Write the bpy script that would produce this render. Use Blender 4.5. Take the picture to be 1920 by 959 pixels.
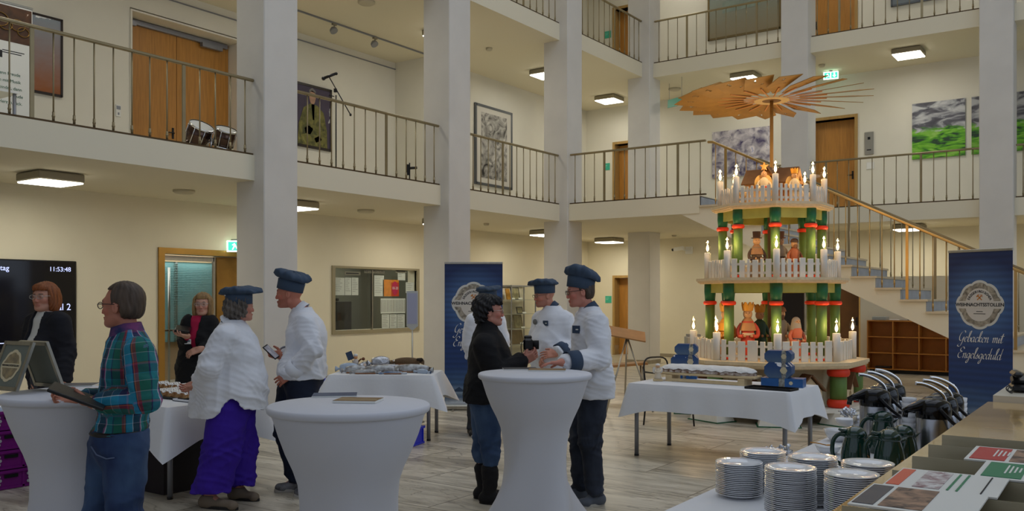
import bpy, math, random
import numpy as np
from mathutils import Vector, Matrix, geometry
random.seed(7); np.random.seed(7)
SC = bpy.context.scene
for _o in list(bpy.data.objects): bpy.data.objects.remove(_o)
COL = SC.collection
PI = math.pi
# ---------------------------------------------------------------- camera
EYE = 1.63; FPX = 1662.0; CX = 960.0; HY = 559.0
YAW = math.atan2(.5758, .8177)          # the hall's axes are turned against the view
cam_d = bpy.data.cameras.new('camera'); cam = bpy.data.objects.new('camera', cam_d); COL.objects.link(cam)
cam.location = (0, 0, EYE); cam.rotation_euler = (PI/2, 0, YAW)
cam_d.sensor_width = 36; cam_d.lens = 36*FPX/1920; cam_d.shift_y = (HY-479.5)/1920
cam_d.clip_end = 200
SC.camera = cam
# ---------------------------------------------------------------- view + world
SC.view_settings.view_transform = 'Standard'
SC.view_settings.look = 'None'
SC.view_settings.exposure = -0.08
SC.view_settings.gamma = 1.0
SC.view_settings.use_curve_mapping = False
W = bpy.data.worlds.new('overcast_sky'); SC.world = W; W.use_nodes = True
_bg = W.node_tree.nodes['Background']; _bg.inputs[0].default_value = (.62, .74, 1, 1); _bg.inputs[1].default_value = .35
def area(name, loc, rot, sx, sy, power, col):
    l = bpy.data.lights.new(name, 'AREA'); l.shape = 'RECTANGLE'; l.size = sx; l.size_y = sy
    l.energy = power; l.color = col
    o = bpy.data.objects.new(name, l); o.location = loc; o.rotation_euler = rot; COL.objects.link(o); return o
# daylight through the roof glazing of the atrium and through the window wall on the right
SKY_W, WIN_W, LAMP_W, BULB_W = 420, 480, 15, .85
area('skylight_daylight', (-3, 9.0, 11.9), (0, 0, 0), 10, 16, SKY_W, (.90, .95, 1))
area('window_daylight', (9.6, 9.0, 6.4), (0, PI/2, 0), 9, 20, WIN_W, (.70, .83, 1))
area('rear_window_daylight', (-2.0, -7.6, 5.6), (PI/2, 0, 0), 16, 9, 90, (.9, .93, 1))
try:
    SC.cycles.use_denoising = True
    SC.cycles.max_bounces = 7; SC.cycles.diffuse_bounces = 4; SC.cycles.glossy_bounces = 3
    SC.cycles.transmission_bounces = 5; SC.cycles.transparent_max_bounces = 8
    SC.cycles.sample_clamp_indirect = 4; SC.cycles.caustics_reflective = False; SC.cycles.caustics_refractive = False
except Exception: pass

# ---------------------------------------------------------------- helpers
def at(px, py, d):
    """point of the hall seen at a photo pixel, at depth d"""
    t = (px-CX)/FPX
    return Vector((d*(.8176*t-.5758), d*(.5758*t+.8177), EYE-(py-HY)*d/FPX))
def flr(px, d, z=0):
    v = at(px, HY, d); v.z = z; return v

MATS = {}
def _nt(name):
    m = bpy.data.materials.new(name); m.use_nodes = True; MATS[name] = m
    return m, m.node_tree, m.node_tree.nodes['Principled BSDF']
def mat(name, col, rough=.6, metal=0, var=0, vscale=8, bump=0, bscale=60, emis=0, trans=0, coat=0, stretch=(1,1,1), ior=1.45, col2=None, sheen=0):
    if name in MATS: return MATS[name]
    m, nt, b = _nt(name); N = nt.nodes; L = nt.links
    b.inputs['Base Color'].default_value = (*col, 1); b.inputs['Roughness'].default_value = rough
    b.inputs['Metallic'].default_value = metal; b.inputs['IOR'].default_value = ior
    b.inputs['Transmission Weight'].default_value = trans; b.inputs['Coat Weight'].default_value = coat
    if sheen: b.inputs['Sheen Weight'].default_value = sheen
    if emis:
        b.inputs['Emission Color'].default_value = (*col, 1); b.inputs['Emission Strength'].default_value = emis
    if var or bump or col2:
        tc = N.new('ShaderNodeTexCoord'); mp = N.new('ShaderNodeMapping'); mp.inputs['Scale'].default_value = stretch
        L.new(tc.outputs['Object'], mp.inputs[0])
    if var or col2:
        n = N.new('ShaderNodeTexNoise'); n.inputs['Scale'].default_value = vscale; n.inputs['Detail'].default_value = 4
        L.new(mp.outputs[0], n.inputs['Vector'])
        r = N.new('ShaderNodeValToRGB'); r.color_ramp.elements[0].position = .35; r.color_ramp.elements[1].position = .68
        c2 = col2 if col2 else tuple(min(1, c*(1+var)) for c in col)
        c1 = col if col2 else tuple(c*(1-var) for c in col)
        r.color_ramp.elements[0].color = (*c1, 1); r.color_ramp.elements[1].color = (*c2, 1)
        L.new(n.outputs[0], r.inputs[0]); L.new(r.outputs[0], b.inputs['Base Color'])
    if bump:
        n2 = N.new('ShaderNodeTexNoise'); n2.inputs['Scale'].default_value = bscale; n2.inputs['Detail'].default_value = 3
        L.new(mp.outputs[0], n2.inputs['Vector'])
        bp = N.new('ShaderNodeBump'); bp.inputs['Strength'].default_value = bump; bp.inputs['Distance'].default_value = .01
        L.new(n2.outputs[0], bp.inputs['Height']); L.new(bp.outputs[0], b.inputs['Normal'])
    return m
def srgb(r, g, b):
    f = lambda c: ((c/255+.055)/1.055)**2.4 if c > 10 else c/255/12.92
    return (f(r), f(g), f(b))

class MB:
    """collects shapes into one mesh"""
    def __init__(s): s.v = []; s.f = []; s.m = []; s.mi = 0; s.sm = []; s.smooth = False
    def add(s, vs, fs, smooth=None):
        o = len(s.v); s.v += [tuple(v) for v in vs]
        for f in fs:
            s.f.append([i+o for i in f]); s.m.append(s.mi); s.sm.append(s.smooth if smooth is None else smooth)
        return s
    def box(s, c, d, R=None, bev=0):
        x, y, z = d[0]/2, d[1]/2, d[2]/2
        if bev <= 0:
            vs = [Vector((a*x, b*y, e*z)) for a in (-1, 1) for b in (-1, 1) for e in (-1, 1)]
            fs = [(0,1,3,2),(4,6,7,5),(0,4,5,1),(2,3,7,6),(0,2,6,4),(1,5,7,3)]
        else:
            g = bev; vs = []; idx = {}
            def V(a, b, e, ax):
                k = (a, b, e, ax)
                if k not in idx:
                    p = [a*x, b*y, e*z]
                    for i in range(3):
                        if i != ax: p[i] -= (a, b, e)[i]*g
                    idx[k] = len(vs); vs.append(Vector(p))
                return idx[k]
            fs = []
            for ax in range(3):
                for sg in (-1, 1):
                    o = [i for i in range(3) if i != ax]
                    q = []
                    for (u, w) in ((-1,-1),(1,-1),(1,1),(-1,1)):
                        t = [0]*3; t[ax] = sg; t[o[0]] = u; t[o[1]] = w; q.append(V(*t, ax))
                    fs.append(q if (sg > 0) != (ax == 1) else q[::-1])
            for ax in range(3):
                o = [i for i in range(3) if i != ax]
                for u in (-1, 1):
                    for w in (-1, 1):
                        a = [0]*3; b = [0]*3; a[ax] = -1; b[ax] = 1
                        a[o[0]] = b[o[0]] = u; a[o[1]] = b[o[1]] = w
                        fs.append([V(*a, o[0]), V(*b, o[0]), V(*b, o[1]), V(*a, o[1])])
            for a in (-1, 1):
                for b in (-1, 1):
                    for e in (-1, 1): fs.append([V(a,b,e,0), V(a,b,e,1), V(a,b,e,2)])
        c = Vector(c)
        return s.add([(R @ v if R else v)+c for v in vs], fs, False)
    def lathe(s, prof, n=24, c=(0,0,0), R=None, cap=True, sx=1, sy=1, smooth=True):
        c = Vector(c); vs = []; k = len(prof)
        for i in range(n):
            a = 2*PI*i/n; ca, sa = math.cos(a), math.sin(a)
            for r, z in prof:
                v = Vector((r*ca*sx, r*sa*sy, z)); vs.append((R @ v if R else v)+c)
        fs = [[i*k+j, ((i+1) % n)*k+j, ((i+1) % n)*k+j+1, i*k+j+1] for i in range(n) for j in range(k-1)]
        s.add(vs, fs, smooth)
        if cap:
            o = len(s.v)-len(vs)
            for j, rev in ((0, True), (k-1, False)):
                if prof[j][0] > 1e-6:
                    f = [o+i*k+j for i in range(n)]
                    s.f.append(f[::-1] if rev else f); s.m.append(s.mi); s.sm.append(False)
        return s
    def cyl(s, a, b, r, r2=None, n=12):
        a = Vector(a); b = Vector(b); d = b-a
        R = d.to_track_quat('Z', 'Y').to_matrix()
        return s.lathe([(r, 0), (r if r2 is None else r2, d.length)], n, a, R)
    def ell(s, c, r, n=14, m=9, R=None):
        prof = [(max(1e-7, math.cos(-PI/2+PI*j/(m-1))), math.sin(-PI/2+PI*j/(m-1))) for j in range(m)]
        c = Vector(c); S = Matrix.Diagonal(Vector(r)); RR = (R @ S) if R else S
        return s.lathe(prof, n, c, RR, cap=False)
    def tube(s, pts, r, n=8, closed=False, flat=1.0):
        P = [Vector(p) for p in pts]; k = len(P); vs = []
        up = Vector((0, 0, 1)); prev = None
        for i in range(k):
            t = (P[(i+1) % k]-P[i-1]) if closed else (P[min(i+1, k-1)]-P[max(i-1, 0)])
            if t.length < 1e-9: t = Vector((0,0,1))
            t.normalize()
            if prev is None:
                u = up.cross(t)
                if u.length < .05: u = Vector((1,0,0)).cross(t)
            else: u = prev-t*prev.dot(t)
            u.normalize(); prev = u; w = t.cross(u)
            rr = r[i] if isinstance(r, (list, tuple)) else r
            for j in range(n):
                a = 2*PI*j/n; vs.append(P[i]+u*math.cos(a)*rr+w*math.sin(a)*rr*flat)
        fs = []
        for i in range(k if closed else k-1):
            for j in range(n):
                fs.append([i*n+j, i*n+(j+1) % n, ((i+1) % k)*n+(j+1) % n, ((i+1) % k)*n+j])
        if not closed: fs += [list(range(n))[::-1], [(k-1)*n+j for j in range(n)]]
        return s.add(vs, fs, True)
    def prism(s, loops, h, M=None, z0=0):
        """loops: outer outline and holes in xy, thickness h along z, through matrix M (4x4)"""
        M = M or Matrix.Identity(4)
        pl = [[Vector((x, y, 0)) for x, y in lp] for lp in loops]
        tri = geometry.tessellate_polygon(pl); flat = [p for lp in pl for p in lp]; n = len(flat)
        vs = [M @ Vector((p.x, p.y, z0)) for p in flat]+[M @ Vector((p.x, p.y, z0+h)) for p in flat]
        fs = []
        for a, b, c in tri:
            ar = (flat[b]-flat[a]).cross(flat[c]-flat[a]).z
            if ar < 0: b, c = c, b
            fs.append([c, b, a]); fs.append([a+n, b+n, c+n])
        o = 0
        for li, lp in enumerate(pl):
            k = len(lp); A = sum(lp[i].x*lp[(i+1) % k].y-lp[(i+1) % k].x*lp[i].y for i in range(k))
            ccw = (A > 0) == (li == 0)
            for i in range(k):
                q = [o+i, o+(i+1) % k, o+(i+1) % k+n, o+i+n]; fs.append(q if ccw else q[::-1])
            o += k
        return s.add(vs, fs, False)
    def mesh(s, name, mats):
        me = bpy.data.meshes.new(name); me.from_pydata(s.v, [], s.f)
        for m in (mats if isinstance(mats, (list, tuple)) else [mats]): me.materials.append(m)
        me.polygons.foreach_set('material_index', s.m); me.polygons.foreach_set('use_smooth', s.sm)
        me.update(); return me
    def build(s, name, mats, parent=None, loc=None, rot=None):
        o = bpy.data.objects.new(name, s.mesh(name, mats)); COL.objects.link(o)
        if parent: o.parent = parent
        if loc is not None: o.location = loc
        if rot is not None: o.rotation_euler = rot
        return o
def tag(o, label=None, cat=None, group=None, kind=None):
    if label: o['label'] = label
    if cat: o['category'] = cat
    if group: o['group'] = group
    if kind: o['kind'] = kind
    return o
def thing(name, label, cat, loc=(0,0,0), rz=0, group=None):
    o = bpy.data.objects.new(name, None); COL.objects.link(o); o.empty_display_size = .1
    o.location = loc; o.rotation_euler = (0, 0, rz)
    return tag(o, label, cat, group)
def kids(o): return [c for c in bpy.data.objects if c.parent == o]
def dup(o, loc, rz=None, label=None, group=None, parent=None):
    c = o.copy(); COL.objects.link(c)
    if parent: c.parent = parent
    else:
        c.location = loc
        if rz is not None: c.rotation_euler = (0, 0, rz)
        if label: c['label'] = label
        if group: c['group'] = group
    for k in kids(o): dup(k, None, parent=c)
    return c
def struct(name, mb, m, parent=None):
    o = mb.build(name, m, parent)
    if not parent: o['kind'] = 'structure'
    return o
def bxw(mb, p0, p1, q0, q1, z0, z1):
    return mb.box(((p0+p1)/2, (q0+q1)/2, (z0+z1)/2), (abs(p1-p0), abs(q1-q0), abs(z1-z0)))
def rotz(a): return Matrix.Rotation(a, 3, 'Z')
def frame4(o, x, y):
    """matrix with origin o and x, y axes"""
    x = Vector(x).normalized(); y = Vector(y).normalized(); z = x.cross(y)
    M = Matrix((x, y, z)).transposed().to_4x4(); M.translation = Vector(o); return M
_tc = {}
def text_me(s, size=1, align='CENTER', ext=.0, shear=0, bold=0):
    k = (s, size, align, ext, shear, bold)
    if k in _tc: return _tc[k]
    c = bpy.data.curves.new('writing', 'FONT'); c.body = s; c.size = size; c.align_x = align; c.align_y = 'CENTER'
    c.extrude = ext; c.shear = shear; c.offset = bold; c.resolution_u = 3
    o = bpy.data.objects.new('writing', c); me = bpy.data.meshes.new_from_object(o)
    bpy.data.objects.remove(o); bpy.data.curves.remove(c)
    V = [tuple(v.co) for v in me.vertices]; F = [list(p.vertices) for p in me.polygons]
    bpy.data.meshes.remove(me); _tc[k] = (V, F); return _tc[k]
def add_text(mb, s, M, size, align='CENTER', ext=.0008, shear=0, bold=0, z=0):
    V, F = text_me(s, 1, align, 0, shear, bold/size)
    n = len(V); vs = []
    for dz in (z, z+ext*2):
        vs += [M @ Vector((x*size, y*size, dz)) for x, y, _ in V]
    fs = []
    for f in F: fs.append(f[::-1]); fs.append([i+n for i in f])
    return mb.add(vs, fs, False)
def catmull(P, n=6):
    P = [Vector((p[0], p[1], p[2] if len(p) > 2 else 0)) for p in P]; out = []
    for i in range(len(P)-1):
        a = P[max(i-1, 0)]; b = P[i]; c = P[i+1]; d = P[min(i+2, len(P)-1)]
        for j in range(n):
            t = j/n; out.append(.5*((2*b)+(c-a)*t+(2*a-5*b+4*c-d)*t*t+(3*b-a-3*c+d)*t**3))
    out.append(P[-1]); return out
GLY = {
'e': ([[(0,.18),(.2,.3),(.22,.42),(.12,.46),(.03,.3),(.05,.08),(.16,0),(.32,.12)]], .3),
'b': ([[(0,.12),(.12,.5),(.2,.95),(.12,1.0),(.07,.8),(.07,.1),(.15,0),(.28,.08),(.3,.3),(.2,.38),(.36,.36)]], .34),
'a': ([[(.28,.38),(.15,.46),(.03,.3),(.05,.05),(.15,0),(.26,.2),(.29,.44),(.27,.1),(.32,0),(.42,.1)]], .4),
'c': ([[(.24,.38),(.14,.46),(.03,.3),(.05,.06),(.16,0),(.3,.12)]], .28),
'k': ([[(0,.1),(.12,.5),(.2,.95),(.13,1.0),(.07,.8),(.05,0)],[(.06,.2),(.2,.44),(.26,.36),(.1,.24),(.24,.02),(.36,.1)]], .34),
'n': ([[(0,.35),(.06,.45),(.06,0)],[(.06,.25),(.2,.46),(.26,.38),(.25,.08),(.31,0),(.4,.1)]], .38),
'm': ([[(0,.35),(.06,.45),(.06,0)],[(.06,.25),(.18,.46),(.24,.38),(.22,0)],[(.23,.25),(.35,.46),(.41,.38),(.4,.08),(.46,0),(.55,.1)]], .53),
'i': ([[(0,.15),(.08,.44),(.06,.08),(.12,0),(.22,.12)],[(.12,.6),(.15,.64)]], .2),
't': ([[(0,.2),(.13,.85),(.08,.1),(.15,0),(.26,.12)],[(-.04,.6),(.26,.63)]], .25),
'g': ([[(.28,.38),(.15,.46),(.03,.3),(.05,.08),(.15,.02),(.26,.2),(.29,.44),(.27,-.1),(.2,-.42),(.08,-.4),(.12,-.2),(.4,.1)]], .38),
'l': ([[(0,.1),(.14,.6),(.2,.95),(.13,1.0),(.07,.8),(.07,.1),(.14,0),(.24,.1)]], .22),
's': ([[(0,.1),(.14,.46),(.12,.35),(.22,.15),(.12,0),(.02,.06)],[(.12,0),(.3,.1)]], .28),
'd': ([[(.26,.38),(.14,.46),(.03,.3),(.05,.05),(.14,0),(.26,.2),(.34,1.0),(.28,.1),(.33,0),(.42,.1)]], .4),
'u': ([[(0,.3),(.06,.44),(.06,.08),(.14,0),(.26,.15),(.29,.44),(.28,.08),(.34,0),(.42,.1)]], .4),
'G': ([[(.5,.85),(.4,1.02),(.15,.85),(.03,.5),(.1,.15),(.3,.1),(.45,.45),(.42,.1),(.3,-.4),(.1,-.45),(.05,-.3),(.55,.08)]], .55),
'E': ([[(.5,.85),(.4,1.02),(.2,.95),(.15,.7),(.35,.58),(.1,.5),(.03,.2),(.2,0),(.52,.15)]], .5),
' ': ([], .32)}
def script(mb, s, M, size, nib=.055, shear=.28, z=.001):
    x = 0
    for ch in s:
        st, adv = GLY[ch]
        for pts in st:
            C = catmull(pts, 5); nv = Vector((.75, .55))*nib*.5; vs = []
            for p in C:
                for sg in (-1, 1):
                    yy = p.y+nv.y*sg; vs.append(M @ Vector(((x+p.x+nv.x*sg+yy*shear)*size, yy*size, z)))
            mb.add(vs, [[2*i, 2*i+1, 2*i+3, 2*i+2] for i in range(len(C)-1)], False)
        x += adv
    return x*size
# ---------------------------------------------------------------- materials
M_wall = mat('wall_plaster', srgb(226,222,208), .85, var=.02, vscale=1.5, bump=.06, bscale=220)
M_gwall = mat('ground_wall_plaster', srgb(226,218,194), .85, var=.02, vscale=1.5, bump=.06, bscale=220)
M_pil = mat('pillar_plaster', srgb(214,210,202), .8, var=.03, vscale=2, bump=.08, bscale=160)
M_ceil = mat('ceiling_paint', srgb(228,220,196), .9)
M_base = mat('stone_skirting', srgb(150,140,120), .5, var=.08, vscale=6)
M_oak = mat('orange_oak_veneer', srgb(178,124,54), .42, var=.13, vscale=7, stretch=(5,5,.35), coat=.2)
M_oakd = mat('oak_frame', srgb(176,142,84), .45, var=.1, vscale=5, stretch=(4,4,.4))
M_brass = mat('aged_brass', srgb(170,132,66), .35, .75, var=.08, vscale=3)
M_rail = mat('brushed_bronze_metal', srgb(150,136,104), .38, .7, var=.08, vscale=4)
M_steel = mat('brushed_steel', srgb(178,174,162), .3, .9, var=.06, vscale=30, stretch=(1,1,.05))
M_chrome = mat('chrome', srgb(225,225,225), .08, 1)
M_grey = mat('grey_metal', srgb(140,142,148), .4, .5)
M_lampbody = mat('lamp_housing', srgb(150,142,120), .5)
M_diff = mat('lamp_diffuser', (1, .97, .86), .5, emis=9)
M_black = mat('black_plastic', srgb(18,18,20), .35)
M_blackm = mat('black_matte', srgb(16,15,16), .8)
M_white = mat('white_paint', srgb(232,232,228), .5)
M_paper = mat('white_paper', srgb(226,226,220), .8)
M_cloth = mat('white_tablecloth', srgb(226,228,232), .8, bump=.12, bscale=30, sheen=.2)
M_span = mat('white_stretch_cloth', srgb(208,210,218), .7, bump=.04, bscale=300)
M_porc = mat('white_porcelain', srgb(232,234,238), .12, coat=.5)
M_wood = mat('pale_spruce_wood', srgb(214,190,146), .6, var=.1, vscale=6, stretch=(1,1,8))
M_woodl = mat('light_limewood', srgb(226,204,164), .55, var=.08, vscale=6, stretch=(1,6,1))
M_ply = mat('warm_plywood', srgb(172,130,62), .5, var=.12, vscale=4)
M_pick = mat('white_painted_picket', srgb(232,226,212), .6, var=.03)
M_green = mat('green_stained_wood', srgb(98,128,62), .55, var=.14, vscale=5, stretch=(3,3,.6))
M_greend = mat('dark_green_stained_wood', srgb(22,92,58), .55, var=.15, vscale=5)
M_olive = mat('olive_stained_wood', srgb(158,158,78), .6, var=.1, vscale=5)
M_red = mat('orange_red_wood', srgb(232,62,30), .5, var=.06)
def glass_mat(name, tint=(.96,.98,.97), f=.06):
    m, nt, b = _nt(name); N = nt.nodes; L = nt.links
    t = N.new('ShaderNodeBsdfTransparent'); t.inputs[0].default_value = (*tint, 1)
    g = N.new('ShaderNodeBsdfGlossy'); g.inputs['Roughness'].default_value = .02
    lw = N.new('ShaderNodeLayerWeight'); pw = N.new('ShaderNodeMath'); pw.operation = 'POWER'; pw.inputs[1].default_value = 4; L.new(lw.outputs['Facing'], pw.inputs[0])
    fr = N.new('ShaderNodeMath'); fr.operation = 'MULTIPLY_ADD'; fr.inputs[1].default_value = .45; fr.inputs[2].default_value = f; L.new(pw.outputs[0], fr.inputs[0])
    mx = N.new('ShaderNodeMixShader'); L.new(fr.outputs[0], mx.inputs[0]); L.new(t.outputs[0], mx.inputs[1]); L.new(g.outputs[0], mx.inputs[2])
    L.new(mx.outputs[0], N['Material Output'].inputs[0]); return m
M_glass = glass_mat('clear_glass', f=.045)
M_lens = glass_mat('spectacle_lens', (.93,.94,.93), .02)
M_purple = mat('purple_crate_plastic', srgb(128,20,128), .45)
M_blue = mat('blue_crate_plastic', srgb(22,44,200), .4)
M_bluebox = mat('blue_gift_box', srgb(28,88,150), .45, col2=srgb(40,60,110), vscale=9)
M_teal = mat('teal_sign', srgb(60,180,150), .5)
M_signg = mat('exit_sign_green', (.05,.75,.4), .5, emis=1.6)
M_signw = mat('exit_sign_white', (.85,1,.95), .5, emis=2.5)
def floor_mat():
    m, nt, b = _nt('travertine_floor'); N = nt.nodes; L = nt.links
    tc = N.new('ShaderNodeTexCoord')
    br = N.new('ShaderNodeTexBrick'); br.inputs['Scale'].default_value = 1
    br.inputs['Brick Width'].default_value = 1.5; br.inputs['Row Height'].default_value = .75
    br.inputs['Mortar Size'].default_value = .006; br.inputs['Mortar Smooth'].default_value = .3; br.inputs['Bias'].default_value = 0
    br.inputs['Color1'].default_value = (.15,.15,.15,1); br.inputs['Color2'].default_value = (.85,.85,.85,1); br.inputs['Mortar'].default_value = (.5,.5,.5,1)
    L.new(tc.outputs['Object'], br.inputs['Vector'])
    mp = N.new('ShaderNodeMapping'); mp.inputs['Scale'].default_value = (.42, 2.2, 1)
    ad = N.new('ShaderNodeVectorMath'); ad.operation = 'MULTIPLY_ADD'; ad.inputs[1].default_value = (9,9,9)
    L.new(br.outputs['Color'], ad.inputs[0]); L.new(tc.outputs['Object'], ad.inputs[2])
    ad.inputs[1].default_value = (5, 5, 0); L.new(ad.outputs[0], mp.inputs[0])
    n = N.new('ShaderNodeTexNoise'); n.inputs['Scale'].default_value = 1.9; n.inputs['Detail'].default_value = 9; n.inputs['Roughness'].default_value = .68; n.inputs['Distortion'].default_value = .9
    L.new(mp.outputs[0], n.inputs['Vector'])
    r = N.new('ShaderNodeValToRGB'); e = r.color_ramp.elements
    e[0].position = .28; e[0].color = (*srgb(116,108,94), 1); e[1].position = .72; e[1].color = (*srgb(228,220,202), 1)
    k = e.new(.42); k.color = (*srgb(174,165,147), 1); k = e.new(.55); k.color = (*srgb(206,197,178), 1)
    L.new(n.outputs[0], r.inputs[0])
    # thin dark veins
    n2 = N.new('ShaderNodeTexNoise'); n2.inputs['Scale'].default_value = 1.3; n2.inputs['Detail'].default_value = 6; n2.inputs['Distortion'].default_value = 1.6
    L.new(mp.outputs[0], n2.inputs['Vector'])
    v = N.new('ShaderNodeValToRGB'); e = v.color_ramp.elements; e[0].position = .485; e[0].color = (1,1,1,1); e[1].position = .515; e[1].color = (1,1,1,1)
    k = e.new(.5); k.color = (.45,.43,.4,1); L.new(n2.outputs[0], v.inputs[0])
    mx = N.new('ShaderNodeMix'); mx.data_type = 'RGBA'; mx.blend_type = 'MULTIPLY'; mx.inputs[0].default_value = .8
    L.new(r.outputs[0], mx.inputs[6]); L.new(v.outputs[0], mx.inputs[7])
    mo = N.new('ShaderNodeMix'); mo.data_type = 'RGBA'; mo.blend_type = 'MIX'; mo.inputs[7].default_value = (*srgb(110,100,84), 1)
    L.new(br.outputs['Fac'], mo.inputs[0]); L.new(mx.outputs[2], mo.inputs[6]); L.new(mo.outputs[2], b.inputs['Base Color'])
    rr = N.new('ShaderNodeMapRange'); rr.inputs[3].default_value = .22; rr.inputs[4].default_value = .42
    L.new(n.outputs[0], rr.inputs[0]); L.new(rr.outputs[0], b.inputs['Roughness'])
    return m
M_floor = floor_mat()
def paint_mat(name, cols, scale=4, detail=6, dist=1.0, stretch=(1,1,1), voro=False, rough=.6):
    """abstract brushwork from a colour ramp over distorted noise"""
    m, nt, b = _nt(name); N = nt.nodes; L = nt.links
    tc = N.new('ShaderNodeTexCoord'); mp = N.new('ShaderNodeMapping'); mp.inputs['Scale'].default_value = stretch
    L.new(tc.outputs['Object'], mp.inputs[0])
    if voro:
        n = N.new('ShaderNodeTexVoronoi'); n.inputs['Scale'].default_value = scale; out = n.outputs['Color']
        w = N.new('ShaderNodeTexNoise'); w.inputs['Scale'].default_value = scale*1.4; w.inputs['Detail'].default_value = 5
        mm = N.new('ShaderNodeVectorMath'); mm.operation = 'MULTIPLY_ADD'; mm.inputs[1].default_value = (.5,.5,.5)
        L.new(mp.outputs[0], w.inputs['Vector']); L.new(w.outputs['Color'], mm.inputs[0]); L.new(mp.outputs[0], mm.inputs[2]); L.new(mm.outputs[0], n.inputs['Vector'])
    else:
        n = N.new('ShaderNodeTexNoise'); n.inputs['Scale'].default_value = scale; n.inputs['Detail'].default_value = detail; n.inputs['Distortion'].default_value = dist
        L.new(mp.outputs[0], n.inputs['Vector']); out = n.outputs[0]
    r = N.new('ShaderNodeValToRGB'); e = r.color_ramp.elements
    lo, hi = (0, 1) if voro else (.3, .7)
    for i, c in enumerate(cols):
        t = lo+(hi-lo)*i/(len(cols)-1)
        k = e[0] if i == 0 else (e[1] if i == len(cols)-1 else e.new(t)); k.position = t; k.color = (*c, 1)
    if voro: r.color_ramp.interpolation = 'CONSTANT'
    L.new(out, r.inputs[0]); L.new(r.outputs[0], b.inputs['Base Color']); b.inputs['Roughness'].default_value = rough
    return m
def height_mat(name, stops, axis=2, z0=0, z1=1, noise=.12, nscale=4, rough=.6, stretch=(1,1,1)):
    """picture whose colours change with height along an axis, edges broken by noise"""
    m, nt, b = _nt(name); N = nt.nodes; L = nt.links
    tc = N.new('ShaderNodeTexCoord'); sp = N.new('ShaderNodeSeparateXYZ'); L.new(tc.outputs['Object'], sp.inputs[0])
    mr = N.new('ShaderNodeMapRange'); mr.inputs[1].default_value = z0; mr.inputs[2].default_value = z1; L.new(sp.outputs[axis], mr.inputs[0])
    mp = N.new('ShaderNodeMapping'); mp.inputs['Scale'].default_value = stretch; L.new(tc.outputs['Object'], mp.inputs[0])
    n = N.new('ShaderNodeTexNoise'); n.inputs['Scale'].default_value = nscale; n.inputs['Detail'].default_value = 7; n.inputs['Distortion'].default_value = .6; L.new(mp.outputs[0], n.inputs['Vector'])
    a = N.new('ShaderNodeMath'); a.operation = 'MULTIPLY_ADD'; a.inputs[1].default_value = noise*2; L.new(n.outputs[0], a.inputs[0])
    s = N.new('ShaderNodeMath'); s.operation = 'SUBTRACT'; s.inputs[1].default_value = noise; L.new(mr.outputs[0], s.inputs[0]); L.new(s.outputs[0], a.inputs[2])
    r = N.new('ShaderNodeValToRGB'); e = r.color_ramp.elements
    for i, (t, c) in enumerate(stops):
        k = e[0] if i == 0 else (e[1] if i == len(stops)-1 else e.new(t)); k.position = t; k.color = (*c, 1)
    L.new(a.outputs[0], r.inputs[0]); L.new(r.outputs[0], b.inputs['Base Color']); b.inputs['Roughness'].default_value = rough
    return m
ORD = ['first','second','third','fourth','fifth','sixth','seventh','eighth','ninth','tenth','eleventh','twelfth','thirteenth','fourteenth','fifteenth','sixteenth','seventeenth','eighteenth','nineteenth','twentieth','twenty-first','twenty-second','twenty-third','twenty-fourth','twenty-fifth','twenty-sixth','twenty-seventh','twenty-eighth','twenty-ninth','thirtieth']

def field_mat(name, dusk=1.0):
    """brushed landscape: clouds above a bright green field"""
    m, nt, b = _nt(name); N = nt.nodes; L = nt.links; tc = N.new('ShaderNodeTexCoord'); sp = N.new('ShaderNodeSeparateXYZ'); L.new(tc.outputs['Object'], sp.inputs[0])
    def layer(scale, stretch, cols, dist=.8):
        mp = N.new('ShaderNodeMapping'); mp.inputs['Scale'].default_value = stretch; L.new(tc.outputs['Object'], mp.inputs[0]); n = N.new('ShaderNodeTexNoise'); n.inputs['Scale'].default_value = scale; n.inputs['Detail'].default_value = 6; n.inputs['Distortion'].default_value = dist; L.new(mp.outputs[0], n.inputs['Vector'])
        r = N.new('ShaderNodeValToRGB'); e = r.color_ramp.elements
        for i, (t, c) in enumerate(cols): k = e[0] if i == 0 else (e[1] if i == 1 else e.new(t)); k.position = t; k.color = (*[v*dusk for v in c], 1)
        L.new(n.outputs[0], r.inputs[0]); return n, r
    n1, sky = layer(2.4, (1,1,2.6), [(.36, srgb(70,70,80)), (.47, srgb(96,96,106)), (.52, srgb(150,152,158)), (.62, srgb(196,198,200))])
    n2, fld = layer(2.2, (1,1,4), [(.38, srgb(34,66,44)), (.43, srgb(70,140,30)), (.52, srgb(112,186,34)), (.64, srgb(150,200,90))])
    a = N.new('ShaderNodeMath'); a.operation = 'MULTIPLY_ADD'; a.inputs[1].default_value = .5; L.new(n1.outputs[0], a.inputs[0]); L.new(sp.outputs[2], a.inputs[2])
    g = N.new('ShaderNodeMapRange'); g.inputs[1].default_value = .24; g.inputs[2].default_value = .30; L.new(a.outputs[0], g.inputs[0])
    mx = N.new('ShaderNodeMix'); mx.data_type = 'RGBA'; L.new(g.outputs[0], mx.inputs[0]); L.new(fld.outputs[0], mx.inputs[6]); L.new(sky.outputs[0], mx.inputs[7]); L.new(mx.outputs[2], b.inputs['Base Color']); b.inputs['Roughness'].default_value = .5; return m
# ================================================================ THE HALL
H1, H2, SL = 3.61, 7.45, .35      # gallery floor heights, slab thickness
HC = 11.1
QB, PG, PW, PW1 = 22.45, -13.1, -14.1, -13.15
struct('floor', bxw(MB(), -16.6, 9.5, -7.5, 26, -.2, 0), M_floor)
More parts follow.
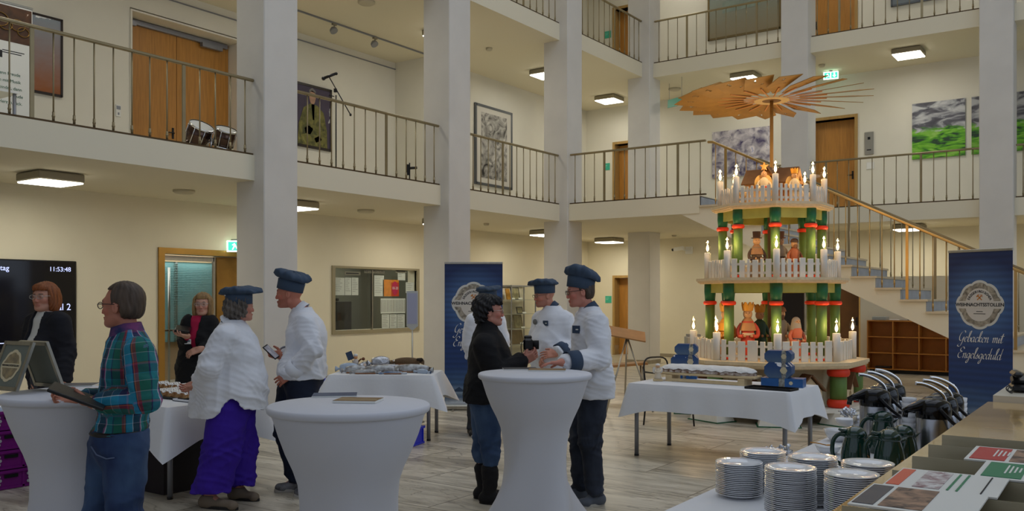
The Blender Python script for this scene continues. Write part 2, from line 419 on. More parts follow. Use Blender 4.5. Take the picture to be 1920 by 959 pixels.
# ground-floor wall on the left with its door opening and the information window opening
mb = MB()
def wall_p(mb, p, th, q0, q1, z0, z1, holes):
    """wall in a plane of constant p, its face at p, thickness behind, rectangular holes (q0,q1,z0,z1)"""
    holes = sorted(holes); q = q0
    for (a, b, c, d) in holes:
        bxw(mb, p-th, p, q, a, z0, z1)
        if c > z0: bxw(mb, p-th, p, a, b, z0, c)
        if d < z1: bxw(mb, p-th, p, a, b, d, z1)
        q = b
    bxw(mb, p-th, p, q, q1, z0, z1)
def wall_q(mb, q, th, p0, p1, z0, z1, holes):
    holes = sorted(holes); p = p0
    for (a, b, c, d) in holes:
        bxw(mb, p, a, q, q+th, z0, z1)
        if c > z0: bxw(mb, a, b, q, q+th, z0, c)
        if d < z1: bxw(mb, a, b, q, q+th, d, z1)
        p = b
    bxw(mb, p, p1, q, q+th, z0, z1)
wall_p(mb, PG, .25, -7.5, QB, 0, H1-SL, [(8.62, 11.2, 0, 2.38), (12.44, 14.9, .97, 2.235)])
struct('wall_left', mb, M_gwall)
mb = MB(); wall_p(mb, PW, .6, -7.5, 15.3, H1, H2-SL, [(8.65, 11.0, H1, 6.62)])
bxw(mb, PW-.65, PW1, 15.3, QB, H1, H2-SL)
struct('wall_gallery_left', mb, M_wall)
mb = MB(); bxw(mb, PW-.5, PW1, -7.5, QB, H2, HC); struct('wall_upper_left', mb, M_wall)
mb = MB(); wall_q(mb, QB, .4, -16, 9.5, 0, H1-SL, [(-12.2, -11.1, 0, 2.2), (-6.7, -5.5, 0, 2.3)]); struct('wall_back', mb, M_gwall)
mb = MB(); wall_q(mb, QB, .4, -16, 9.5, H1, H2-SL, [(-12.2, -11.1, H1, 6.02), (-6.72, -5.6, H1, 6.04)]); struct('wall_gallery_back', mb, M_wall)
mb = MB(); wall_q(mb, QB, .4, -16, 9.5, H2, HC, [(-12.2, -11.1, H2, 9.88), (-6.72, -5.6, H2, 9.88)]); struct('wall_upper_back', mb, M_wall)
mb = MB(); bxw(mb, -5.05, 1.5, 20.72, 20.85, 0, 2.1); struct('wall_under_stairs', mb, M_gwall)
# gallery slabs with their fascias (ceiling of the floor below)
def slab(name, z, extra=None):
    mb = MB()
    bxw(mb, PW-.6, -10, -7.5, QB+.4, z-SL, z); bxw(mb, -10, 9.5, 20, QB+.4, z-SL, z)
    if extra: bxw(mb, -10, -6.86, 16, 20, z-SL, z)
    struct(name, mb, M_ceil)
slab('ceiling_ground_floor', H1, True); slab('ceiling_gallery', H2)
mb = MB(); bxw(mb, PW-.6, -8, -7.5, QB+.4, HC, HC+.3); bxw(mb, -8, 9.5, 17.2, QB+.4, HC, HC+.3); bxw(mb, 2.2, 9.5, -7.5, 17.2, HC, HC+.3); bxw(mb, -8, 2.2, -7.5, -3.2, HC, HC+.3)
struct('ceiling', mb, M_ceil)
mb = MB()
for i in range(6): bxw(mb, -8+i*2.04-.03, -8+i*2.04+.03, -3.2, 17.2, HC+.3, HC+.45)
for i in range(8): bxw(mb, -8, 2.2, -3.2+i*2.914-.03, -3.2+i*2.914+.03, HC+.3, HC+.45)
struct('trim_1', mb, M_white)
# window wall on the right and behind
mb = MB()
bxw(mb, 8.9, 9.3, -7.5, QB, 0, .7); bxw(mb, 8.9, 9.3, -7.5, QB, 10.5, HC)
for q in np.arange(-7.4, 22.5, 2.49): bxw(mb, 8.9, 9.3, q-.12, q+.12, .7, 10.5)
for z in (3.4, 7.2): bxw(mb, 9.0, 9.2, -7.5, QB, z-.1, z+.1)
struct('wall_right', mb, M_pil)
mb = MB(); wall_q(mb, -7.5, .3, -16, 9.5, 0, HC, [(-11+i*2.6, -11+i*2.6+2.1, 1, 10.2) for i in range(7)]); struct('wall_front', mb, M_pil)
mb = MB(); bxw(mb, PG, PG+.015, 3, 8.5, 0, .09); bxw(mb, PG, PG+.015, 11.3, QB, 0, .09); bxw(mb, PG, -12.35, QB-.015, QB, 0, .09); bxw(mb, -10.9, -6.9, QB-.015, QB, 0, .09)
bxw(mb, -5.05, 1.5, 20.70, 20.72, 0, .09)
struct('baseboard_ground', mb, M_base)
# pillars
for i, (p, q) in enumerate([(-10.1, 4.35-.05), (-10.1, 8.3), (-10.1, 12.32), (-10.1, 16.25), (-10.1, 20.1), (-6.24, 20.1), (-2.26, 20.1), (1.7, 20.1)]):
    if i == 0: continue
    mb = MB(); mb.box((p, q, HC/2), (.6, .6, HC), bev=.012); bb = struct('wall_pillar', mb, M_pil)
    mb = MB()
    for s_ in (-1, 1): mb.box((p, q+s_*.306, .045), (.624, .012, .09)); mb.box((p+s_*.306, q, .045), (.012, .6, .09))
    mb.build('baseboard', M_base, bb)
# ---------------------------------------------------------------- doors
def oak_door(n, axis, a0, a1, z0, z1, plane, depth, leaves=1, handle_at=.9, fr=.07, mleaf=None, leafm=None):
    """door in an opening; axis 'q' = back wall (opening along p), 'p' = left wall"""
    root = bpy.data.objects.new('door_%d' % n, None); COL.objects.link(root); root['kind'] = 'structure'
    def B(mb, u0, u1, d0, d1, c0, c1):
        if axis == 'q': bxw(mb, u0, u1, plane+d0, plane+d1, c0, c1)
        else: bxw(mb, plane-d1, plane-d0, u0, u1, c0, c1)
    f = MB(); B(f, a0-fr, a0, -.03, depth, z0, z1+fr); B(f, a1, a1+fr, -.03, depth, z0, z1+fr); B(f, a0, a1, -.03, depth, z1, z1+fr)
    f.build('door_frame', mleaf or M_oakd, root)
    w = (a1-a0)/leaves
    for i in range(leaves):
        l = MB(); B(l, a0+i*w+.006, a0+(i+1)*w-.006, depth-.05, depth, z0+.01, z1-.004); lo = l.build('door_leaf', leafm or M_oak, root)
        if leaves == 1 or i == 0:
            u = a0+i*w+(w*handle_at)
            h = MB(); B(h, u-.02, u+.02, depth-.06, depth-.05, z0+.95, z0+1.15); B(h, u-.11, u+.01, depth-.10, depth-.085, z0+1.04, z0+1.06); B(h, u-.01, u+.01, depth-.1, depth-.05, z0+1.04, z0+1.06)
            h.build('door_handle', M_black, lo)
    return root
oak_door(1, 'q', -12.2, -11.1, 0, 2.2, QB, .3)
oak_door(2, 'q', -12.2, -11.1, H1, 6.02, QB, .3)
oak_door(3, 'q', -12.2, -11.1, H2, 9.88, QB, .3)
M_dk = mat('dark_stained_door', srgb(96,62,28), .5, var=.1, vscale=5)
oak_door(4, 'q', -6.7, -5.5, 0, 2.3, QB, .3, leafm=M_dk)
oak_door(5, 'q', -6.72, -5.6, H1, 6.04, QB, .3)
oak_door(6, 'q', -6.72, -5.6, H2, 9.88, QB, .3, handle_at=.12)
d = oak_door(7, 'p', 8.68, 10.97, H1, 6.56, PW, .45, leaves=2, fr=.03, handle_at=.93, mleaf=M_wall)
mb = MB(); bxw(mb, PW-.41, PW-.33, 8.85, 10.9, 6.46, 6.54); bxw(mb, PW-.36, PW-.28, 10.3, 10.75, 6.38, 6.46); bxw(mb, PW-.36, PW-.28, 8.75, 8.95, 6.42, 6.50)
mb.build('door_closer', M_grey, d)
# glazed vestibule door on the ground floor
root = bpy.data.objects.new('door_8', None); COL.objects.link(root); root['kind'] = 'structure'
mb = MB(); bxw(mb, PG-.25, PG+.03, 8.53, 8.64, 0, 2.46); bxw(mb, PG-.25, PG+.03, 11.16, 11.27, 0, 2.46); bxw(mb, PG-.25, PG+.03, 8.64, 11.16, 2.36, 2.46)
mb.build('door_frame', M_brass, root)
mb = MB(); bxw(mb, PG-.12, PG-.07, 9.72, 11.14, .02, 2.34); mb.build('brass_door_leaf', mat('bronze_sheet', srgb(150,112,54), .28, .6, var=.2, vscale=2.5), root)
mb = MB(); bxw(mb, PG-.11, PG-.10, 8.66, 9.7, .1, 2.3); mb.build('glass_leaf', M_glass, root)
mb = MB()
for q in (8.68, 9.68): bxw(mb, PG-.125, PG-.085, q-.02, q+.02, .02, 2.34)
bxw(mb, PG-.125, PG-.085, 8.68, 9.68, .02, .12); bxw(mb, PG-.125, PG-.085, 8.68, 9.68, 2.26, 2.34)
mb.build('leaf_frame', M_steel, root)
M_vest = mat('vestibule_wall', srgb(190,160,120), .7)
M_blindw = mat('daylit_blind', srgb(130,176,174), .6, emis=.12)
mb = MB(); V0, V1 = PG-2.6, PG-.25
bxw(mb, V0, V1, 8.0, 8.1, 0, 3); bxw(mb, V0, V1, 12.0, 12.1, 0, 3); bxw(mb, V0, V1, 8, 12.1, 2.7, 2.8); bxw(mb, V0-.1, V0, 8, 12.1, 0, .75); bxw(mb, V0-.1, V0, 8, 12.1, 2.35, 2.8)
struct('wall_vestibule', mb, M_vest)
w = bpy.data.objects.new('window_2', None); COL.objects.link(w); w['kind'] = 'structure'
mb = MB(); bxw(mb, V0-.06, V0-.04, 8.1, 12.0, .75, 2.35); mb.build('window_pane', M_blindw, w)
mb = MB()
for q in (8.1, 8.9, 9.35, 9.8, 10.6, 11.9): bxw(mb, V0-.03, V0+.02, q, q+.05, .75, 2.35)
mb.build('window_frame', M_steel, w)
mb = MB()
for i in range(44): bxw(mb, V0+.04, V0+.07, 8.15, 11.95, .8+i*.035, .8+i*.035+.007)
b = mb.build('venetian_blind', mat('blind_slat', srgb(150,190,185), .5), w)
mb = MB()
for q in (9.0, 9.28, 9.62, 9.9): mb.cyl((V1-1.5, q, .02), (V1-1.5, q, 2.2), .022)
mb.cyl((V1-1.5, 8.9, 1.02), (V1-1.5, 10, 1.02), .018); mb.cyl((V1-1.5, 8.75, .75), (V1-.9, 9.4, 1.05), .02)
o = mb.build('vestibule_turnstile', M_steel); tag(o, 'steel posts and handrail seen through the glass door', 'barrier')
area('vestibule_daylight', (V0+.3, 10, 2.5), (0, 0, 0), 1.5, 3, 45, (.92, .97, 1))
# ---------------------------------------------------------------- information window (glazed hatch with notices)
w = bpy.data.objects.new('window_1', None); COL.objects.link(w); w['kind'] = 'structure'
mb = MB(); q0, q1, z0, z1 = 12.36, 14.98, .90, 2.275
for a in ((q0, q0+.08, z0, z1), (q1-.08, q1, z0, z1), (q0+.08, q1-.08, z0, z0+.07), (q0+.08, q1-.08, z1-.042, z1)): bxw(mb, PG-.05, PG+.03, *a)
mb.build('window_frame', mat('window_frame_paint', srgb(150,140,112), .5), w)
mb = MB(); bxw(mb, PG-.03, PG-.024, q0+.08, q1-.08, z0+.07, z1-.042); mb.build('window_pane', M_glass, w)
mb = MB(); bxw(mb, PG-.06, PG-.01, 13.52, 13.545, z0+.07, z1-.06); mb.build('window_mullion', M_steel, w)
M_room = mat('office_dark_wall', srgb(112,114,100), .8)
area('office_fill_light', (PG-1.0, 13.9, 2.58), (0,0,0), .8, 1.2, 14, (1,.97,.85))  # unseen fill light, added to brighten the dark office behind the pane
mb = MB(); bxw(mb, PG-2, PG-1.9, 12, 15.4, 0, 3); bxw(mb, PG-1.9, PG-.25, 12, 12.1, 0, 3); bxw(mb, PG-1.9, PG-.25, 15.3, 15.4, 0, 3); bxw(mb, PG-2, PG-.25, 12, 15.4, 2.6, 2.7)
struct('wall_office', mb, M_room)
o = bxw(MB(), PG-1.4, PG-.7, 12.9, 13.6, 0, 1.55); o.box((PG-1.0, 13.3, 1.59), (.25, .2, .06)); tag(o.build('filing_cabinet', mat('dark_cabinet', srgb(40,40,38), .6)), 'dark cabinet standing in the office behind the information window', 'cabinet')
# notices inside the pane
def q_at(px): t = (px-CX)/FPX; return PG/(.8176*t-.5758)*(.5758*t+.8177)
def z_at(px, py): t = (px-CX)/FPX; return EYE-(py-HY)*(PG/(.8176*t-.5758))/FPX
M_txt = mat('grey_print', srgb(120,120,118), .8); M_dtxt = mat('dark_print', srgb(40,40,42), .8)
def notice(x0, x1, y0, y1, label, kind='lines', m=M_paper, group='notices in the information window'):
    qa, qb = q_at(x0), q_at(x1); za, zb = z_at((x0+x1)/2, y1), z_at((x0+x1)/2, y0)
    mb = MB(); bxw(mb, PG-.036, PG-.0325, qa, qb, za, zb)
    o = mb.build('notice', m); tag(o, label, 'notice', group)
    t = MB(); n = max(3, int((zb-za)/.04))
    if kind == 'lines':
        for i in range(n-1):
            z = zb-.03-(zb-za-.04)*i/n
            bxw(t, PG-.0322, PG-.0318, qa+.02, qa+.02+(qb-qa-.04)*random.uniform(.5, 1), z-.004, z+.003)
    elif kind == 'cols':
        n = int((qb-qa)/.045)
        for i in range(n): bxw(t, PG-.0322, PG-.0318, qa+.02+i*.045, qa+.035+i*.045, za+.03, zb-.03)
    if t.v: t.build('print', M_txt, o)
    return o
notice(629, 648, 521, 554, 'left sheet of the white paper row pinned at left'); notice(649, 661, 521, 554, 'middle sheet of the white paper row pinned at left'); notice(662, 674, 521, 554, 'right sheet of the white paper row pinned at left')
notice(704, 722, 517, 556, 'narrow white sheet left of the orange poster')
notice(748, 762, 510, 526, 'small white slip at the top right of the information window')
notice(763, 778, 530, 550, 'white sheet just right of the orange poster')
notice(716, 762, 560, 588, 'wide white sheet printed with vertical columns', 'cols')
notice(718, 732, 590, 619, 'bottom left sheet under the column table'); notice(733, 746, 590, 618, 'bottom middle sheet under the column table'); notice(747, 761, 590, 619, 'bottom right sheet under the column table')
po = notice(720, 750, 525, 556, 'orange and red poster behind the information window', 'none', mat('orange_poster', srgb(232,140,40), .7, var=.15, vscale=14), None)
if 'group' in po: del po['group']
mb = MB(); bxw(mb, PG-.0315, PG-.0305, q_at(735.5), q_at(750), z_at(742, 556), z_at(742, 530)); mb.build('red_panel', mat('poster_red', srgb(210,70,40), .7), po)
mb = MB(); mb.ell((PG-.0298, q_at(742.5), z_at(742, 541)), (.001, .1, .15)); mb.build('magenta_oval', mat('poster_magenta', srgb(190,40,80), .7), po)
mb = MB(); add_text(mb, '18-20', frame4((PG-.0285, q_at(742.5), z_at(742, 541)), (0,1,0), (0,0,1)), .085); mb.build('writing', M_paper, po)
M_plate = mat('letter_strip', srgb(120,118,102), .6)
for s_, px, py, w_, lab in (('INFORMATION', 703, 509.5, 38, 'letter strip reading INFORMATION above the notices'), ('SITZUNGEN', 662, 513, 30, 'short letter strip on the left pane'), ('TERMINE', 753, 509, 20, 'short letter strip on the right pane')):
    mb = MB(); bxw(mb, PG-.0225, PG-.0195, q_at(px-w_/2), q_at(px+w_/2), z_at(px, py+3.2), z_at(px, py-3.2)); o = mb.build('letter_strip', M_plate); tag(o, lab, 'sign')
    mb = MB()
    if s_ == 'INFORMATION': add_text(mb, s_, frame4((PG-.019, q_at(px), z_at(px, py)), (0,1,0), (0,0,1)), .085)
    else: bxw(mb, PG-.0192, PG-.0188, q_at(px-w_*.4), q_at(px+w_*.4), z_at(px, py+1), z_at(px, py-1))
    mb.build('writing', M_dtxt, o)
# ---------------------------------------------------------------- the staircase
RIS, TRD, PT, QS0, QS1 = 3.61/18, .40, -6.86, 16.0, 18.7
mb = MB(); mb2 = MB(); mb3 = MB()
out = []
for i in range(18):
    x0 = PT+i*TRD; h = H1-(i+1)*RIS
    bxw(mb2, x0, x0+TRD+.035, QS0-.03, QS1+.02, h-.035, h)                            # tread slab with nosing
    bxw(mb3, x0+.002, x0+.014, QS0+.05, QS1, h, h+RIS-.036)                                 # riser face
struct_o = struct('floor_stairs', mb2, mat('cream_stone_tread', srgb(206,190,160), .45, var=.05))
mb3.build('riser', mat('grey_stone_riser', srgb(168,176,186), .5, var=.08, vscale=5), struct_o)
# stringer side: polygon in the p-z plane
pts = [(PT, H1-.02)]
for i in range(18):
    x0 = PT+i*TRD; h = H1-(i+1)*RIS; pts += [(x0, h-.035), (x0+TRD, h-.035)]
pts += [(PT+18*TRD, 0), (PT+18*TRD-.85, 0), (PT+.15, H1-.62), (PT-.4, H1-SL), (PT-.4, H1-.02)]
M4 = Matrix(((1,0,0,0),(0,0,-1,0),(0,1,0,0),(0,0,0,1)))
mb = MB(); mb.prism([pts], QS1-QS0-.03, M4, -(QS1-.01)); mb.build('stringer', M_ceil, struct_o)
# ---------------------------------------------------------------- railings
def rail_run(label, a, b, za, zb, thick=(), h=1.04, sp=.24, group='gallery railings', foot=True, ends=(0, 0), matr=None):
    """a, b (p,q) points; za, zb floor heights. parts: handrail, bottom_strip, each baluster, each post"""
    m = matr or M_rail
    a = Vector((a[0], a[1], za)); b = Vector((b[0], b[1], zb)); d = b-a; L = Vector((d.x, d.y, 0)).length; u = d/L; uh = Vector((d.x, d.y, 0)).normalized()
    root = thing('gallery_railing', label, 'railing', a, 0, group)
    R = Matrix((uh, Vector((0,0,1)).cross(uh), Vector((0,0,1)))).transposed()
    mb = MB(); pts = [Vector((0,0,h))-u*ends[0], d+Vector((0,0,h))+u*ends[1]]
    t = (pts[1]-pts[0]); Rt = Matrix((t.normalized(), Vector((0,0,1)).cross(uh), t.normalized().cross(Vector((0,0,1)).cross(uh)))).transposed()
    mb.box((pts[0]+pts[1])/2, (t.length, .05, .04), Rt, bev=.01); mb.build('handrail', m, root)
    if foot:
        mb = MB(); mb.box(d/2+Vector((0,0,.012)), (d.length, .05, .024), Rt); mb.build('bottom_strip', mat('dark_bronze_strip', srgb(84,66,40), .5, .5), root)
    n = max(1, int(round(L/sp))); bal = None; thick = set(thick)
    for i in range(n):
        s_ = (i+.5)*L/n; base = u*s_
        if i in thick:
            mb = MB(); mb.box(Vector((0,0,h/2)), (.045, .02, h-.02), R); mb.build('post', m, root, loc=base)
        elif bal is None:
            mb = MB(); mb.cyl((0,0,0), (0,0,h-.01), .0095, n=8); mb.cyl((0,0,.03), (0,0,.13), .015, n=8); mb.cyl((0,0,.07), (0,0,.09), .019, n=8)
            bal = mb.build('baluster', m, root, loc=base)
        else:
            c = bal.copy(); COL.objects.link(c); c.parent = root; c.location = base
    return root
rail_run('bronze railing of the left gallery, leftmost stretch before the first pillar', (-10.03, 3.9), (-10.03, 7.98), H1, H1, thick=(4, 12), ends=(0,.02))
rail_run('bronze railing of the first gallery between the two nearest pillars, microphone stand behind', (-10.03, 8.62), (-10.03, 12.0), H1, H1, thick=(8,))
rail_run('bronze railing of the first gallery in front of the black and white artwork', (-10.03, 12.64), (-10.03, 15.94), H1, H1, thick=(5,))
rail_run('bronze railing of the landing running to the head of the stairs', (-9.78, 16.03), (-6.74, 16.03), H1, H1, thick=(3, 10))
rail_run('bronze railing of the back gallery behind the stairs beside the wooden door', (-6.7, 20.03), (-2.58, 20.03), H1, H1, thick=(4, 12))
rail_run('bronze railing of the back gallery right of the rightmost pillar', (-1.94, 20.03), (1.3, 20.03), H1, H1, thick=(5,))
rail_run('bronze railing of the upper left gallery before the third pillar', (-10.03, 12.64), (-10.03, 15.94), H2, H2, thick=(8,))
rail_run('bronze railing of the upper left gallery between third pillar and corner', (-10.03, 16.58), (-10.03, 19.8), H2, H2, thick=(7,))
rail_run('bronze railing of the upper back gallery in front of the grey landscape painting', (-9.78, 20.03), (-6.56, 20.03), H2, H2, thick=(3, 10))
rail_run('bronze railing of the upper back gallery in front of an oak door', (-5.92, 20.03), (-2.58, 20.03), H2, H2, thick=(2, 9))
# sloping stair railings
gold = mat('polished_brass', srgb(196,158,96), .28, .8, var=.05)
def stair_rail(label, q, m):
    p0, p1 = PT+.25, PT+18*TRD
    root = thing('stair_railing', label, 'railing', (p0, q, H1-RIS), 0, 'stair railings')
    sl = -RIS/TRD; h = 1.2; mb = MB()
    pts = [Vector((-.1, 0, h+.01)), Vector((0, 0, h)), Vector((p1-p0, 0, h+(p1-p0)*sl))]
    for a, b in ((0, 1), (1, 2)):
        t = pts[b]-pts[a]; Rt = Matrix((t.normalized(), Vector((0,1,0)), t.normalized().cross(Vector((0,1,0))))).transposed()
        mb.box((pts[a]+pts[b])/2, (t.length+.02, .05, .045), Rt, bev=.01)
    mb.build('handrail', m, root)
    for i in range(17):
        for j, off in enumerate((.1, .3)):
            x = PT+i*TRD+off-p0
            if x < 0: continue
            zt = h+x*sl; zb = H1-(i+1)*RIS-(H1-RIS)
            mb = MB()
            if j == 0 and i % 4 == 1: mb.box((x, 0, (zt+zb)/2), (.045, .02, zt-zb))
            else: mb.cyl((x, 0, zb), (x, 0, zt), .0095, n=8); mb.cyl((x, 0, zb+.05), (x, 0, zb+.13), .015, n=8)
            mb.build('post' if (j == 0 and i % 4 == 1) else 'baluster', m, root)
stair_rail('brass railing along the near side of the staircase', 16.06, gold)
stair_rail('brass railing along the far side of the staircase', 18.62, M_rail)
# ---------------------------------------------------------------- ceiling lamps
def ceil_lamp(p, q, z, label):
    r = thing('ceiling_lamp', label, 'ceiling lamp', (p, q, z), 0, None)
    mb = MB(); mb.box((0,0,-.005), (.5,.5,.01)); mb.box((0,0,-.065), (.6,.6,.11), bev=.015); mb.build('housing', M_lampbody, r)
    mb = MB(); mb.box((0,0,-.128), (.57,.57,.02), bev=.006); mb.build('diffuser', M_diff, r)
    l = bpy.data.lights.new('lamp_light', 'AREA'); l.shape = 'SQUARE'; l.size = .56; l.energy = LAMP_W*(1.25 if z < 4 else .8); l.color = (1, .92, .74) if z < 4 else (1, .95, .84)
    o = bpy.data.objects.new('lamp_light', l); COL.objects.link(o); o.parent = r; o.location = (0,0,-.142)
    return r
L0, L1 = H1-SL, H2-SL
for p, q, z, lab in [(-11.6, 6.0, L0, 'square ceiling lamp above the television under the left gallery'), (-11.6, 10.1, L0, 'square ground-floor ceiling lamp behind the first pillar'),
    (-11.6, 14.0, L0, 'square ground-floor ceiling lamp left of the second pillar'), (-11.6, 17.9, L0, 'square ground-floor ceiling lamp left of the third pillar'),
    (-11.7, 21.2, L0, 'square ground-floor ceiling lamp in the far corner by the green sign'), (-7.8, 21.1, L0, 'square ground-floor ceiling lamp seen through the pyramid columns'),
    (-4.1, 21.1, L0, 'square ceiling lamp seen through the stair railing'), (0, 21.1, L0, 'square ceiling lamp beyond the right edge of the stairs'),
    (-11.6, 14.0, L1, 'square gallery ceiling lamp beside the top of the second pillar'), (-11.6, 17.9, L1, 'square gallery ceiling lamp left of the third pillar'),
    (-11.7, 21.2, L1, 'square gallery ceiling lamp in the far corner'), (-7.8, 21.0, L1, 'square gallery ceiling lamp half hidden by the pyramid blades'),
    (-4.1, 21.0, L1, 'square gallery ceiling lamp above the green landscape paintings'), (-11.6, 10.1, L1, 'square gallery ceiling lamp above the microphone stand'), (-11.6, 6.0, L1, 'square gallery ceiling lamp above the double door')]:
    ceil_lamp(p, q, z, lab)
for q, s_ in ((8, 'nearest'), (12, 'middle'), (16, 'farthest')): ceil_lamp(-11.8, q, HC, s_+' square lamp on the top floor ceiling of the left side')
for p, s_ in ((-10, 'left'), (-6, 'middle'), (-2, 'right')): ceil_lamp(p, 21.2, HC, s_+' square lamp on the top floor ceiling of the back side')
# ceiling speakers, smoke detectors, vents
def ceil_disc(px, py, z, label, name='ceiling_speaker', r=.16, h=.05):
    d_ = (z-EYE)*FPX/(HY-py); v = at(px, py, d_); mb = MB(); mb.lathe([(r, 0), (r, -h*.6), (r*.8, -h), (0.001, -h)], 20); mb.box((0,0,-h*.3), (r*2.1, .02, .01))
    o = mb.build(name, mat('grille_paint', srgb(196,188,164), .6), loc=(v.x, v.y, z)); tag(o, label, 'ceiling fitting')
ceil_disc(345, 357, L0, 'round speaker in the ceiling left of the first pillar'); ceil_disc(686, 394, L0, 'round speaker in the ceiling above the information window')
ceil_disc(912, 419, L0, 'smoke detector under the left gallery before the third pillar', 'smoke_detector', .06, .05); ceil_disc(917, 90, L1, 'smoke detector on the gallery ceiling by the second pillar', 'smoke_detector', .07, .06)
ceil_disc(1541, 121, L1, 'smoke detector on the gallery ceiling above the pyramid blades', 'smoke_detector', .07, .06); ceil_disc(1265, 166, L1, 'round speaker on the gallery ceiling left of the pyramid blades'); ceil_disc(687, 3, L1, 'round speaker on the gallery ceiling above the microphone')
ceil_disc(1264, 441, L0, 'smoke detector on the ceiling above the security camera', 'smoke_detector', .06, .05)
# ================================================================ PEOPLE: signed-distance bodies meshed with surface nets
def nrm(v): v = np.asarray(v, float); return v/np.linalg.norm(v)
class Field:
    def __init__(s, lo, hi, h):
        s.h = h; s.lo = np.asarray(lo, float); n = np.ceil((np.asarray(hi)-s.lo)/h).astype(int)+1; s.n = n
        s.ax = [s.lo[i]+h*np.arange(n[i]) for i in range(3)]; s.f = np.full(n, .5)
    def sub(s, lo, hi):
        sl = []
        for i in range(3):
            a = max(0, int((lo[i]-s.lo[i])/s.h)-2); b = min(s.n[i], int((hi[i]-s.lo[i])/s.h)+4)
            if b <= a: return None
            sl.append(slice(a, b))
        X = s.ax[0][sl[0]][:, None, None]; Y = s.ax[1][sl[1]][None, :, None]; Z = s.ax[2][sl[2]][None, None, :]
        return tuple(sl), X, Y, Z
    def add(s, prim, grow=0):
        kind, a, k = prim[0], prim[1], prim[2]
        if kind == 'cap':
            A, B, ra, rb = np.array(a[0], float), np.array(a[1], float), a[2]+grow, a[3]+grow
            m = max(ra, rb)+k+.03; r = s.sub(np.minimum(A, B)-m, np.maximum(A, B)+m)
            if r is None: return
            sl, X, Y, Z = r; ba = B-A; L2 = ba@ba+1e-12
            t = np.clip(((X-A[0])*ba[0]+(Y-A[1])*ba[1]+(Z-A[2])*ba[2])/L2, 0, 1)
            d = np.sqrt((X-A[0]-t*ba[0])**2+(Y-A[1]-t*ba[1])**2+(Z-A[2]-t*ba[2])**2)-(ra+(rb-ra)*t)
        elif kind in ('ell', 'box'):
            C, R, M = np.array(a[0], float), np.array(a[1], float)+grow, np.array(a[2], float)   # M columns = local axes
            m = R.max()*(1 if kind == 'ell' else 1.8)+k+.03; r = s.sub(C-m, C+m)
            if r is None: return
            sl, X, Y, Z = r; P = [(X-C[0])*M[0, i]+(Y-C[1])*M[1, i]+(Z-C[2])*M[2, i] for i in range(3)]
            if kind == 'ell':
                k0 = np.sqrt(sum((P[i]/R[i])**2 for i in range(3))); k1 = np.sqrt(sum((P[i]/R[i]**2)**2 for i in range(3)))+1e-9
                d = k0*(k0-1)/k1
            else:
                rr = a[3]; q = [np.abs(P[i])-R[i]+rr for i in range(3)]
                d = np.sqrt(sum(np.maximum(c, 0)**2 for c in q))+np.minimum(np.maximum(np.maximum(q[0], q[1]), q[2]), 0)-rr
        g = s.f[sl]; op = prim[3] if len(prim) > 3 else 'u'
        if op == 'u':
            if k > 0: h = np.maximum(k-np.abs(g-d), 0)/k; s.f[sl] = np.minimum(g, d)-h*h*k/4
            else: s.f[sl] = np.minimum(g, d)
        elif op == 's':
            d = -d; kk = max(k, 1e-4); h = np.maximum(kk-np.abs(g-d), 0)/kk; s.f[sl] = np.maximum(g, d)+h*h*kk/4
    def cut(s, fn):
        """keep only where fn(X,Y,Z) <= 0"""
        X = s.ax[0][:, None, None]; Y = s.ax[1][None, :, None]; Z = s.ax[2][None, None, :]
        s.f = np.maximum(s.f, fn(X, Y, Z)+0*s.f)
    def mesh(s):
        f = s.f.copy(); f[0] = f[-1] = .01; f[:, 0] = f[:, -1] = .01; f[:, :, 0] = f[:, :, -1] = .01
        ins = f < 0; n = s.n; cnt = np.zeros(n-1); acc = np.zeros((*(n-1), 3))
        base = np.stack(np.meshgrid(*[np.arange(k) for k in n], indexing='ij'), -1)
        for ax in range(3):
            a = [slice(None)]*3; b = [slice(None)]*3; a[ax] = slice(0, -1); b[ax] = slice(1, None); a, b = tuple(a), tuple(b)
            cr = ins[a] != ins[b]; idx = np.argwhere(cr)
            if len(idx) == 0: continue
            fa = f[a][cr]; fb = f[b][cr]; t = fa/(fa-fb); p = idx.astype(float); p[:, ax] += t
            o = [i for i in range(3) if i != ax]
            for u in (0, -1):
                for w in (0, -1):
                    c = idx.copy(); c[:, o[0]] += u; c[:, o[1]] += w
                    ok = (c >= 0).all(1) & (c < n-1).all(1); cc = c[ok]
                    np.add.at(cnt, tuple(cc.T), 1); np.add.at(acc, tuple(cc.T), p[ok])
        used = cnt > 0; vid = np.full(n-1, -1); vid[used] = np.arange(used.sum())
        V = acc[used]/cnt[used][:, None]*s.h+s.lo; F = []
        for ax in range(3):
            a = [slice(None)]*3; b = [slice(None)]*3; a[ax] = slice(0, -1); b[ax] = slice(1, None)
            A_, B_ = ins[tuple(a)], ins[tuple(b)]; idx = np.argwhere(A_ != B_)
            if len(idx) == 0: continue
            o = [(ax+1) % 3, (ax+2) % 3]; idx = idx[(idx[:, o[0]] > 0) & (idx[:, o[1]] > 0) & (idx[:, o[0]] < n[o[0]]-1) & (idx[:, o[1]] < n[o[1]]-1)]
            q = []
            for u, w in ((-1, -1), (0, -1), (0, 0), (-1, 0)):
                c = idx.copy(); c[:, o[0]] += u; c[:, o[1]] += w; q.append(vid[tuple(c.T)])
            q = np.stack(q, 1); fl = ~A_[tuple(idx.T)]; q[fl] = q[fl][:, ::-1]; F.append(q)
        return V, np.concatenate(F) if F else np.zeros((0, 4), int)
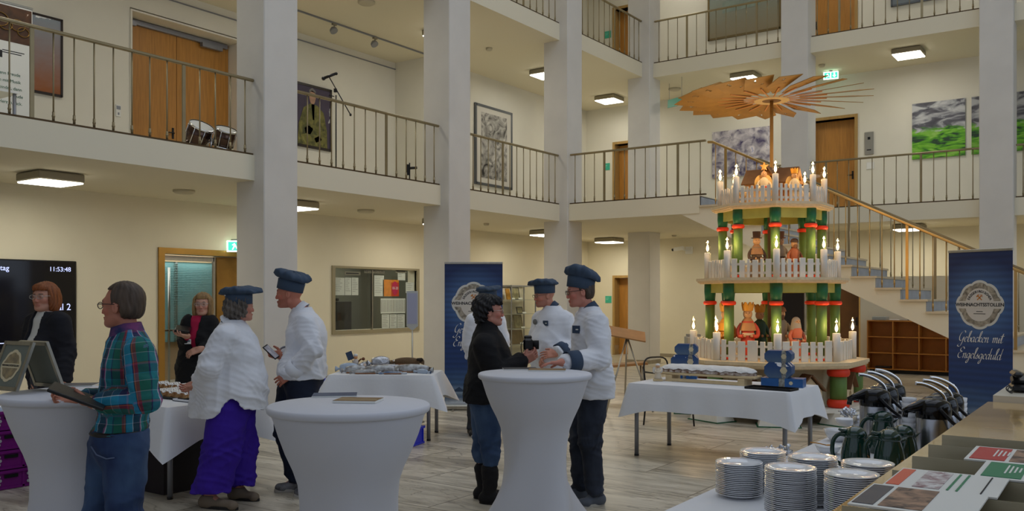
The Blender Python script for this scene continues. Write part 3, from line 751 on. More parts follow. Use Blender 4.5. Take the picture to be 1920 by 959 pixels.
def wrinkle(V, F, amp, seed=0, fx=(9, 9, 14), fn=None):
    N = vnormals(V, F); rs = np.random.RandomState(seed); d = np.zeros(len(V))
    for o in range(5):
        w = np.array(fx)*(1.5**o)*.9; ph = rs.rand(6)*7; D = rs.randn(3, 3)
        a = (V*w)@nrm(D[0])*2+ph[0]+1.6*np.sin((V*w*.6)@nrm(D[1])*2+ph[1]); d += (1-2*np.abs(np.sin(a)))*(.62**o)
    A = 1.7*amp*(fn(V) if fn else 1)
    return V+N*(d*A)[:, None]
def vnormals(V, F):
    N = np.zeros_like(V); fn = np.cross(V[F[:, 2]]-V[F[:, 0]], V[F[:, 3]]-V[F[:, 1]])
    for i in range(4): np.add.at(N, F[:, i], fn)
    return N/(np.linalg.norm(N, axis=1, keepdims=True)+1e-12)
def np_obj(name, V, F, m, parent, attr=None):
    me = bpy.data.meshes.new(name); me.from_pydata(V.tolist(), [], F.tolist()); me.polygons.foreach_set('use_smooth', [True]*len(me.polygons))
    for x in (m if isinstance(m, (list, tuple)) else [m]): me.materials.append(x)
    if attr is not None:
        for k, val in attr.items():
            a = me.attributes.new(k, 'FLOAT_COLOR' if val.shape[1] == 4 else 'FLOAT_VECTOR', 'POINT')
            a.data.foreach_set('color' if val.shape[1] == 4 else 'vector', val.astype(np.float32).ravel())
    me.update(); o = bpy.data.objects.new(name, me); COL.objects.link(o); o.parent = parent; return o
def skin_mat(name, col):
    m, nt, b = _nt(name); a = nt.nodes.new('ShaderNodeAttribute'); a.attribute_name = 'tone'
    nt.links.new(a.outputs[0], b.inputs['Base Color']); b.inputs['Roughness'].default_value = .55
    b.inputs['Subsurface Weight'].default_value = .08; b.inputs['Subsurface Radius'].default_value = (.01, .004, .002); return m
M_skin = skin_mat('skin', None)
M_eye = mat('eye_white', srgb(225,220,215), .2); M_iris = mat('iris_dark', srgb(50,40,32), .2)
def ypr(yaw, pitch=0, roll=0):
    """local axes for a body facing yaw (degrees, 0 = +x), columns right, forward, up; pitch>0 looks down"""
    a = math.radians(yaw); f = np.array([math.cos(a), math.sin(a), 0]); r = np.array([math.sin(a), -math.cos(a), 0]); u = np.array([0, 0, 1.])
    p = math.radians(pitch); f2 = f*math.cos(p)-u*math.sin(p); u2 = u*math.cos(p)+f*math.sin(p)
    q = math.radians(roll); r3 = r*math.cos(q)+u2*math.sin(q); u3 = u2*math.cos(q)-r*math.sin(q)
    return np.stack([r3, f2, u3], 1)
def hand_prims(wr, d, n, side, curl=.5, spread=.12, sc=1.0, thumb=.6):
    """wrist, direction of the hand, palm normal (out of the palm), side +1 if the thumb lies towards cross(d,n)"""
    wr = np.array(wr, float); d = nrm(d); n = np.array(n, float); n = nrm(n-d*(n@d)); l = np.cross(d, n)*side
    P = []; M = np.stack([l, d, n], 1)
    P.append(('box', (wr+d*.048*sc, (.04*sc, .048*sc, .0135*sc), M, .013*sc), .012))
    P.append(('cap', (wr-d*.03, wr+d*.02*sc, .024*sc, .025*sc), .02))
    P.append(('ell', (wr+d*.035*sc+l*.026*sc+n*.008, (.018*sc, .03*sc, .014*sc), M), .012))
    for i, (off, ln) in enumerate(((.030, .072), (.010, .08), (-.010, .075), (-.029, .058))):
        a = wr+d*.088*sc+l*off*sc; ang = curl*.5; dd = nrm(d+l*(off*spread*40))
        r = .0092*sc
        for j, fr in enumerate((.45, .32, .26)):
            dr = dd*math.cos(ang)+n*math.sin(ang); b = a+dr*ln*fr*sc
            P.append(('cap', (a, b, r, r*.9), .003 if j else .006)); a = b; r *= .9; ang += curl*(.95 if j == 0 else .7)
    a = wr+d*.03*sc+l*.034*sc; dr = nrm(d*.75+l*.75+n*thumb); b = a+dr*.042*sc; P.append(('cap', (a, b, .0125*sc, .0108*sc), .008))
    dr = nrm(d*1.0+l*.35+n*thumb*1.1); P.append(('cap', (b, b+dr*.032*sc, .0105*sc, .0088*sc), .003))
    return P
def head_prims(c, M, s=1.0, male=True):
    L = lambda x, y, z: c+M@(np.array([x, y, z])*s)
    E = lambda p, r, k, op='u': ('ell', (L(*p), np.array(r)*s, M), k, op)
    C = lambda p, q, ra, rb, k, op='u': ('cap', (L(*p), L(*q), ra*s, rb*s), k, op)
    jw = .046 if male else .041
    P = [E((0,-.014,.022), (.075,.097,.088), .01), E((0,.028,-.03), (.058,.06,.082), .03), E((0,.042,-.088), (jw,.042,.03), .03),
         C((-.045,.0,-.07), (-.022,.06,-.1), .02, .018, .02), C((.045,.0,-.07), (.022,.06,-.1), .02, .018, .02),
         E((0,.078,-.103), (.019,.015,.015), .02), E((-.036,.064,-.032), (.02,.018,.018), .02), E((.036,.064,-.032), (.02,.018,.018), .02),
         C((-.032,.078,.016), (.032,.078,.016), .011, .011, .02), E((-.031,.098,-.004), (.014,.014,.011), .012, 's'), E((.031,.098,-.004), (.014,.014,.011), .012, 's'),
         C((0,.084,.002), (0,.101,-.036), .008, .0112, .012), E((-.011,.098,-.044), (.008,.01,.007), .006), E((.011,.098,-.044), (.008,.01,.007), .006),
         E((0,.088,-.069), (.022,.012,.006), .006), E((0,.086,-.079), (.02,.012,.0065), .006), E((0,.1,-.074), (.02,.006,.0015), .003, 's'),
         E((-.077,-.008,-.018), (.009,.019,.031), .008), E((.077,-.008,-.018), (.009,.019,.031), .008), E((-.086,-.002,-.016), (.006,.009,.018), .004, 's'), E((.086,-.002,-.016), (.006,.009,.018), .004, 's'),
         E((-.031,.08,-.003), (.0125,.0125,.0125), .002), E((.031,.08,-.003), (.0125,.0125,.0125), .002)]
    return P, L
def person(S):
    """S: description. Joints are given in a frame whose x runs to the right of the view, y away, z up, origin on the floor"""
    px0, D = S['px'], S['d']; k = D/FPX
    def P(px, py, dy=0): return np.array([((px-CX)*(D+dy)-(px0-CX)*D)/FPX, dy, EYE-(py-HY)*(D+dy)/FPX])
    S_ = S['pose'](P); J = S_; g = S.get('girth', 1.0); male = S.get('male', True); hs = S.get('hs', 1.0)
    loc = flr(px0, D); root = thing('person', S['label'], 'person', loc, YAW, S.get('group'))
    Mt = ypr(J['yaw'], J.get('lean', 0)); Mh = ypr(J['hyaw'], J.get('hpitch', 0), J.get('hroll', 0))
    A = lambda n: np.array(J[n], float)
    hc = A('head'); HP, HL = head_prims(hc, Mh, hs, male)
    pel, ch, nb = A('pelvis'), A('chest'), A('neck')
    r_, f_ = Mt[:, 0], Mt[:, 1]
    wv = (pel+ch)/2+np.array([0,0,.0])
    tor = [('ell', (ch, (.165*g, .118*g, .19), Mt), .05), ('ell', (wv, (.142*g, .112*g, .17), Mt), .06), ('ell', (pel, (.168*g, .125*g, .13), Mt), .06),
           ('cap', (A('shR')*.85+nb*.15, A('shL')*.85+nb*.15, .05, .05), .06), ('cap', (nb-np.array([0,0,.03]), nb, .075, .06), .05)]
    if 'belly' in J: tor.append(('ell', (wv+f_*J['belly'][0]+np.array([0,0,J['belly'][1]]), (.15*g, .13*g, .15), Mt), .08))
    if not male: tor.append(('ell', (ch+f_*.085*g-np.array([0,0,.05]), (.12*g, .07, .07), Mt), .05))
    neck = [('cap', (nb, HL(0,-.018,-.06), .056 if male else .048, .052 if male else .045), .03)]
    arm = {}; leg = {}
    for s in 'RL':
        sh, el, wr = A('sh'+s), A('el'+s), A('wr'+s); gg = J.get('armg', 1)*(.9+.1*g)
        arm[s] = [('cap', (sh, el, .054*gg, .043*gg), .035), ('cap', (el, wr, .042*gg, .029*gg), .02)]
        hp, kn, an = A('hip'+s), A('kn'+s), A('an'+s); to = A('toe'+s)
        leg[s] = [('cap', (hp, kn, .088*g, .057*g), .05), ('cap', (kn, an, .055, .04), .02)]
        leg[s+'f'] = [('cap', (an, an+(to-an)*.3-np.array([0,0,.03]), .042, .04), .02), ('cap', (an*.95+to*.05-np.array([0,0,.045]), to, .036, .03), .02)]
    hands = {s: hand_prims(A('wr'+s), J['hd'+s], J['hn'+s], J.get('hs'+s, -1 if s == 'L' else 1), J.get('curl'+s, .5), sc=J.get('hsc', 1), thumb=J.get('th'+s, .5)) for s in 'RL'}
    tone = np.array([*srgb(*S.get('skin', (196,142,118))), 1]); vs, fs = [], []; off = 0
    def piece(prims, lo, hi, h):
        nonlocal off
        F = Field(lo, hi, h)
        for p in prims: F.add(p)
        V, Q = F.mesh()
        if len(V): vs.append(V); fs.append(Q+off); off += len(V)
    allp = tor+neck+sum(arm.values(), [])+sum([leg[k_] for k_ in leg], [])
    pts = np.array([A(n) for n in ('head','pelvis','chest','shR','shL','elR','elL','wrR','wrL','knR','knL','toeR','toeL','anR','anL')])
    lo, hi = pts.min(0)-.25, pts.max(0)+.25; lo[2] = max(lo[2], -.03)
    sk = tor+neck+sum(arm.values(), [])+sum([leg[k_] for k_ in leg], [])
    hf = .0045 if D < 8 else .006
    # one distance field; head and hands are sampled finer than the clothed trunk
    bl = lo.copy(); bh = hi.copy(); bh[2] = nb[2]+.03
    piece([(p[0], p[1], *p[2:]) for p in sk], bl, bh, .016)
    piece(HP[:1]+neck+HP[1:], hc-np.array([.15,.15,.19]), hc+np.array([.15,.15,.14]), hf)
    for s in 'RL':
        hp = hands[s]; q = np.array([p[1][0] for p in hp]); piece(hp+[arm[s][1]], q.min(0)-.045, q.max(0)+.045, .004 if D < 8 else .005)
    V = np.concatenate(vs); F = np.concatenate(fs); T = np.tile(tone, (len(V), 1))
    Lc = (V-hc)@Mh/hs
    near = np.linalg.norm(V-hc, axis=1) < .2
    lip = near & (np.abs(Lc[:, 0]) < .023) & (np.abs(Lc[:, 2]+.074) < .010) & (Lc[:, 1] > .084); T[lip, :3] = T[lip, :3]*np.array([.88,.64,.64])
    bx = np.abs(Lc[:, 0]); brow = near & (bx > .014) & (bx < .046) & (np.abs(Lc[:, 2]-.019+(bx-.03)**2*8) < .0045) & (Lc[:, 1] > .06); T[brow, :3] *= .3
    if S.get('stubble'):
        st = near & (Lc[:, 2] < -.05) & (Lc[:, 1] > .0) & ~lip; T[st, :3] *= np.array([.82,.8,.8])
    chk = near & (Lc[:, 2] < -.02) & (Lc[:, 2] > -.06) & (Lc[:, 1] > .04); T[chk, :3] *= np.array([1.05,.88,.88])
    body = np_obj('body', V, F, M_skin, root, {'tone': np.clip(T, 0, 1)})
    # eyes
    for sx in (-1, 1):
        e = MB(); c = HL(.031*sx, .0795, -.004); e.ell(c, (.0118*hs, .0118*hs, .0085*hs), 12, 9, Matrix(Mh.tolist())); eo = e.build('eye', M_eye, root)
        e = MB(); c2 = HL(.031*sx, .0888, -.004); e.ell(c2, (.0046*hs,)*3, 10, 7); e.build('iris', M_iris, eo)
    if S.get('glasses'):
        mg = S['glasses']; e = MB(); e2 = MB()
        for sx in (-1, 1):
            pts_ = [HL(sx*.034+.026*math.cos(a)*(1.0), .1+.002*math.cos(a), -.006+.017*math.sin(a)) for a in np.linspace(0, 2*PI, 17)[:-1]]
            e.tube(pts_, S.get('gw', .0016)*hs, 6, closed=True); e2.add([Vector(p) for p in pts_], [list(range(16))])
            e.tube([HL(sx*.06, .1, .0), HL(sx*.078, .07, .002), HL(sx*.082, -.01, .0), HL(sx*.08, -.025, -.012)], S.get('gw', .0016)*hs, 6)
        e.tube([HL(-.009, .101, .0), HL(0, .104, .003), HL(.009, .101, .0)], .0015*hs, 6)
        eg = e.build('glasses', mg, root); e2.build('lens', M_lens, eg)
    # ---- hair
    hair = S.get('hair')
    if hair:
        kind, hm = hair; F_ = Field(hc-np.array([.2,.2,.3]), hc+np.array([.2,.2,.2]), .006 if D < 8 else .008)
        E = lambda p, r, kk, op='u': F_.add(('ell', (HL(*p), np.array(r)*hs, Mh), kk, op))
        E((0,-.018,.03), (.085,.104,.092), .01)
        if kind == 'short': E((0,-.045,-.03), (.078,.065,.06), .03)
        if kind == 'bob': E((-.062,-.03,-.03), (.038,.07,.105), .03); E((.062,-.03,-.03), (.038,.07,.105), .03); E((0,-.06,-.03), (.085,.06,.1), .03); E((0,.06,.07), (.06,.035,.03), .03)
        if kind == 'long': E((-.07,-.01,-.06), (.034,.06,.13), .03); E((.07,-.01,-.06), (.034,.06,.13), .03); E((0,-.06,-.06), (.085,.055,.14), .03); E((0,.055,.078), (.055,.03,.025), .03)
        if kind == 'thick': E((0,-.05,.03), (.1,.095,.1), .03); E((0,-.07,-.05), (.08,.05,.07), .03); E((.0,.03,.075), (.07,.06,.04), .03)
        if kind == 'curly': E((0,-.05,-.03), (.1,.085,.085), .03); E((-.075,.0,-.02), (.03,.05,.07), .02); E((.075,.0,-.02), (.03,.05,.07), .02)
        cutf = S.get('hairline', .048)
        def face(X, Y, Z):
            l = [(X-hc[0])*Mh[0, i]+(Y-hc[1])*Mh[1, i]+(Z-hc[2])*Mh[2, i] for i in range(3)]
            wide = .066 if kind in ('bob', 'long') else .12
            f0 = np.maximum(np.maximum((.03 if kind in ('bob','long') else .018)*hs-l[1], l[2]-cutf*hs), np.abs(l[0])-wide*hs)   # <0 inside the face opening
            if kind == 'short': f0 = np.minimum(f0, np.maximum(np.maximum(-.03*hs-l[1], l[2]-.0*hs), -l[2]-.2)); f0 = np.minimum(f0, l[2]+.075*hs)
            if kind == 'thick': f0 = np.minimum(f0, np.maximum(-.02*hs-l[1], l[2]+.01*hs)); f0 = np.minimum(f0, l[2]+.11*hs)
            return -f0
        F_.cut(face); Vh, Fh = F_.mesh(); Lh = (Vh-hc)@Mh
        N_ = vnormals(Vh, Fh); ang = np.arctan2(Lh[:, 0], -Lh[:, 1]+.02)
        am = {'short': .0012, 'bob': .003, 'long': .0035, 'thick': .005, 'curly': .006}[kind]
        dsp = np.sin(ang*26+np.sin(Lh[:, 2]*40)*2.2)+.7*np.sin(ang*47+Lh[:, 2]*60)+(np.sin(Lh[:, 2]*120+ang*9) if kind in ('curly', 'thick') else 0)
        np_obj('hair', Vh+N_*(dsp*am)[:, None], Fh, hm, root)
    # ---- beret
    if 'hat' in S:
        ht = S['hat']; hM = Matrix(Mh.tolist()); tl = Matrix.Rotation(ht.get('tilt', 0), 3, 'X'); hm = S['hatm']
        c0 = Vector(HL(0, -.012, .04)); b = MB(); RR = hM @ tl
        b.lathe([(.082,-.028), (.0885,-.026), (.0905,.03), (.092,.058), (.085,.06)], 40, c0, RR, sx=hs, sy=1.2*hs, cap=False)
        bo = b.build('hat', hm, root)
        t = MB(); n = 72; rad, lift, dx, dy = ht.get('r', .14), ht.get('lift', .1), ht.get('dx', 0), ht.get('dy', 0)
        prof = [(.088, .052, 0), (.62, .058, .1), (.9, .066, .5), (1, .082, 1), (.97, .1, 1), (.8, .113, .8), (.5, .122, .4), (.2, .126, .2), (.001, .126, 0)]
        vv = []; m_ = len(prof)
        for i in range(n):
            a = 2*PI*i/n
            for j, (r, z, w) in enumerate(prof):
                rr = r if j == 0 else r*rad
                if j == 1: rr = max(.09, r*rad)
                pl = 1+w*(.07*(1-abs(math.sin(a*6.5+1.1*math.sin(a*2)))*1.6)+.03*math.sin(a*19+j)+ht.get('lop', .12)*math.cos(a-ht.get('la', 1.57)))
                zz = z+w*.007*math.sin(a*9)+.006*(j > 3)*(1-w)*math.sin(a*7+j)+w*.018*math.cos(a*2+ht.get('la', 1.57))+w*ht.get('droop', 0)*(-.05)*max(0, math.cos(a-ht.get('da', 0)))+(z-.05)*(lift/.1-1)
                vv.append(RR @ (Vector((rr*pl*math.cos(a)+dx*w, rr*pl*math.sin(a)*1.12+dy*w, zz))*hs)+c0)
        t.add(vv, [[i*m_+j, ((i+1) % n)*m_+j, ((i+1) % n)*m_+j+1, i*m_+j+1] for i in range(n) for j in range(m_-1)], True)
        t.build('beret_crown', hm, bo)
        t = MB(); t.box(c0+RR @ Vector((-.0, -.112*hs, .05*hs)), (.03, .003, .01), RR); t.build('hat_label', M_white, bo)
    # ---- clothes
    def cloth(name, prims, grow, m, amp=.002, cutfn=None, extra=(), h=None, seed=0, fx=(9,9,14), parent=None, ampf=None, attr=None):
        hh = h or (.009 if D < 8 else .012); F_ = Field(lo-.05, hi+.08, hh)
        for p in prims: F_.add(p, grow)
        for p in extra: F_.add(p)
        if cutfn: F_.cut(cutfn)
        V, Q = F_.mesh()
        V = wrinkle(V, Q, amp, seed, fx, ampf)
        return np_obj(name, V, Q, m, parent or root, attr(V) if attr else None)
    ctx = dict(P=P, J=J, A=A, tor=tor, neck=neck, arm=arm, leg=leg, Mt=Mt, Mh=Mh, HL=HL, cloth=cloth, root=root, hc=hc, g=g, nb=nb, f=f_, r=r_, hands=hands, D=D)
    S['dress'](ctx)
    return root
def trousers(c, m, top, grow=.018, flare=0, name='trousers', amp=.0025, hem=.07, extra=(), wide=0):
    A = c['A']; pr = [p for p in c['tor'] if p[0] == 'ell'][1:3]
    pr = pr+[( 'cap', (A('hip'+s), A('kn'+s), .088*c['g']+wide*.4, .06*c['g']+wide), .05) for s in 'RL']+[('cap', (A('kn'+s), A('an'+s)-np.array([0,0,.03]), .058+wide, .047+wide+flare), .03) for s in 'RL']
    return c['cloth'](name, pr, grow, m, amp, lambda X, Y, Z: np.maximum(Z-top, hem-Z), extra, seed=5, fx=(8,8,12), ampf=lambda V: .5+1.2*np.exp(-((V[:, 2]-A('knR')[2])/.12)**2)+1.2*np.exp(-((V[:, 2]-.12)/.1)**2))
def top_garment(c, m, hem, grow=.02, name='jacket', amp=.003, sleeve=.0, extra=(), hemf=None, loose=.0, attr=None, wrist=.04, seed=1, neckcut=True):
    A = c['A']; arms = []
    for s in 'RL':
        el, wr = A('el'+s), A('wr'+s); e = wr-(wr-el)*(wrist/max(.01, np.linalg.norm(wr-el)))
        g = c['arm'][s][0][1]; arms += [('cap', (A('sh'+s), el, g[2]+sleeve, g[3]+.006+sleeve), .03), ('cap', (el, e, .045+sleeve, .034+sleeve*.9), .02)]
    pr = c['tor']+arms
    ex = list(extra)
    if loose:
        pel = A('pelvis'); ex.append(('box', (pel+np.array([0,0,-.04]), (.172*c['g']+loose, .128*c['g']+loose, .24), c['Mt'], .11), .08))
    nb = c['nb']; hl = c['HL'](0, -.02, -.1)
    def cut(X, Y, Z):
        d = hem-Z if hemf is None else hemf(X, Y, Z)
        if neckcut: d = np.maximum(d, np.where((X-nb[0])**2+(Y-nb[1])**2 < .0144, Z-nb[2]-.035, -1.))
        return d
    def ampf(V):
        w = np.ones(len(V))*.45
        for s in 'RL':
            for n_, ww, am in (('el', .1, 1.6), ('sh', .09, .5), ('wr', .09, 1.0)): w += am*np.exp(-((V-A(n_+s))**2).sum(1)/ww**2)
        w += .8*np.exp(-((V[:, 2]-A('pelvis')[2]-.05)/.12)**2); return w
    return c['cloth'](name, pr, grow, m, amp, cut, ex, seed=seed, ampf=ampf, attr=attr)
def collar(c, m, r=.068, h=.042, name='collar', flare=.012, dz=0, parent=None):
    nb = Vector(c['nb']); up = (Vector(c['HL'](0, -.02, -.08))-nb).normalized(); R = up.to_track_quat('Z', 'Y').to_matrix()
    f = R.transposed() @ Vector(c['f']); a0 = math.atan2(f.y, f.x); mb = MB(); n = 40; vv = []
    for i in range(n+1):
        a = a0+.22+(2*PI-.44)*i/n; dip = -.018*max(0, math.cos(a-a0))
        for rr, z in ((r+flare+.004, -.005), (r+flare, .004), (r+.004, h), (r-.002, h+.001), (r+.002, 0)):
            vv.append(R @ Vector((rr*math.cos(a), rr*math.sin(a), z+dip+dz))+nb)
    mb.add(vv, [[i*5+j, (i+1)*5+j, (i+1)*5+j+1, i*5+j+1] for i in range(n) for j in range(4)], True)
    return mb.build(name, m, parent or c['root'])
def cuff(c, s, m, r=.043, w=.07, off=.0, name='cuff', parent=None):
    el, wr = Vector(c['A']('el'+s)), Vector(c['A']('wr'+s)); d = (wr-el).normalized(); a = wr-d*(w+off); b = wr-d*off
    R = d.to_track_quat('Z', 'Y').to_matrix(); mb = MB(); L = (b-a).length
    mb.lathe([(r-.006, .0), (r+.004, .0), (r+.004, L), (r-.001, L), (r-.005, L*.6)], 24, a, R, cap=False); return mb.build(name, m, parent or c['root'])
def shoe(c, s, m, ms, name='shoe', tall=0, L=1.0, R=.045):
    an, to = c['A']('an'+s), c['A']('toe'+s); d = to-an; d[2] = 0; d = nrm(d); side = np.array([-d[1], d[0], 0]); F_ = Field(an-np.array([.3,.3,an[2]+.03]), an+np.array([.3,.3,.1+tall]), .008 if c['D'] < 8 else .011)
    heel = np.array([an[0], an[1], .04])-d*.045; toe = np.array([to[0], to[1], .03]); fl = max(0, min(an[2], to[2]+.05)-.09)
    z = np.array([0,0,fl]); heel += z; toe += z
    for p in [('cap', (heel, heel+d*.08, R, R), .02), ('cap', (heel+d*.06, toe, R*1.0, R*.72), .03), ('cap', (toe-d*.03+side*.012, toe-side*.01, R*.8, R*.78), .02), ('cap', (an+np.array([0,0,tall]), heel+d*.02, R*1.08, R), .04)]: F_.add(p)
    zt = an[2]+.01+tall
    F_.cut(lambda X, Y, Z: np.maximum(Z-zt, fl+.004-Z)); V, Q = F_.mesh(); o = np_obj(name, V, Q, m, c['root'])
    F_.f = np.minimum(F_.f, 9); mb = MB(); n = 20; out = []
    for i in range(n):
        a = 2*PI*i/n; f = math.cos(a); y = math.sin(a)
        q = heel*(.5-.5*f)+(toe)*(.5+.5*f)+d*(f*R*.95)+side*y*R*1.05; out.append((q[0], q[1]))
    mb.prism([out], .022, None, fl); mb.build('sole', ms, o); return o
def button_row(c, pts, m, r=.006, parent=None, name='button'):
    for p in pts:
        mb = MB(); mb.ell(p, (r, r, r), 8, 5); mb.build(name, m, parent or c['root'])
# ---------------------------------------------------------------- clothes materials
M_chef = mat('white_chef_cotton', srgb(228,230,236), .85, bump=.1, bscale=25, sheen=.2)
M_trim = mat('petrol_blue_cotton', srgb(58,74,96), .85, bump=.15, bscale=60)
M_hat = mat('petrol_blue_hat_cotton', srgb(62,78,98), .85, bump=.2, bscale=40)
M_knit = mat('black_knit', srgb(14,13,16), .9, bump=.2, bscale=120)
M_coat = mat('black_wool', srgb(15,14,16), .9, bump=.15, bscale=90)
M_shoe = mat('dark_shoe', srgb(26,25,27), .5); M_sole = mat('shoe_sole', srgb(190,186,178), .7); M_dsole = mat('dark_sole', srgb(30,28,28), .7)
def jeans(name, a, b):
    return mat(name, srgb(*a), .85, col2=srgb(*b), vscale=5, bump=.25, bscale=14, stretch=(1,1,.6))
M_hairg = mat('hair_dark_grey', srgb(74,60,48), .55, var=.3, vscale=40, stretch=(1,1,.15))
M_hairr = mat('hair_auburn', srgb(140,78,36), .5, var=.25, vscale=40, stretch=(1,1,.15))
M_hairb = mat('hair_blonde', srgb(150,118,74), .5, var=.3, vscale=40, stretch=(1,1,.15))
M_hairs = mat('hair_silver', srgb(100,92,84), .55, var=.35, vscale=35, stretch=(1,1,.3))
M_hairk = mat('hair_black', srgb(20,17,18), .5, var=.3, vscale=40)
M_gd = mat('dark_glasses_frame', srgb(30,26,24), .3); M_gs = mat('silver_glasses_frame', srgb(190,186,180), .2, .9)
def plaid_mat():
    m, nt, b = _nt('plaid_shirt_cotton'); N = nt.nodes; L = nt.links
    at_ = N.new('ShaderNodeAttribute'); at_.attribute_name = 'weave'; sp = N.new('ShaderNodeSeparateXYZ'); L.new(at_.outputs['Vector'], sp.inputs[0])
    outs = []
    navy, teal, green, mag, cyan, wht, red, org = srgb(24,34,78), srgb(22,118,128), srgb(18,96,80), srgb(150,60,120), srgb(30,140,180), srgb(190,200,210), srgb(120,34,44), srgb(170,84,50)
    for ax, per, st in ((0, .2, [(0,navy),(.17,navy),(.18,mag),(.22,wht),(.25,teal),(.40,teal),(.42,navy),(.45,green),(.62,green),(.64,red),(.70,org),(.72,navy),(.74,cyan),(.9,cyan),(.92,wht),(.94,navy)]),
                        (1, .19, [(0,green),(.2,green),(.22,wht),(.235,teal),(.42,cyan),(.44,navy),(.63,navy),(.65,mag),(.69,org),(.71,navy),(.73,teal),(.93,teal),(.95,wht),(.965,green)])):
        q = N.new('ShaderNodeMath'); q.operation = 'DIVIDE'; q.inputs[1].default_value = per; L.new(sp.outputs[ax], q.inputs[0])
        f = N.new('ShaderNodeMath'); f.operation = 'FRACT'; L.new(q.outputs[0], f.inputs[0])
        r = N.new('ShaderNodeValToRGB'); r.color_ramp.interpolation = 'CONSTANT'; e = r.color_ramp.elements
        for i, (t, c) in enumerate(st):
            k = e[0] if i == 0 else (e[1] if i == 1 else e.new(t)); k.position = t; k.color = (*c, 1)
        L.new(f.outputs[0], r.inputs[0]); outs.append(r.outputs[0])
    mx = N.new('ShaderNodeMix'); mx.data_type = 'RGBA'; mx.inputs[0].default_value = .3; L.new(outs[0], mx.inputs[6]); L.new(outs[1], mx.inputs[7])
    L.new(mx.outputs[2], b.inputs['Base Color']); b.inputs['Roughness'].default_value = .85; return m
M_plaid = plaid_mat()
def weave_attr(c):
    A = c['A']
    def fn(V):
        ch, Mt = A('chest'), c['Mt']; L = (V-ch)@Mt; U = np.stack([np.arctan2(L[:, 0], -L[:, 1])*.16, V[:, 2], 0*V[:, 2]], 1)
        ds = []; us = []
        for s in 'RL':
            for a, b, r in ((A('sh'+s), A('el'+s), .05), (A('el'+s), A('wr'+s), .045)):
                ba = b-a; l = np.linalg.norm(ba); d = ba/l; t = (V-a)@d; tc = np.clip(t, 0, l); rel = V-a-tc[:, None]*d
                dist = np.linalg.norm(rel, axis=1)-r-.012; e1 = nrm(np.cross(d, [0.3, 1, .2])); e2 = np.cross(d, e1)
                ds.append(dist-(.05 if r == .045 else 0)*0); us.append(np.stack([np.arctan2(rel@e2, rel@e1)*r*1.1+.07, -t, 0*t], 1))
        ds = np.array(ds); i = ds.argmin(0); near = (ds.min(0) < .022)
        tor = np.linalg.norm((V-ch)/np.array([.17,.17,.3]), axis=1)
        sel = near & ((ds.min(0) < .012) | (tor > 1)); W_ = np.choose(i[:, None], us); U[sel] = W_[sel]; return {'weave': U}
    return fn
def patch(c, pt, w, h, m, nm='name_patch', face=None, parent=None, mark=True):
    f = Vector(face) if face is not None else Vector(c['f']); f.normalize(); r = Vector((0,0,1)).cross(f).normalized(); mb = MB()
    M4 = frame4(Vector(pt), r, Vector((0,0,1))); V = [M4 @ Vector((x*w/2, y*h/2, z)) for z in (-.006, .004) for x, y in ((-1,-1),(1,-1),(1,1),(-1,1))]
    mb.add(V, [(3,2,1,0),(4,5,6,7),(0,1,5,4),(1,2,6,5),(2,3,7,6),(3,0,4,7)]); o = mb.build(nm, m, parent or c['root'])
    if mark:
        mb = MB(); mb.box((0,0,0), (1,1,1)); mb.v = [M4 @ Vector((v[0]*w*.35+w*.18, v[1]*h*.16, .0045+v[2]*.001)) for v in mb.v]; mb.build('patch_mark', M_paper, o)
    return o
Z = lambda P, px, z, dy=0: np.array([P(px, HY, dy)[0], dy, z])

# ---- man in the plaid shirt
def dress_plaid(c):
    sh = top_garment(c, M_plaid, .935, grow=.018, name='shirt', amp=.0028, attr=weave_attr(c), sleeve=.008, wrist=.045)
    A = c['A']; collar(c, mat('plaid_collar', srgb(30,44,86), .85, col2=srgb(120,60,110), vscale=16), r=.07, h=.06, flare=.02, dz=.004, parent=sh)
    V = A('chest'); 
    for s in 'RL': cuff(c, s, mat('plaid_cuff', srgb(26,70,96), .85), r=.042, w=.05, off=.04, parent=sh)
    mb = MB(); el = A('pelvis')+np.array([0,0,.045]); M = c['Mt']
    mb.tube([Vector(el+M@np.array([.165*c['g']*math.cos(a), .124*c['g']*math.sin(a), 0])) for a in np.linspace(0, 2*PI, 37)[:-1]], .017, 6, closed=True, flat=1)
    mb.build('belt', mat('black_leather_belt', srgb(22,20,20), .45), c['root'])
    j = trousers(c, jeans('faded_blue_denim', (26,44,86), (66,92,128)), A('pelvis')[2]+.06, amp=.0032, wide=.012, name='jeans')
    b = Vector(A('pelvis')+M@np.array([-.185, .02, -.02]))
    mb = MB(); mb.tube([b+Vector((-.09,-.012,.02)), b+Vector((-.06,-.02,-.02)), b+Vector((-.01,-.022,-.04)), b+Vector((.03,-.02,-.035))], .0035, 6); mb.build('pocket_seam', mat('denim_seam', srgb(96,110,140), .8), j)
    shoe(c, 'R', M_shoe, M_dsole); shoe(c, 'L', M_shoe, M_dsole)
    w = Vector(A('wrL')); mb = MB(); d = (w-Vector(A('elL'))).normalized(); mb.cyl(w-d*.012, w+d*.006, .034, n=20); mb.build('wristwatch', M_chrome, c['root'])
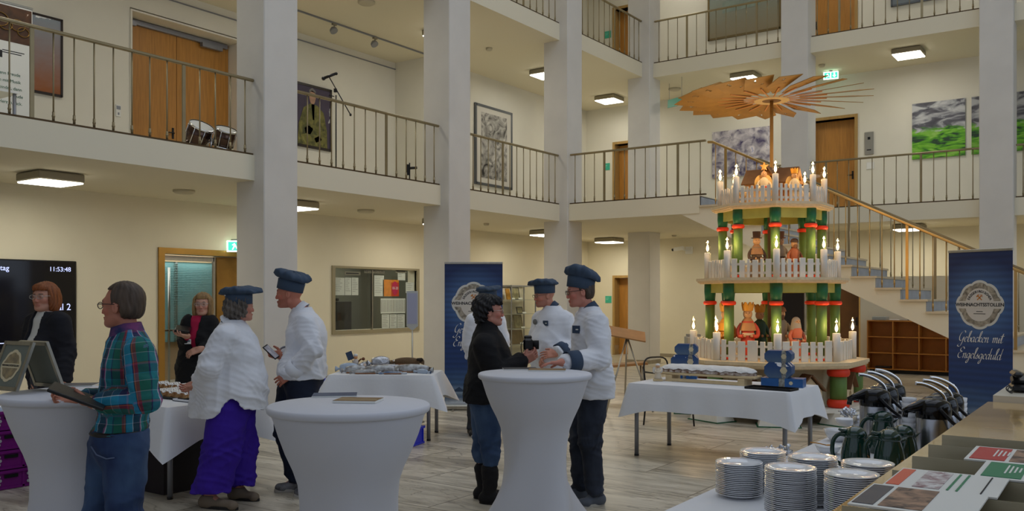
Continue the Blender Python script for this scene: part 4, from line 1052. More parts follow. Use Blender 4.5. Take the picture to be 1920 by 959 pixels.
person(dict(px=222, d=4.6, label='person in a teal and magenta plaid shirt and blue jeans reading a black folder', skin=(186,122,98), hair=('short', M_hairg), hairline=.075, glasses=M_gd, gw=.0022, girth=1.02,
    dress=dress_plaid, pose=lambda P: dict(yaw=197, hyaw=172, head=P(229,571), neck=P(238,629,.0), chest=P(243,695), pelvis=P(224,826),
    shR=P(226,655,.18), shL=P(262,662,-.17), elR=P(232,748,.2), elL=P(272,750,-.2), wrR=P(150,748,.04), wrL=P(180,757,-.17),
    hdR=(-.9,-.25,-.05), hnR=(.1,-.4,.9), hdL=(-1,.12,.12), hnL=(0,.45,.9), curlR=.9, curlL=.75,
    hipR=P(208,842,.07), hipL=P(236,842,-.08), knR=Z(P,190,.50,.0), knL=Z(P,232,.50,-.14), anR=Z(P,188,.09,-.02), anL=Z(P,240,.09,-.14), toeR=Z(P,146,.03,-.10), toeL=Z(P,196,.03,-.2))))
# black folder in his hands


def held_slab(name, pts, d, th, m, label, cat, pics=()):
    """slab through four photo corners (px, py, depth)"""
    C = [at(*p) for p in pts]; c = sum(C, Vector())/4; u = (C[1]-C[0]+C[2]-C[3]); w = (C[3]-C[0]+C[2]-C[1]); W_, H_ = u.length/2, w.length/2
    M4 = frame4(c, u, w); root = thing(name, label, cat, c); R = M4.to_3x3(); mb = MB(); mb.box((0,0,0), (W_, H_, th), R, bev=min(th*.3, .004)); mb.build('case', m, root)
    for (x, y, w_, h_, mm, nm) in pics:
        mb = MB(); mb.box(R @ Vector((x*W_, y*H_, th/2+.0006)), (w_*W_, h_*H_, .001), R); mb.build(nm, mm, root)
    return root
held_slab('document_folder', [(97,716,4.42), (205,756,4.5), (190,768,4.28), (92,734,4.2)], 0, .016, mat('black_leatherette', srgb(20,20,21), .5, bump=.2), 'black zipped folder held open in both hands of the plaid-shirted person', 'folder', ())

# ---- auburn woman before the television
def dress_tv(c):
    A = c['A']; M = c['Mt']
    top_garment(c, mat('cream_top', srgb(206,204,196), .8), .9, grow=.004, name='top', amp=.001)
    ch = A('chest')
    def open_front(X, Y, Z):
        l = (X-ch[0])*M[0,0]+(Y-ch[1])*M[1,0]; f = (X-ch[0])*M[0,1]+(Y-ch[1])*M[1,1]
        return np.maximum(.78-Z, np.minimum(f-.03, .052-np.abs(l+.01)*1.0))
    top_garment(c, mat('midnight_jacket', srgb(20,20,28), .85), .78, grow=.024, name='jacket', amp=.003, hemf=open_front, sleeve=.01, loose=.0)
    trousers(c, mat('grey_trousers', srgb(60,60,66), .85), A('pelvis')[2]+.1)
    for s in 'RL': shoe(c, s, M_shoe, M_dsole)
person(dict(px=88, d=7.2, label='auburn-haired person in a dark jacket over a cream top before the television', male=False, skin=(190,136,112), hair=('bob', M_hairr), glasses=M_gs, girth=.95, dress=dress_tv,
    pose=lambda P: dict(yaw=-122, hyaw=-100, head=P(84,556), neck=P(86,592), chest=P(88,636), pelvis=P(92,718), shR=P(66,605,.09), shL=P(112,604,-.07), elR=P(56,660,.1), elL=P(124,662,-.06), wrR=P(66,712,-.02), wrL=P(118,716,-.16),
    hdR=(0,-.3,-1), hnR=(1,0,0), hdL=(-.2,-.3,-1), hnL=(-1,0,0), hipR=P(84,735,.06), hipL=P(102,735,-.05), knR=Z(P,82,.5,.03), knL=Z(P,102,.5,-.1), anR=Z(P,82,.09,.05), anL=Z(P,102,.09,-.05), toeR=Z(P,76,.03,-.12), toeL=Z(P,98,.03,-.2))))

# ---- blonde woman in the black coat at the glass door
def dress_door(c):
    A = c['A']; M = c['Mt']; ch = A('chest')
    top_garment(c, mat('magenta_top', srgb(176,20,66), .8), .95, grow=.006, name='top', amp=.001)
    def open_front(X, Y, Z):
        l = (X-ch[0])*M[0,0]+(Y-ch[1])*M[1,0]; f = (X-ch[0])*M[0,1]+(Y-ch[1])*M[1,1]
        return np.maximum(.55-Z, np.minimum(f-.03, (.032+(Z-1.25)*.12)-np.abs(l)))
    pel = A('pelvis')
    j = top_garment(c, M_coat, .55, grow=.024, name='coat', amp=.003, hemf=open_front, sleeve=.004, extra=[('cap', (pel, pel-np.array([0,0,.45]), .2, .22), .08)])
    trousers(c, M_coat, pel[2])
    for s in 'RL': shoe(c, s, M_shoe, M_dsole)


pd = person(dict(px=368, d=9.2, label='blonde person in a long black coat and magenta top standing at the glass door', male=False, skin=(196,146,122), hair=('long', M_hairb), glasses=M_gs, girth=.95, dress=dress_door,
    pose=lambda P: dict(yaw=-95, hyaw=-82, head=P(380,570), neck=P(377,598), chest=P(374,626), pelvis=P(368,684), shR=P(354,606,.0), shL=P(396,606,.0), elR=P(345,640,-.05), elL=P(398,645,-.05), wrR=P(349,630,-.28), wrL=P(376,655,-.22),
    hdR=(-.3,-.8,.1), hnR=(0,0,1), hdL=(-.8,-.3,-.3), hnL=(0,.5,-.5), hipR=P(360,695,0), hipL=P(378,695,0), knR=Z(P,360,.5,-.02), knL=Z(P,378,.5,-.02), anR=Z(P,360,.09), anL=Z(P,378,.09), toeR=Z(P,358,.03,-.18), toeL=Z(P,380,.03,-.18))))
held_slab('tablet_computer', [(326,621,8.76), (356,624,8.9), (358,615,9.08), (332,612,9.0)], 0, .03, M_black, 'dark tablet lying on papers held by the black-coated person', 'tablet')
mb = MB(); v = at(352, 641, 8.98); Rv = Matrix.Rotation(YAW, 3, 'Z'); mb.box((0,0,0), (.065,.004,.05), Rv); r = thing('name_badge', 'white name badge hanging on the black coat by the glass door', 'badge', v); mb.build('card', M_paper, r)
mb = MB(); mb.box(Rv @ Vector((0,-.0026,.005)), (.05,.001,.012), Rv); mb.build('print', M_trim, r); mb = MB(); mb.tube([Rv @ Vector((0,0,.025)), Rv @ Vector((.005,.01,.06))], .003); mb.build('clip', M_steel, r)

# ---- cook in the white blouse and purple trousers
def dress_blouse(c):
    A = c['A']; M = c['Mt']; ch = A('chest'); pel = A('pelvis')
    def hem(X, Y, Z):
        f = (X-pel[0]); side = np.exp(-((f-.09)/.09)**2)
        return (.69+.16*side+.05*(f > .15)*np.minimum(1, (f-.15)/.06))-Z
    s = top_garment(c, M_chef, .8, grow=.03, name='blouse', amp=.0042, hemf=hem, sleeve=.022, loose=.03, extra=[('cap', (pel+np.array([-.11,0,.05]), pel+np.array([-.13,0,-.14]), .19, .20), .1), ('cap', (pel+np.array([.1,0,.05]), pel+np.array([.12,0,-.1]), .19, .18), .1)], seed=4, wrist=.05)
    collar(c, M_chef, r=.075, h=.035, flare=.03, parent=s)
    for q in 'RL': cuff(c, q, M_chef, r=.07, w=.045, off=.035, parent=s)
    trousers(c, mat('purple_trousers', srgb(52,16,150), .8, bump=.1, bscale=20), pel[2]+.13, wide=.055, flare=.035, hem=.12, amp=.004)
    for q in 'RL': shoe(c, q, mat('taupe_shoe', srgb(120,106,90), .8), M_dsole)
    nb = Vector(c['nb']); mb = MB(); mb.tube([nb+Vector(v) for v in ((-.06,-.08,.02), (.0,-.1,.0), (.07,-.1,-.05), (.12,-.1,-.13), (.16,-.1,-.17))], [.008,.01,.01,.009,.005], 8); mb.build('neckerchief', mat('navy_neckerchief', srgb(24,32,52), .8), c['root'])
person(dict(px=425, d=7.05, label='person in a white blouse, purple trousers and blue cook\'s beret, hands clasped behind', male=False, skin=(192,134,112), hair=('curly', M_hairs), hat=dict(r=.15, lift=.085, dx=.0, tilt=.05), hatm=M_hat, girth=1.32, hs=.98, dress=dress_blouse,
    pose=lambda P: dict(yaw=12, lean=4, hyaw=35, head=P(451,574), neck=P(436,607), chest=P(440,655), pelvis=P(432,752), belly=(.06,.0), shR=P(424,632,-.2), shL=P(440,630,.2), elR=P(394,688,-.26), elL=P(400,690,.26), wrR=P(378,727,-.12), wrL=P(372,718,.06),
    hdR=(-.9,.2,-.22), hnR=(.1,.8,.5), hdL=(-.85,-.35,-.4), hnL=(0,-.7,.5), curlR=.35, curlL=.6, hipR=P(428,775,-.1), hipL=P(442,775,.1), knR=P(414,850,-.14), knL=P(446,850,.12), anR=Z(P,392,.09,-.16), anL=Z(P,446,.09,.12), toeR=Z(P,438,.03,-.24), toeL=Z(P,478,.03,.06))))

# ---- tall cook with the phone
def dress_phone(c):
    A = c['A']; s = top_garment(c, M_chef, A('pelvis')[2]-.01, grow=.024, name='jacket', amp=.0036, sleeve=.016, loose=.012, seed=9)
    collar(c, M_chef, r=.07, h=.05, parent=s)
    for q in 'RL': cuff(c, q, M_chef, r=.076, w=.085, off=.02, parent=s)
    trousers(c, jeans('dark_navy_denim', (16,24,44), (30,42,66)), A('pelvis')[2]+.03, amp=.003, wide=.008)
    for q in 'RL': shoe(c, q, mat('grey_sneaker', srgb(150,150,152), .7, col2=srgb(70,70,74), vscale=14), M_sole)
person(dict(px=552, d=7.4, label='tall person in a white cook\'s jacket and blue beret looking left with a phone', skin=(196,124,100), hair=None, hat=dict(r=.132, lift=.108, dx=.0, dy=-.01, tilt=.26), hatm=M_hat, girth=1.25, hs=1.04, stubble=True, dress=dress_phone,
    pose=lambda P: dict(yaw=183, lean=6, hyaw=180, hpitch=2, head=P(542,549), neck=P(566,584), chest=P(575,632), pelvis=P(568,708), shR=P(562,604,.17), shL=P(574,608,-.19), elR=P(556,664,.22), elL=P(586,656,-.27), wrR=P(532,667,.05), wrL=P(543,702,-.22),
    hdR=(-.95,-.2,.1), hnR=(0,-.6,.6), hdL=(-.75,.1,-.5), hnL=(.0,.9,-.1), curlL=.45, curlR=.8, thR=.3, hipR=P(548,735,.09), hipL=P(566,735,-.09), knR=P(534,812,.06), knL=P(574,815,-.1), anR=Z(P,556,.1,.1), anL=Z(P,592,.1,-.1), toeR=Z(P,524,.035,.06), toeL=Z(P,560,.035,-.12))))
held_slab('smartphone', [(492,651,7.32), (516,676,7.35), (525,668,7.42), (500,647,7.4)], 0, .009, M_black, 'black smartphone held up by the tall cook on the left', 'phone', ((0,0,.86,.84, mat('phone_screen', srgb(150,150,160), .2, var=.5, vscale=18, emis=.25), 'screen'),))

# ---- woman in black with the camera
def dress_black(c):
    A = c['A']; s = top_garment(c, M_knit, .80, grow=.026, name='sweater', amp=.003, sleeve=.016, loose=.02, neckcut=False, extra=[('cap', (A('neck'), c['HL'](0,-.02,-.1), .066, .062), .02)])
    trousers(c, jeans('mid_blue_denim', (40,62,96), (76,100,134)), A('pelvis')[2], amp=.0025, hem=.3, grow=.012)
    mk = mat('black_suede', srgb(18,17,20), .8)
    for q in 'RL':
        shoe(c, q, mk, M_dsole); an, kn = A('an'+q), A('kn'+q)
        c['cloth']('boot_shaft', [('cap', (an, an+(kn-an)*.55, .05, .063), .0)], .008, mk, .002)
person(dict(px=912, d=7.1, label='black-haired person in a black sweater, jeans and boots holding up a camera', male=False, skin=(194,132,112), hair=('thick', M_hairk), glasses=M_gs, girth=1.15, hs=1.0, dress=dress_black,
    pose=lambda P: dict(yaw=8, hyaw=4, head=P(919,583), neck=P(912,618), chest=P(916,664), pelvis=P(912,745), shR=P(908,650,-.18), shL=P(924,645,.16), elR=P(930,708,-.2), elL=P(948,702,.18), wrR=P(982,678,-.1), wrL=P(980,672,.06),
    hdR=(.9,.1,.5), hnR=(-.3,.8,.4), hdL=(.9,-.1,.4), hnL=(-.3,-.6,.6), curlR=.8, curlL=.8, hipR=P(914,772,-.08), hipL=P(908,772,.08), knR=P(919,850,-.09), knL=P(904,850,.08), anR=Z(P,918,.1,-.08), anL=Z(P,908,.1,.1), toeR=Z(P,948,.03,-.12), toeL=Z(P,936,.03,.1))))
v = at(990, 646, 7.05); r = thing('camera', 'black photo camera with hanging strap held in front of the black-sweatered person', 'camera', v, YAW)
mb = MB(); mb.box((0,0,0), (.075,.13,.095), bev=.015); mb.box((0,0,.055), (.06,.06,.03), bev=.008); mb.build('camera_body', M_black, r)
mb = MB(); mb.lathe([(.034,0), (.036,.05), (.032,.052), (.028,.045), (.001,.045)], 20, (.035,.01,-.005), Vector((1,0,0)).to_track_quat('Z','Y').to_matrix()); mb.build('lens_barrel', M_blackm, r)
mb = MB(); mb.tube(catmull([(-.03,-.06,.04), (-.055,-.08,0), (-.05,-.08,-.06), (-.03,-.06,-.07)], 5), .005, 6, flat=.4); mb.build('strap', M_blackm, r)

# ---- cook behind her
def dress_back(c):
    A = c['A']; s = top_garment(c, M_chef, .9, grow=.024, name='jacket', amp=.003, sleeve=.014); collar(c, M_trim, parent=s)
    trousers(c, mat('charcoal_trousers', srgb(52,54,60), .85), A('pelvis')[2]+.03)
    for q in 'RL': shoe(c, q, M_shoe, M_sole)
person(dict(px=900, d=10.6, label='cook half hidden behind the black-haired person, blue flat beret and glasses', skin=(196,134,112), hair=('short', M_hairg), hat=dict(r=.135, lift=.085, tilt=.1), hatm=M_hat, glasses=M_gd, girth=1.0, dress=dress_back,
    pose=lambda P: dict(yaw=-20, hyaw=-22, head=P(917,562), neck=P(910,587), chest=P(906,612), pelvis=P(900,668), shR=P(886,602,-.14), shL=P(934,601,.08), elR=P(878,644,-.1), elL=P(944,644,.1), wrR=P(886,682,0), wrL=P(936,682,0),
    hdR=(.2,0,-1), hnR=(0,1,0), hdL=(0,0,-1), hnL=(0,1,0), hipR=P(894,680,-.06), hipL=P(908,680,.06), knR=Z(P,888,.5,-.05), knL=Z(P,908,.5,.08), anR=Z(P,885,.09,-.05), anL=Z(P,912,.09,.1), toeR=Z(P,886,.03,-.2), toeL=Z(P,918,.03,-.08))))

# ---- cook with glasses turned to her
def dress_mid(c):
    A = c['A']; f = c['f']; ch = A('chest'); s = top_garment(c, M_chef, .88, grow=.024, name='jacket', amp=.0034, sleeve=.016, loose=.01, seed=3)
    collar(c, M_trim, r=.07, h=.05, parent=s)
    for q in 'RL': cuff(c, q, M_trim, r=.078, w=.09, off=.03, parent=s)
    trousers(c, M_coat, A('pelvis')[2]+.03)
    for q in 'RL': shoe(c, q, M_shoe, M_sole)
    M = c['Mt']; g = c['g']
    patch(c, ch+M@np.array([-.085, .128*g, .05]), .075, .05, M_trim, parent=s)
    mb = MB(); M4 = frame4(Vector(ch+M@np.array([.07, .138*g, .06])), Vector(-c['r']), (0,0,1))
    mb.lathe([(.001,0), (.028,0), (.028,.004), (.001,.004)], 20, M4.translation, M4.to_3x3(), sx=1.25); mb.build('round_emblem', mat('grey_emblem', srgb(120,120,118), .8), s)
    button_row(c, [Vector(ch+M@np.array([.02, .15*g+.01, z])) for z in (.02, -.08, -.18)], M_porc, parent=s)
person(dict(px=1034, d=8.9, label='cook with glasses facing left, round emblem and dark patch on the white jacket', skin=(200,136,112), hair=None, hat=dict(r=.135, lift=.085, tilt=.06), hatm=M_hat, glasses=M_gd, girth=1.2, stubble=True, dress=dress_mid,
    pose=lambda P: dict(yaw=215, hyaw=200, hpitch=6, head=P(1020,553), neck=P(1036,580), chest=P(1036,615), pelvis=P(1036,672), belly=(.05,.0), shR=P(1014,600,.15), shL=P(1060,602,-.1), elR=P(1006,644,.12), elL=P(1074,645,-.14), wrR=P(1018,668,-.12), wrL=P(1043,663,-.3),
    hdR=(-.2,-.6,-.4), hnR=(.7,0,-.3), hdL=(-.9,-.2,-.1), hnL=(.0,.8,-.4), hipR=P(1028,690,.08), hipL=P(1044,690,-.08), knR=Z(P,1028,.5,.05), knL=Z(P,1046,.5,-.08), anR=Z(P,1030,.09,.05), anL=Z(P,1048,.09,-.08), toeR=Z(P,1008,.03,-.05), toeL=Z(P,1028,.03,-.2))))

# ---- cook leaning a hand on the bar table
def dress_right(c):
    A = c['A']; M = c['Mt']; g = c['g']; s = top_garment(c, M_chef, .84, grow=.024, name='jacket', amp=.0038, sleeve=.016, loose=.012, seed=12)
    collar(c, M_trim, r=.07, h=.052, parent=s)
    for q in 'RL': cuff(c, q, M_trim, r=.077, w=.10, off=.03, parent=s)
    patch(c, A('chest')+M@np.array([-.10, .126*g, .07]), .07, .06, M_trim, face=c['f']*.8-c['r']*.6, parent=s)
    trousers(c, jeans('dark_grey_denim', (26,32,46), (56,64,80)), A('pelvis')[2]+.03, amp=.0035, wide=.01)
    for q in 'RL': shoe(c, q, mat('grey_blue_shoe', srgb(86,92,104), .7), M_sole)
person(dict(px=1102, d=7.05, label='cook with dark glasses leaning a hand on the tall bar table on the right', skin=(202,134,114), hair=('short', M_hairg), hat=dict(r=.125, lift=.13, tilt=.30, dy=-.02, droop=.7, da=-1.57), hatm=M_hat, glasses=M_gd, gw=.0024, girth=1.14, hs=1.03, dress=dress_right,
    pose=lambda P: dict(yaw=190, lean=3, hyaw=186, hpitch=8, head=P(1087,545), neck=P(1105,583), chest=P(1108,632), pelvis=P(1108,716), shR=P(1098,600,.17), shL=P(1118,606,-.18), elR=P(1090,668,.22), elL=P(1126,672,-.26), wrR=P(1070,716,.1), wrL=P(1056,680,-.4),
    hdR=(-.3,-.2,-.9), hnR=(0,-1,0), hdL=(-1,-.05,-.04), hnL=(0,-.08,-1), curlL=.28, hipR=P(1100,745,.09), hipL=P(1112,745,-.08), knR=Z(P,1088,.5,.1), knL=Z(P,1106,.5,-.1), anR=Z(P,1088,.09,.12), anL=Z(P,1117,.09,-.08), toeR=Z(P,1060,.03,.1), toeL=Z(P,1092,.03,-.16))))
# ================================================================ TABLES AND WHAT STANDS ON THEM
def hi_table(px, d, label, tw=1.3, ph=0):
    r = thing('bar_table', label, 'table', flr(px, d), 0, 'cloth-covered bar tables'); n = 96
    prof = [(.385,1.068),(.37,1.03),(.345,.95),(.31,.865),(.268,.78),(.241,.71),(.228,.62),(.224,.53),(.232,.43),(.255,.33),(.29,.23),(.33,.13),(.365,.05),(.375,.0)]
    mb = MB(); vs = []
    for i in range(n):
        for rr, z in prof:
            th = 2*PI*i/n; w = max(0, (.95-z)/.95); a = 4*(th+ph+tw*(1-z)); c = math.cos(a)
            q = rr*(1+.21*w**1.15*(1-abs(math.sin(a/2))*1.7+.25*c)*.9); vs.append((q*math.cos(th), q*math.sin(th), z))
    k = len(prof); mb.add(vs, [[i*k+j+1, ((i+1) % n)*k+j+1, ((i+1) % n)*k+j, i*k+j] for i in range(n) for j in range(k-1)], True)
    mb.build('stretch_cover', M_span, r)
    mb = MB(); mb.lathe([(.001,1.06),(.392,1.06),(.400,1.068),(.403,1.082),(.400,1.094),(.392,1.10),(.001,1.10)], 72, cap=False); mb.build('table_top', M_span, r)
    return r
hi_table(655, 4.43, 'bar table in the centre foreground in a white stretch cover, two brochures on it', tw=.55, ph=.5)
hi_table(1003, 6.27, 'slimmer-looking bar table at which the black-sweatered person stands, white twisted cover', tw=1.2, ph=.95)
hi_table(147, 4.97, 'bar table at the left edge carrying the small board with the round badge picture', tw=.4, ph=.2)

def cloth_mesh(w, dpt, drop, flare=.05, corner=.14, cdrop=1.35, seed=0, skirts=(1,1,1,1)):
    """rectangular cloth over a table top (centre origin, z=0 the top)"""
    mb = MB(); rs = random.Random(seed); nx, ny = max(8, int(w/.04)), max(6, int(dpt/.04)); P = []
    hw, hd = w/2, dpt/2
    for i in range(nx): P.append((-hw+w*i/nx, -hd, 0, -1))
    for i in range(ny): P.append((hw, -hd+dpt*i/ny, 1, 0))
    for i in range(nx): P.append((hw-w*i/nx, hd, 0, 1))
    for i in range(ny): P.append((-hw, hd-dpt*i/ny, -1, 0))
    n = len(P); K = 9; vs = []; ph = rs.random()*6
    for i, (x, y, nx_, ny_) in enumerate(P):
        dc = min(math.hypot(abs(x)-hw, abs(y)-hd)/.28, 1); c = (1-dc)**1.5
        dx, dy = nx_*(1-c)+c*math.copysign(.75, x), ny_*(1-c)+c*math.copysign(.75, y)
        s = {(0,-1): skirts[0], (1,0): skirts[1], (0,1): skirts[2], (-1,0): skirts[3]}[(nx_, ny_)]
        for j in range(K+1):
            t = j/K; f = (flare*t+corner*c*t**.9)+.012*t*math.sin((x+y)*17+ph)*(1 if dc > .5 else .3)+(.006 if j else 0)
            z = -drop*s*t*(1+(cdrop-1)*c)-.0
            if j == 0: z = .001
            elif j == 1: z = min(z, -.004)
            vs.append((x+dx*f, y+dy*f, z))
    fs = [[i*(K+1)+j+1, ((i+1) % n)*(K+1)+j+1, ((i+1) % n)*(K+1)+j, i*(K+1)+j] for i in range(n) for j in range(K)]
    mb.add(vs, fs, True)
    o = len(mb.v); mb.add([(-hw, -hd, .0012), (hw, -hd, .0012), (hw, hd, .0012), (-hw, hd, .0012)], [(0,1,2,3)], False)
    return mb
def fold_table(name, label, c, rz, w, dpt, h, inset=.04, leg=.022, legs=((-1,-1),(1,-1),(1,1),(-1,1))):
    r = thing(name, label, 'table', (c[0], c[1], 0), rz)
    mb = MB(); mb.box((0,0,h-.014), (w-.01, dpt-.01, .024)); mb.build('table_top', M_white, r)
    for sx, sy in legs:
        mb = MB(); mb.cyl((sx*(w/2-inset), sy*(dpt/2-inset), 0.015), (sx*(w/2-inset), sy*(dpt/2-inset), h-.026), leg, n=16); lg = mb.build('leg', M_grey, r)
        mb = MB(); mb.cyl((sx*(w/2-inset), sy*(dpt/2-inset), 0), (sx*(w/2-inset), sy*(dpt/2-inset), .02), leg*1.1, n=16); mb.build('foot_cap', M_black, lg)
    return r
def tablecloth(label, c, rz, w, dpt, h, drop, **k):
    o = cloth_mesh(w, dpt, drop, **k).build('tablecloth', M_cloth, loc=(c[0], c[1], h), rot=(0, 0, rz)); return tag(o, label, 'tablecloth')
# ---- stollen table before the pyramid
TS = (-3.45, 8.62)
fold_table('folding_table', 'folding table with grey legs carrying the long stollen', TS, 0, 1.62, .86, .745)
tablecloth('white cloth over the table with the long stollen', TS, 0, 1.66, .90,   .75, .26, corner=.05, cdrop=1.35, seed=2)
# ---- buffet table at the left
TL = (-7.2, 4.68)
fold_table('folding_table', 'folding table behind the purple-trousered person carrying sliced stollen', TL, 0, 1.7, .9, .745)
tablecloth('white cloth over the table with the sliced stollen', TL, 0, 1.74, .94, .75, .28, corner=.13, cdrop=1.5, seed=5)
o = bxw(MB(), -7.9, -6.55, 4.32, 5.04, 0, .47); tag(o.build('storage_box', mat('black_brown_box', srgb(34,28,30), .6)), 'large dark box standing under the sliced stollen table', 'box')
# ---- gift table
TG = flr(726, 10.45); TGa = (TG.x, TG.y)
fold_table('folding_table', 'folding table with wrapped stollen in front of the information window', TGa, YAW-.06, 1.16, .7, .745)
tablecloth('white cloth over the table with the wrapped stollen', TGa, YAW-.06, 1.2, .74, .75, .27, corner=.2, cdrop=1.45, seed=8)
# ---- sign board standing on the left bar table
M_badge1 = mat('badge_cream', srgb(214,200,164), .7); M_badge2 = mat('badge_brown_print', srgb(128,116,92), .7, col2=srgb(170,150,110), vscale=30)
def badge(mb_layers, M, s, m2=None):
    """badge outline with eight rounded lobes; layers: list of (MB, scale, z)"""
    for mb, k, z, h in mb_layers:
        pts = []
        for i in range(96):
            a = 2*PI*i/96; r = 1+.07*abs(math.cos(a*4))**.7*1.1-(.05 if k < .8 else 0)
            r += .10*max(0, abs(math.cos(a))-.86)/.14
            pts.append((r*k*s*math.cos(a)*.95, r*k*s*math.sin(a)*1.02))
        mb.prism([pts], h, M, z)
r = thing('tabletop_sign', 'silver-framed folding sign with a round badge, standing on the left bar table', 'sign', at(50, 728, 5.0), YAW-.55)
def aframe(sgn):
    R = Matrix.Rotation(sgn*math.radians(20), 3, 'X'); cc = Vector((0, sgn*.085, .13))
    mb = MB()
    for x in (-.13, .13): mb.box(cc+R @ Vector((x, 0, 0)), (.022, .016, .28), R)
    for z in (-.13, .13): mb.box(cc+R @ Vector((0, 0, z)), (.26, .016, .022), R)
    return mb, R, cc
for sgn in (1, -1):
    mb, R, cc = aframe(-sgn if False else sgn); fo = mb.build('frame', M_steel, r)
    mb = MB(); mb.box(cc, (.24, .006, .24), R); po = mb.build('panel', mat('grey_green_print', srgb(112,118,108), .5), fo)
    if sgn < 0:
        M4 = frame4(cc+R @ Vector((0, -.004, 0)), R @ Vector((1,0,0)), R @ Vector((0,0,1)))
        a, b = MB(), MB(); badge([(a, 1, 0, .001), (b, .82, .001, .0006)], M4, .085); a.build('badge', M_badge1, fo); b.build('badge_print', M_badge2, fo)
        a = MB(); a.add([M4 @ Vector(v) for v in ((-.09,-.013,.002),(.09,-.013,.002),(.09,.013,.002),(-.09,.013,.002))], [(0,1,2,3)]); add_text(a, 'STOLLEN', M4, .001, z=-.01); a.build('badge_band', M_badge1, fo)
        a = MB(); add_text(a, 'WEIHNACHTSSTOLLEN', M4, .0155, z=.0026, bold=.0002); a.build('writing', M_dtxt, fo)
# ---- brochures
def brochure(px, py, h, w, l, rz, m, label, pages=.006, name='brochure', pics=(), d=None):
    d_ = d or (EYE-h)*FPX/(py-HY); v = at(px, py, d_); v.z = h+.001; r = thing(name, label, 'brochure', v, YAW+rz)
    mb = MB(); mb.box((0,0,pages/2), (w, l, pages)); mb.build('pages', M_paper, r)
    mb = MB(); mb.box((0,0,pages+.0006), (w, l, .001)); c = mb.build('cover', m, r)
    for (x, y, w_, l_, mm, nm) in pics: mb = MB(); mb.box((x*w/2, y*l/2, pages+.0014), (w*w_, l*l_, .0006)); mb.build(nm, mm, r)
    return r
M_brblue = paint_mat('blue_winter_cover', [srgb(40,58,92), srgb(90,110,140), srgb(190,200,210), srgb(60,80,110)], 9, 4)
M_brgold = paint_mat('ochre_cover', [srgb(120,92,50), srgb(170,138,84), srgb(196,170,120), srgb(140,110,70)], 8, 4)
brochure(628, 742.5, 1.1, .235, .17, .15, M_brblue, 'blue-grey brochure farther back on the centre bar table')
b = brochure(672, 754, 1.1, .22, .16, -.12, M_brgold, 'ochre brochure stack nearer on the centre bar table', pages=.012, pics=((0,-.15,.9,.06, mat('cover_line', srgb(200,190,160), .7), 'title_line'),))
brochure(975, 693, 1.1, .25, .17, .1, mat('dark_cover', srgb(40,46,56), .5), 'dark brochure under the hand on the right bar table')
brochure(1026, 695.5, 1.1, .27, .16, -.1, M_brgold, 'brown brochure lying at the front of the right bar table', pages=.008)
brochure(140, 723.5, 1.1, .24, .18, .2, paint_mat('harbour_cover', [srgb(30,40,60), srgb(120,110,90), srgb(180,170,150), srgb(50,50,60)], 14, 5), 'picture brochure on the left bar table beside the silver-framed sign')
# ---- purple crates
CR = (-7.84-.2, 3.72)
M_comb = mat('honeycomb_sticker', srgb(190,190,196), .6)
def crate(loc, rz, m, label, w=.4, l=.6, h=.165, group=None, sticker=True):
    r = thing('stacking_crate', label, 'crate', loc, rz, group); t = .012; mb = MB()
    mb.box((0,0,t/2+.004), (w-.02, l-.02, t))
    for s in (-1, 1):
        mb.box((s*(w/2-t/2-.006), 0, h/2), (t, l-.012, h-.006)); mb.box((0, s*(l/2-t/2-.006), h/2), (w-.012, t, h-.006))
        mb.box((s*(w/2-.006), 0, h-.014), (.03, l+.004, .024)); mb.box((0, s*(l/2-.006), h-.014), (w+.004, .03, .024)); mb.box((s*(w/2-.008), 0, .014), (.02, l, .02)); mb.box((0, s*(l/2-.008), .014), (w, .02, .02))
        for k in (-.45, -.17, .17, .45): mb.box((s*(w/2-.004), k*l, h/2), (.012, .018, h-.02))
        for k in (-.4, .4): mb.box((k*w, s*(l/2-.004), h/2), (.018, .012, h-.02))
    mb.build('shell', m, r)
    if sticker:
        for y in (-.12, .16):
            mb = MB()
            for i in range(3):
                for j in range(2): c = (w/2+.0035, y*l/.6+(j-.5)*.036+(i % 2)*.01, h*.30+i*.032); mb.lathe([(.001,0),(.015,0),(.015,.001),(.001,.001)], 6, c, Vector((1,0,0)).to_track_quat('Z','Y').to_matrix(), smooth=False)
            mb.build('honeycomb_sticker', M_comb, r)
    mb = MB(); mb.box((w/2+.002, 0, h*.68), (.006, .11, .028)); mb.build('grip_slot', M_blackm, r)
    return r
for i, s in enumerate(('bottom purple crate of the stack at the left edge', 'purple crate directly above the bottom one at the left edge', 'purple crate second from the top at the left edge', 'top purple crate at the left edge, filled with plastic-wrapped packages')):
    crate((CR[0], CR[1], i*.168), 0, M_purple, s, group='stacked purple crates')
M_film = mat('crumpled_clear_film', srgb(170,186,206), .15, coat=.6, bump=.8, bscale=25)
rs = random.Random(3)
for i, s in enumerate(('left','middle','right')):
    mb = MB(); mb.ell((0,0,0), (.12,.08,.07), 14, 9); o = mb.build('wrapped_package', M_film, loc=(CR[0], CR[1]-.18+i*.18, .168*3+.125), rot=(0,.1,i)); tag(o, s+' film-wrapped package in the top purple crate', 'package')
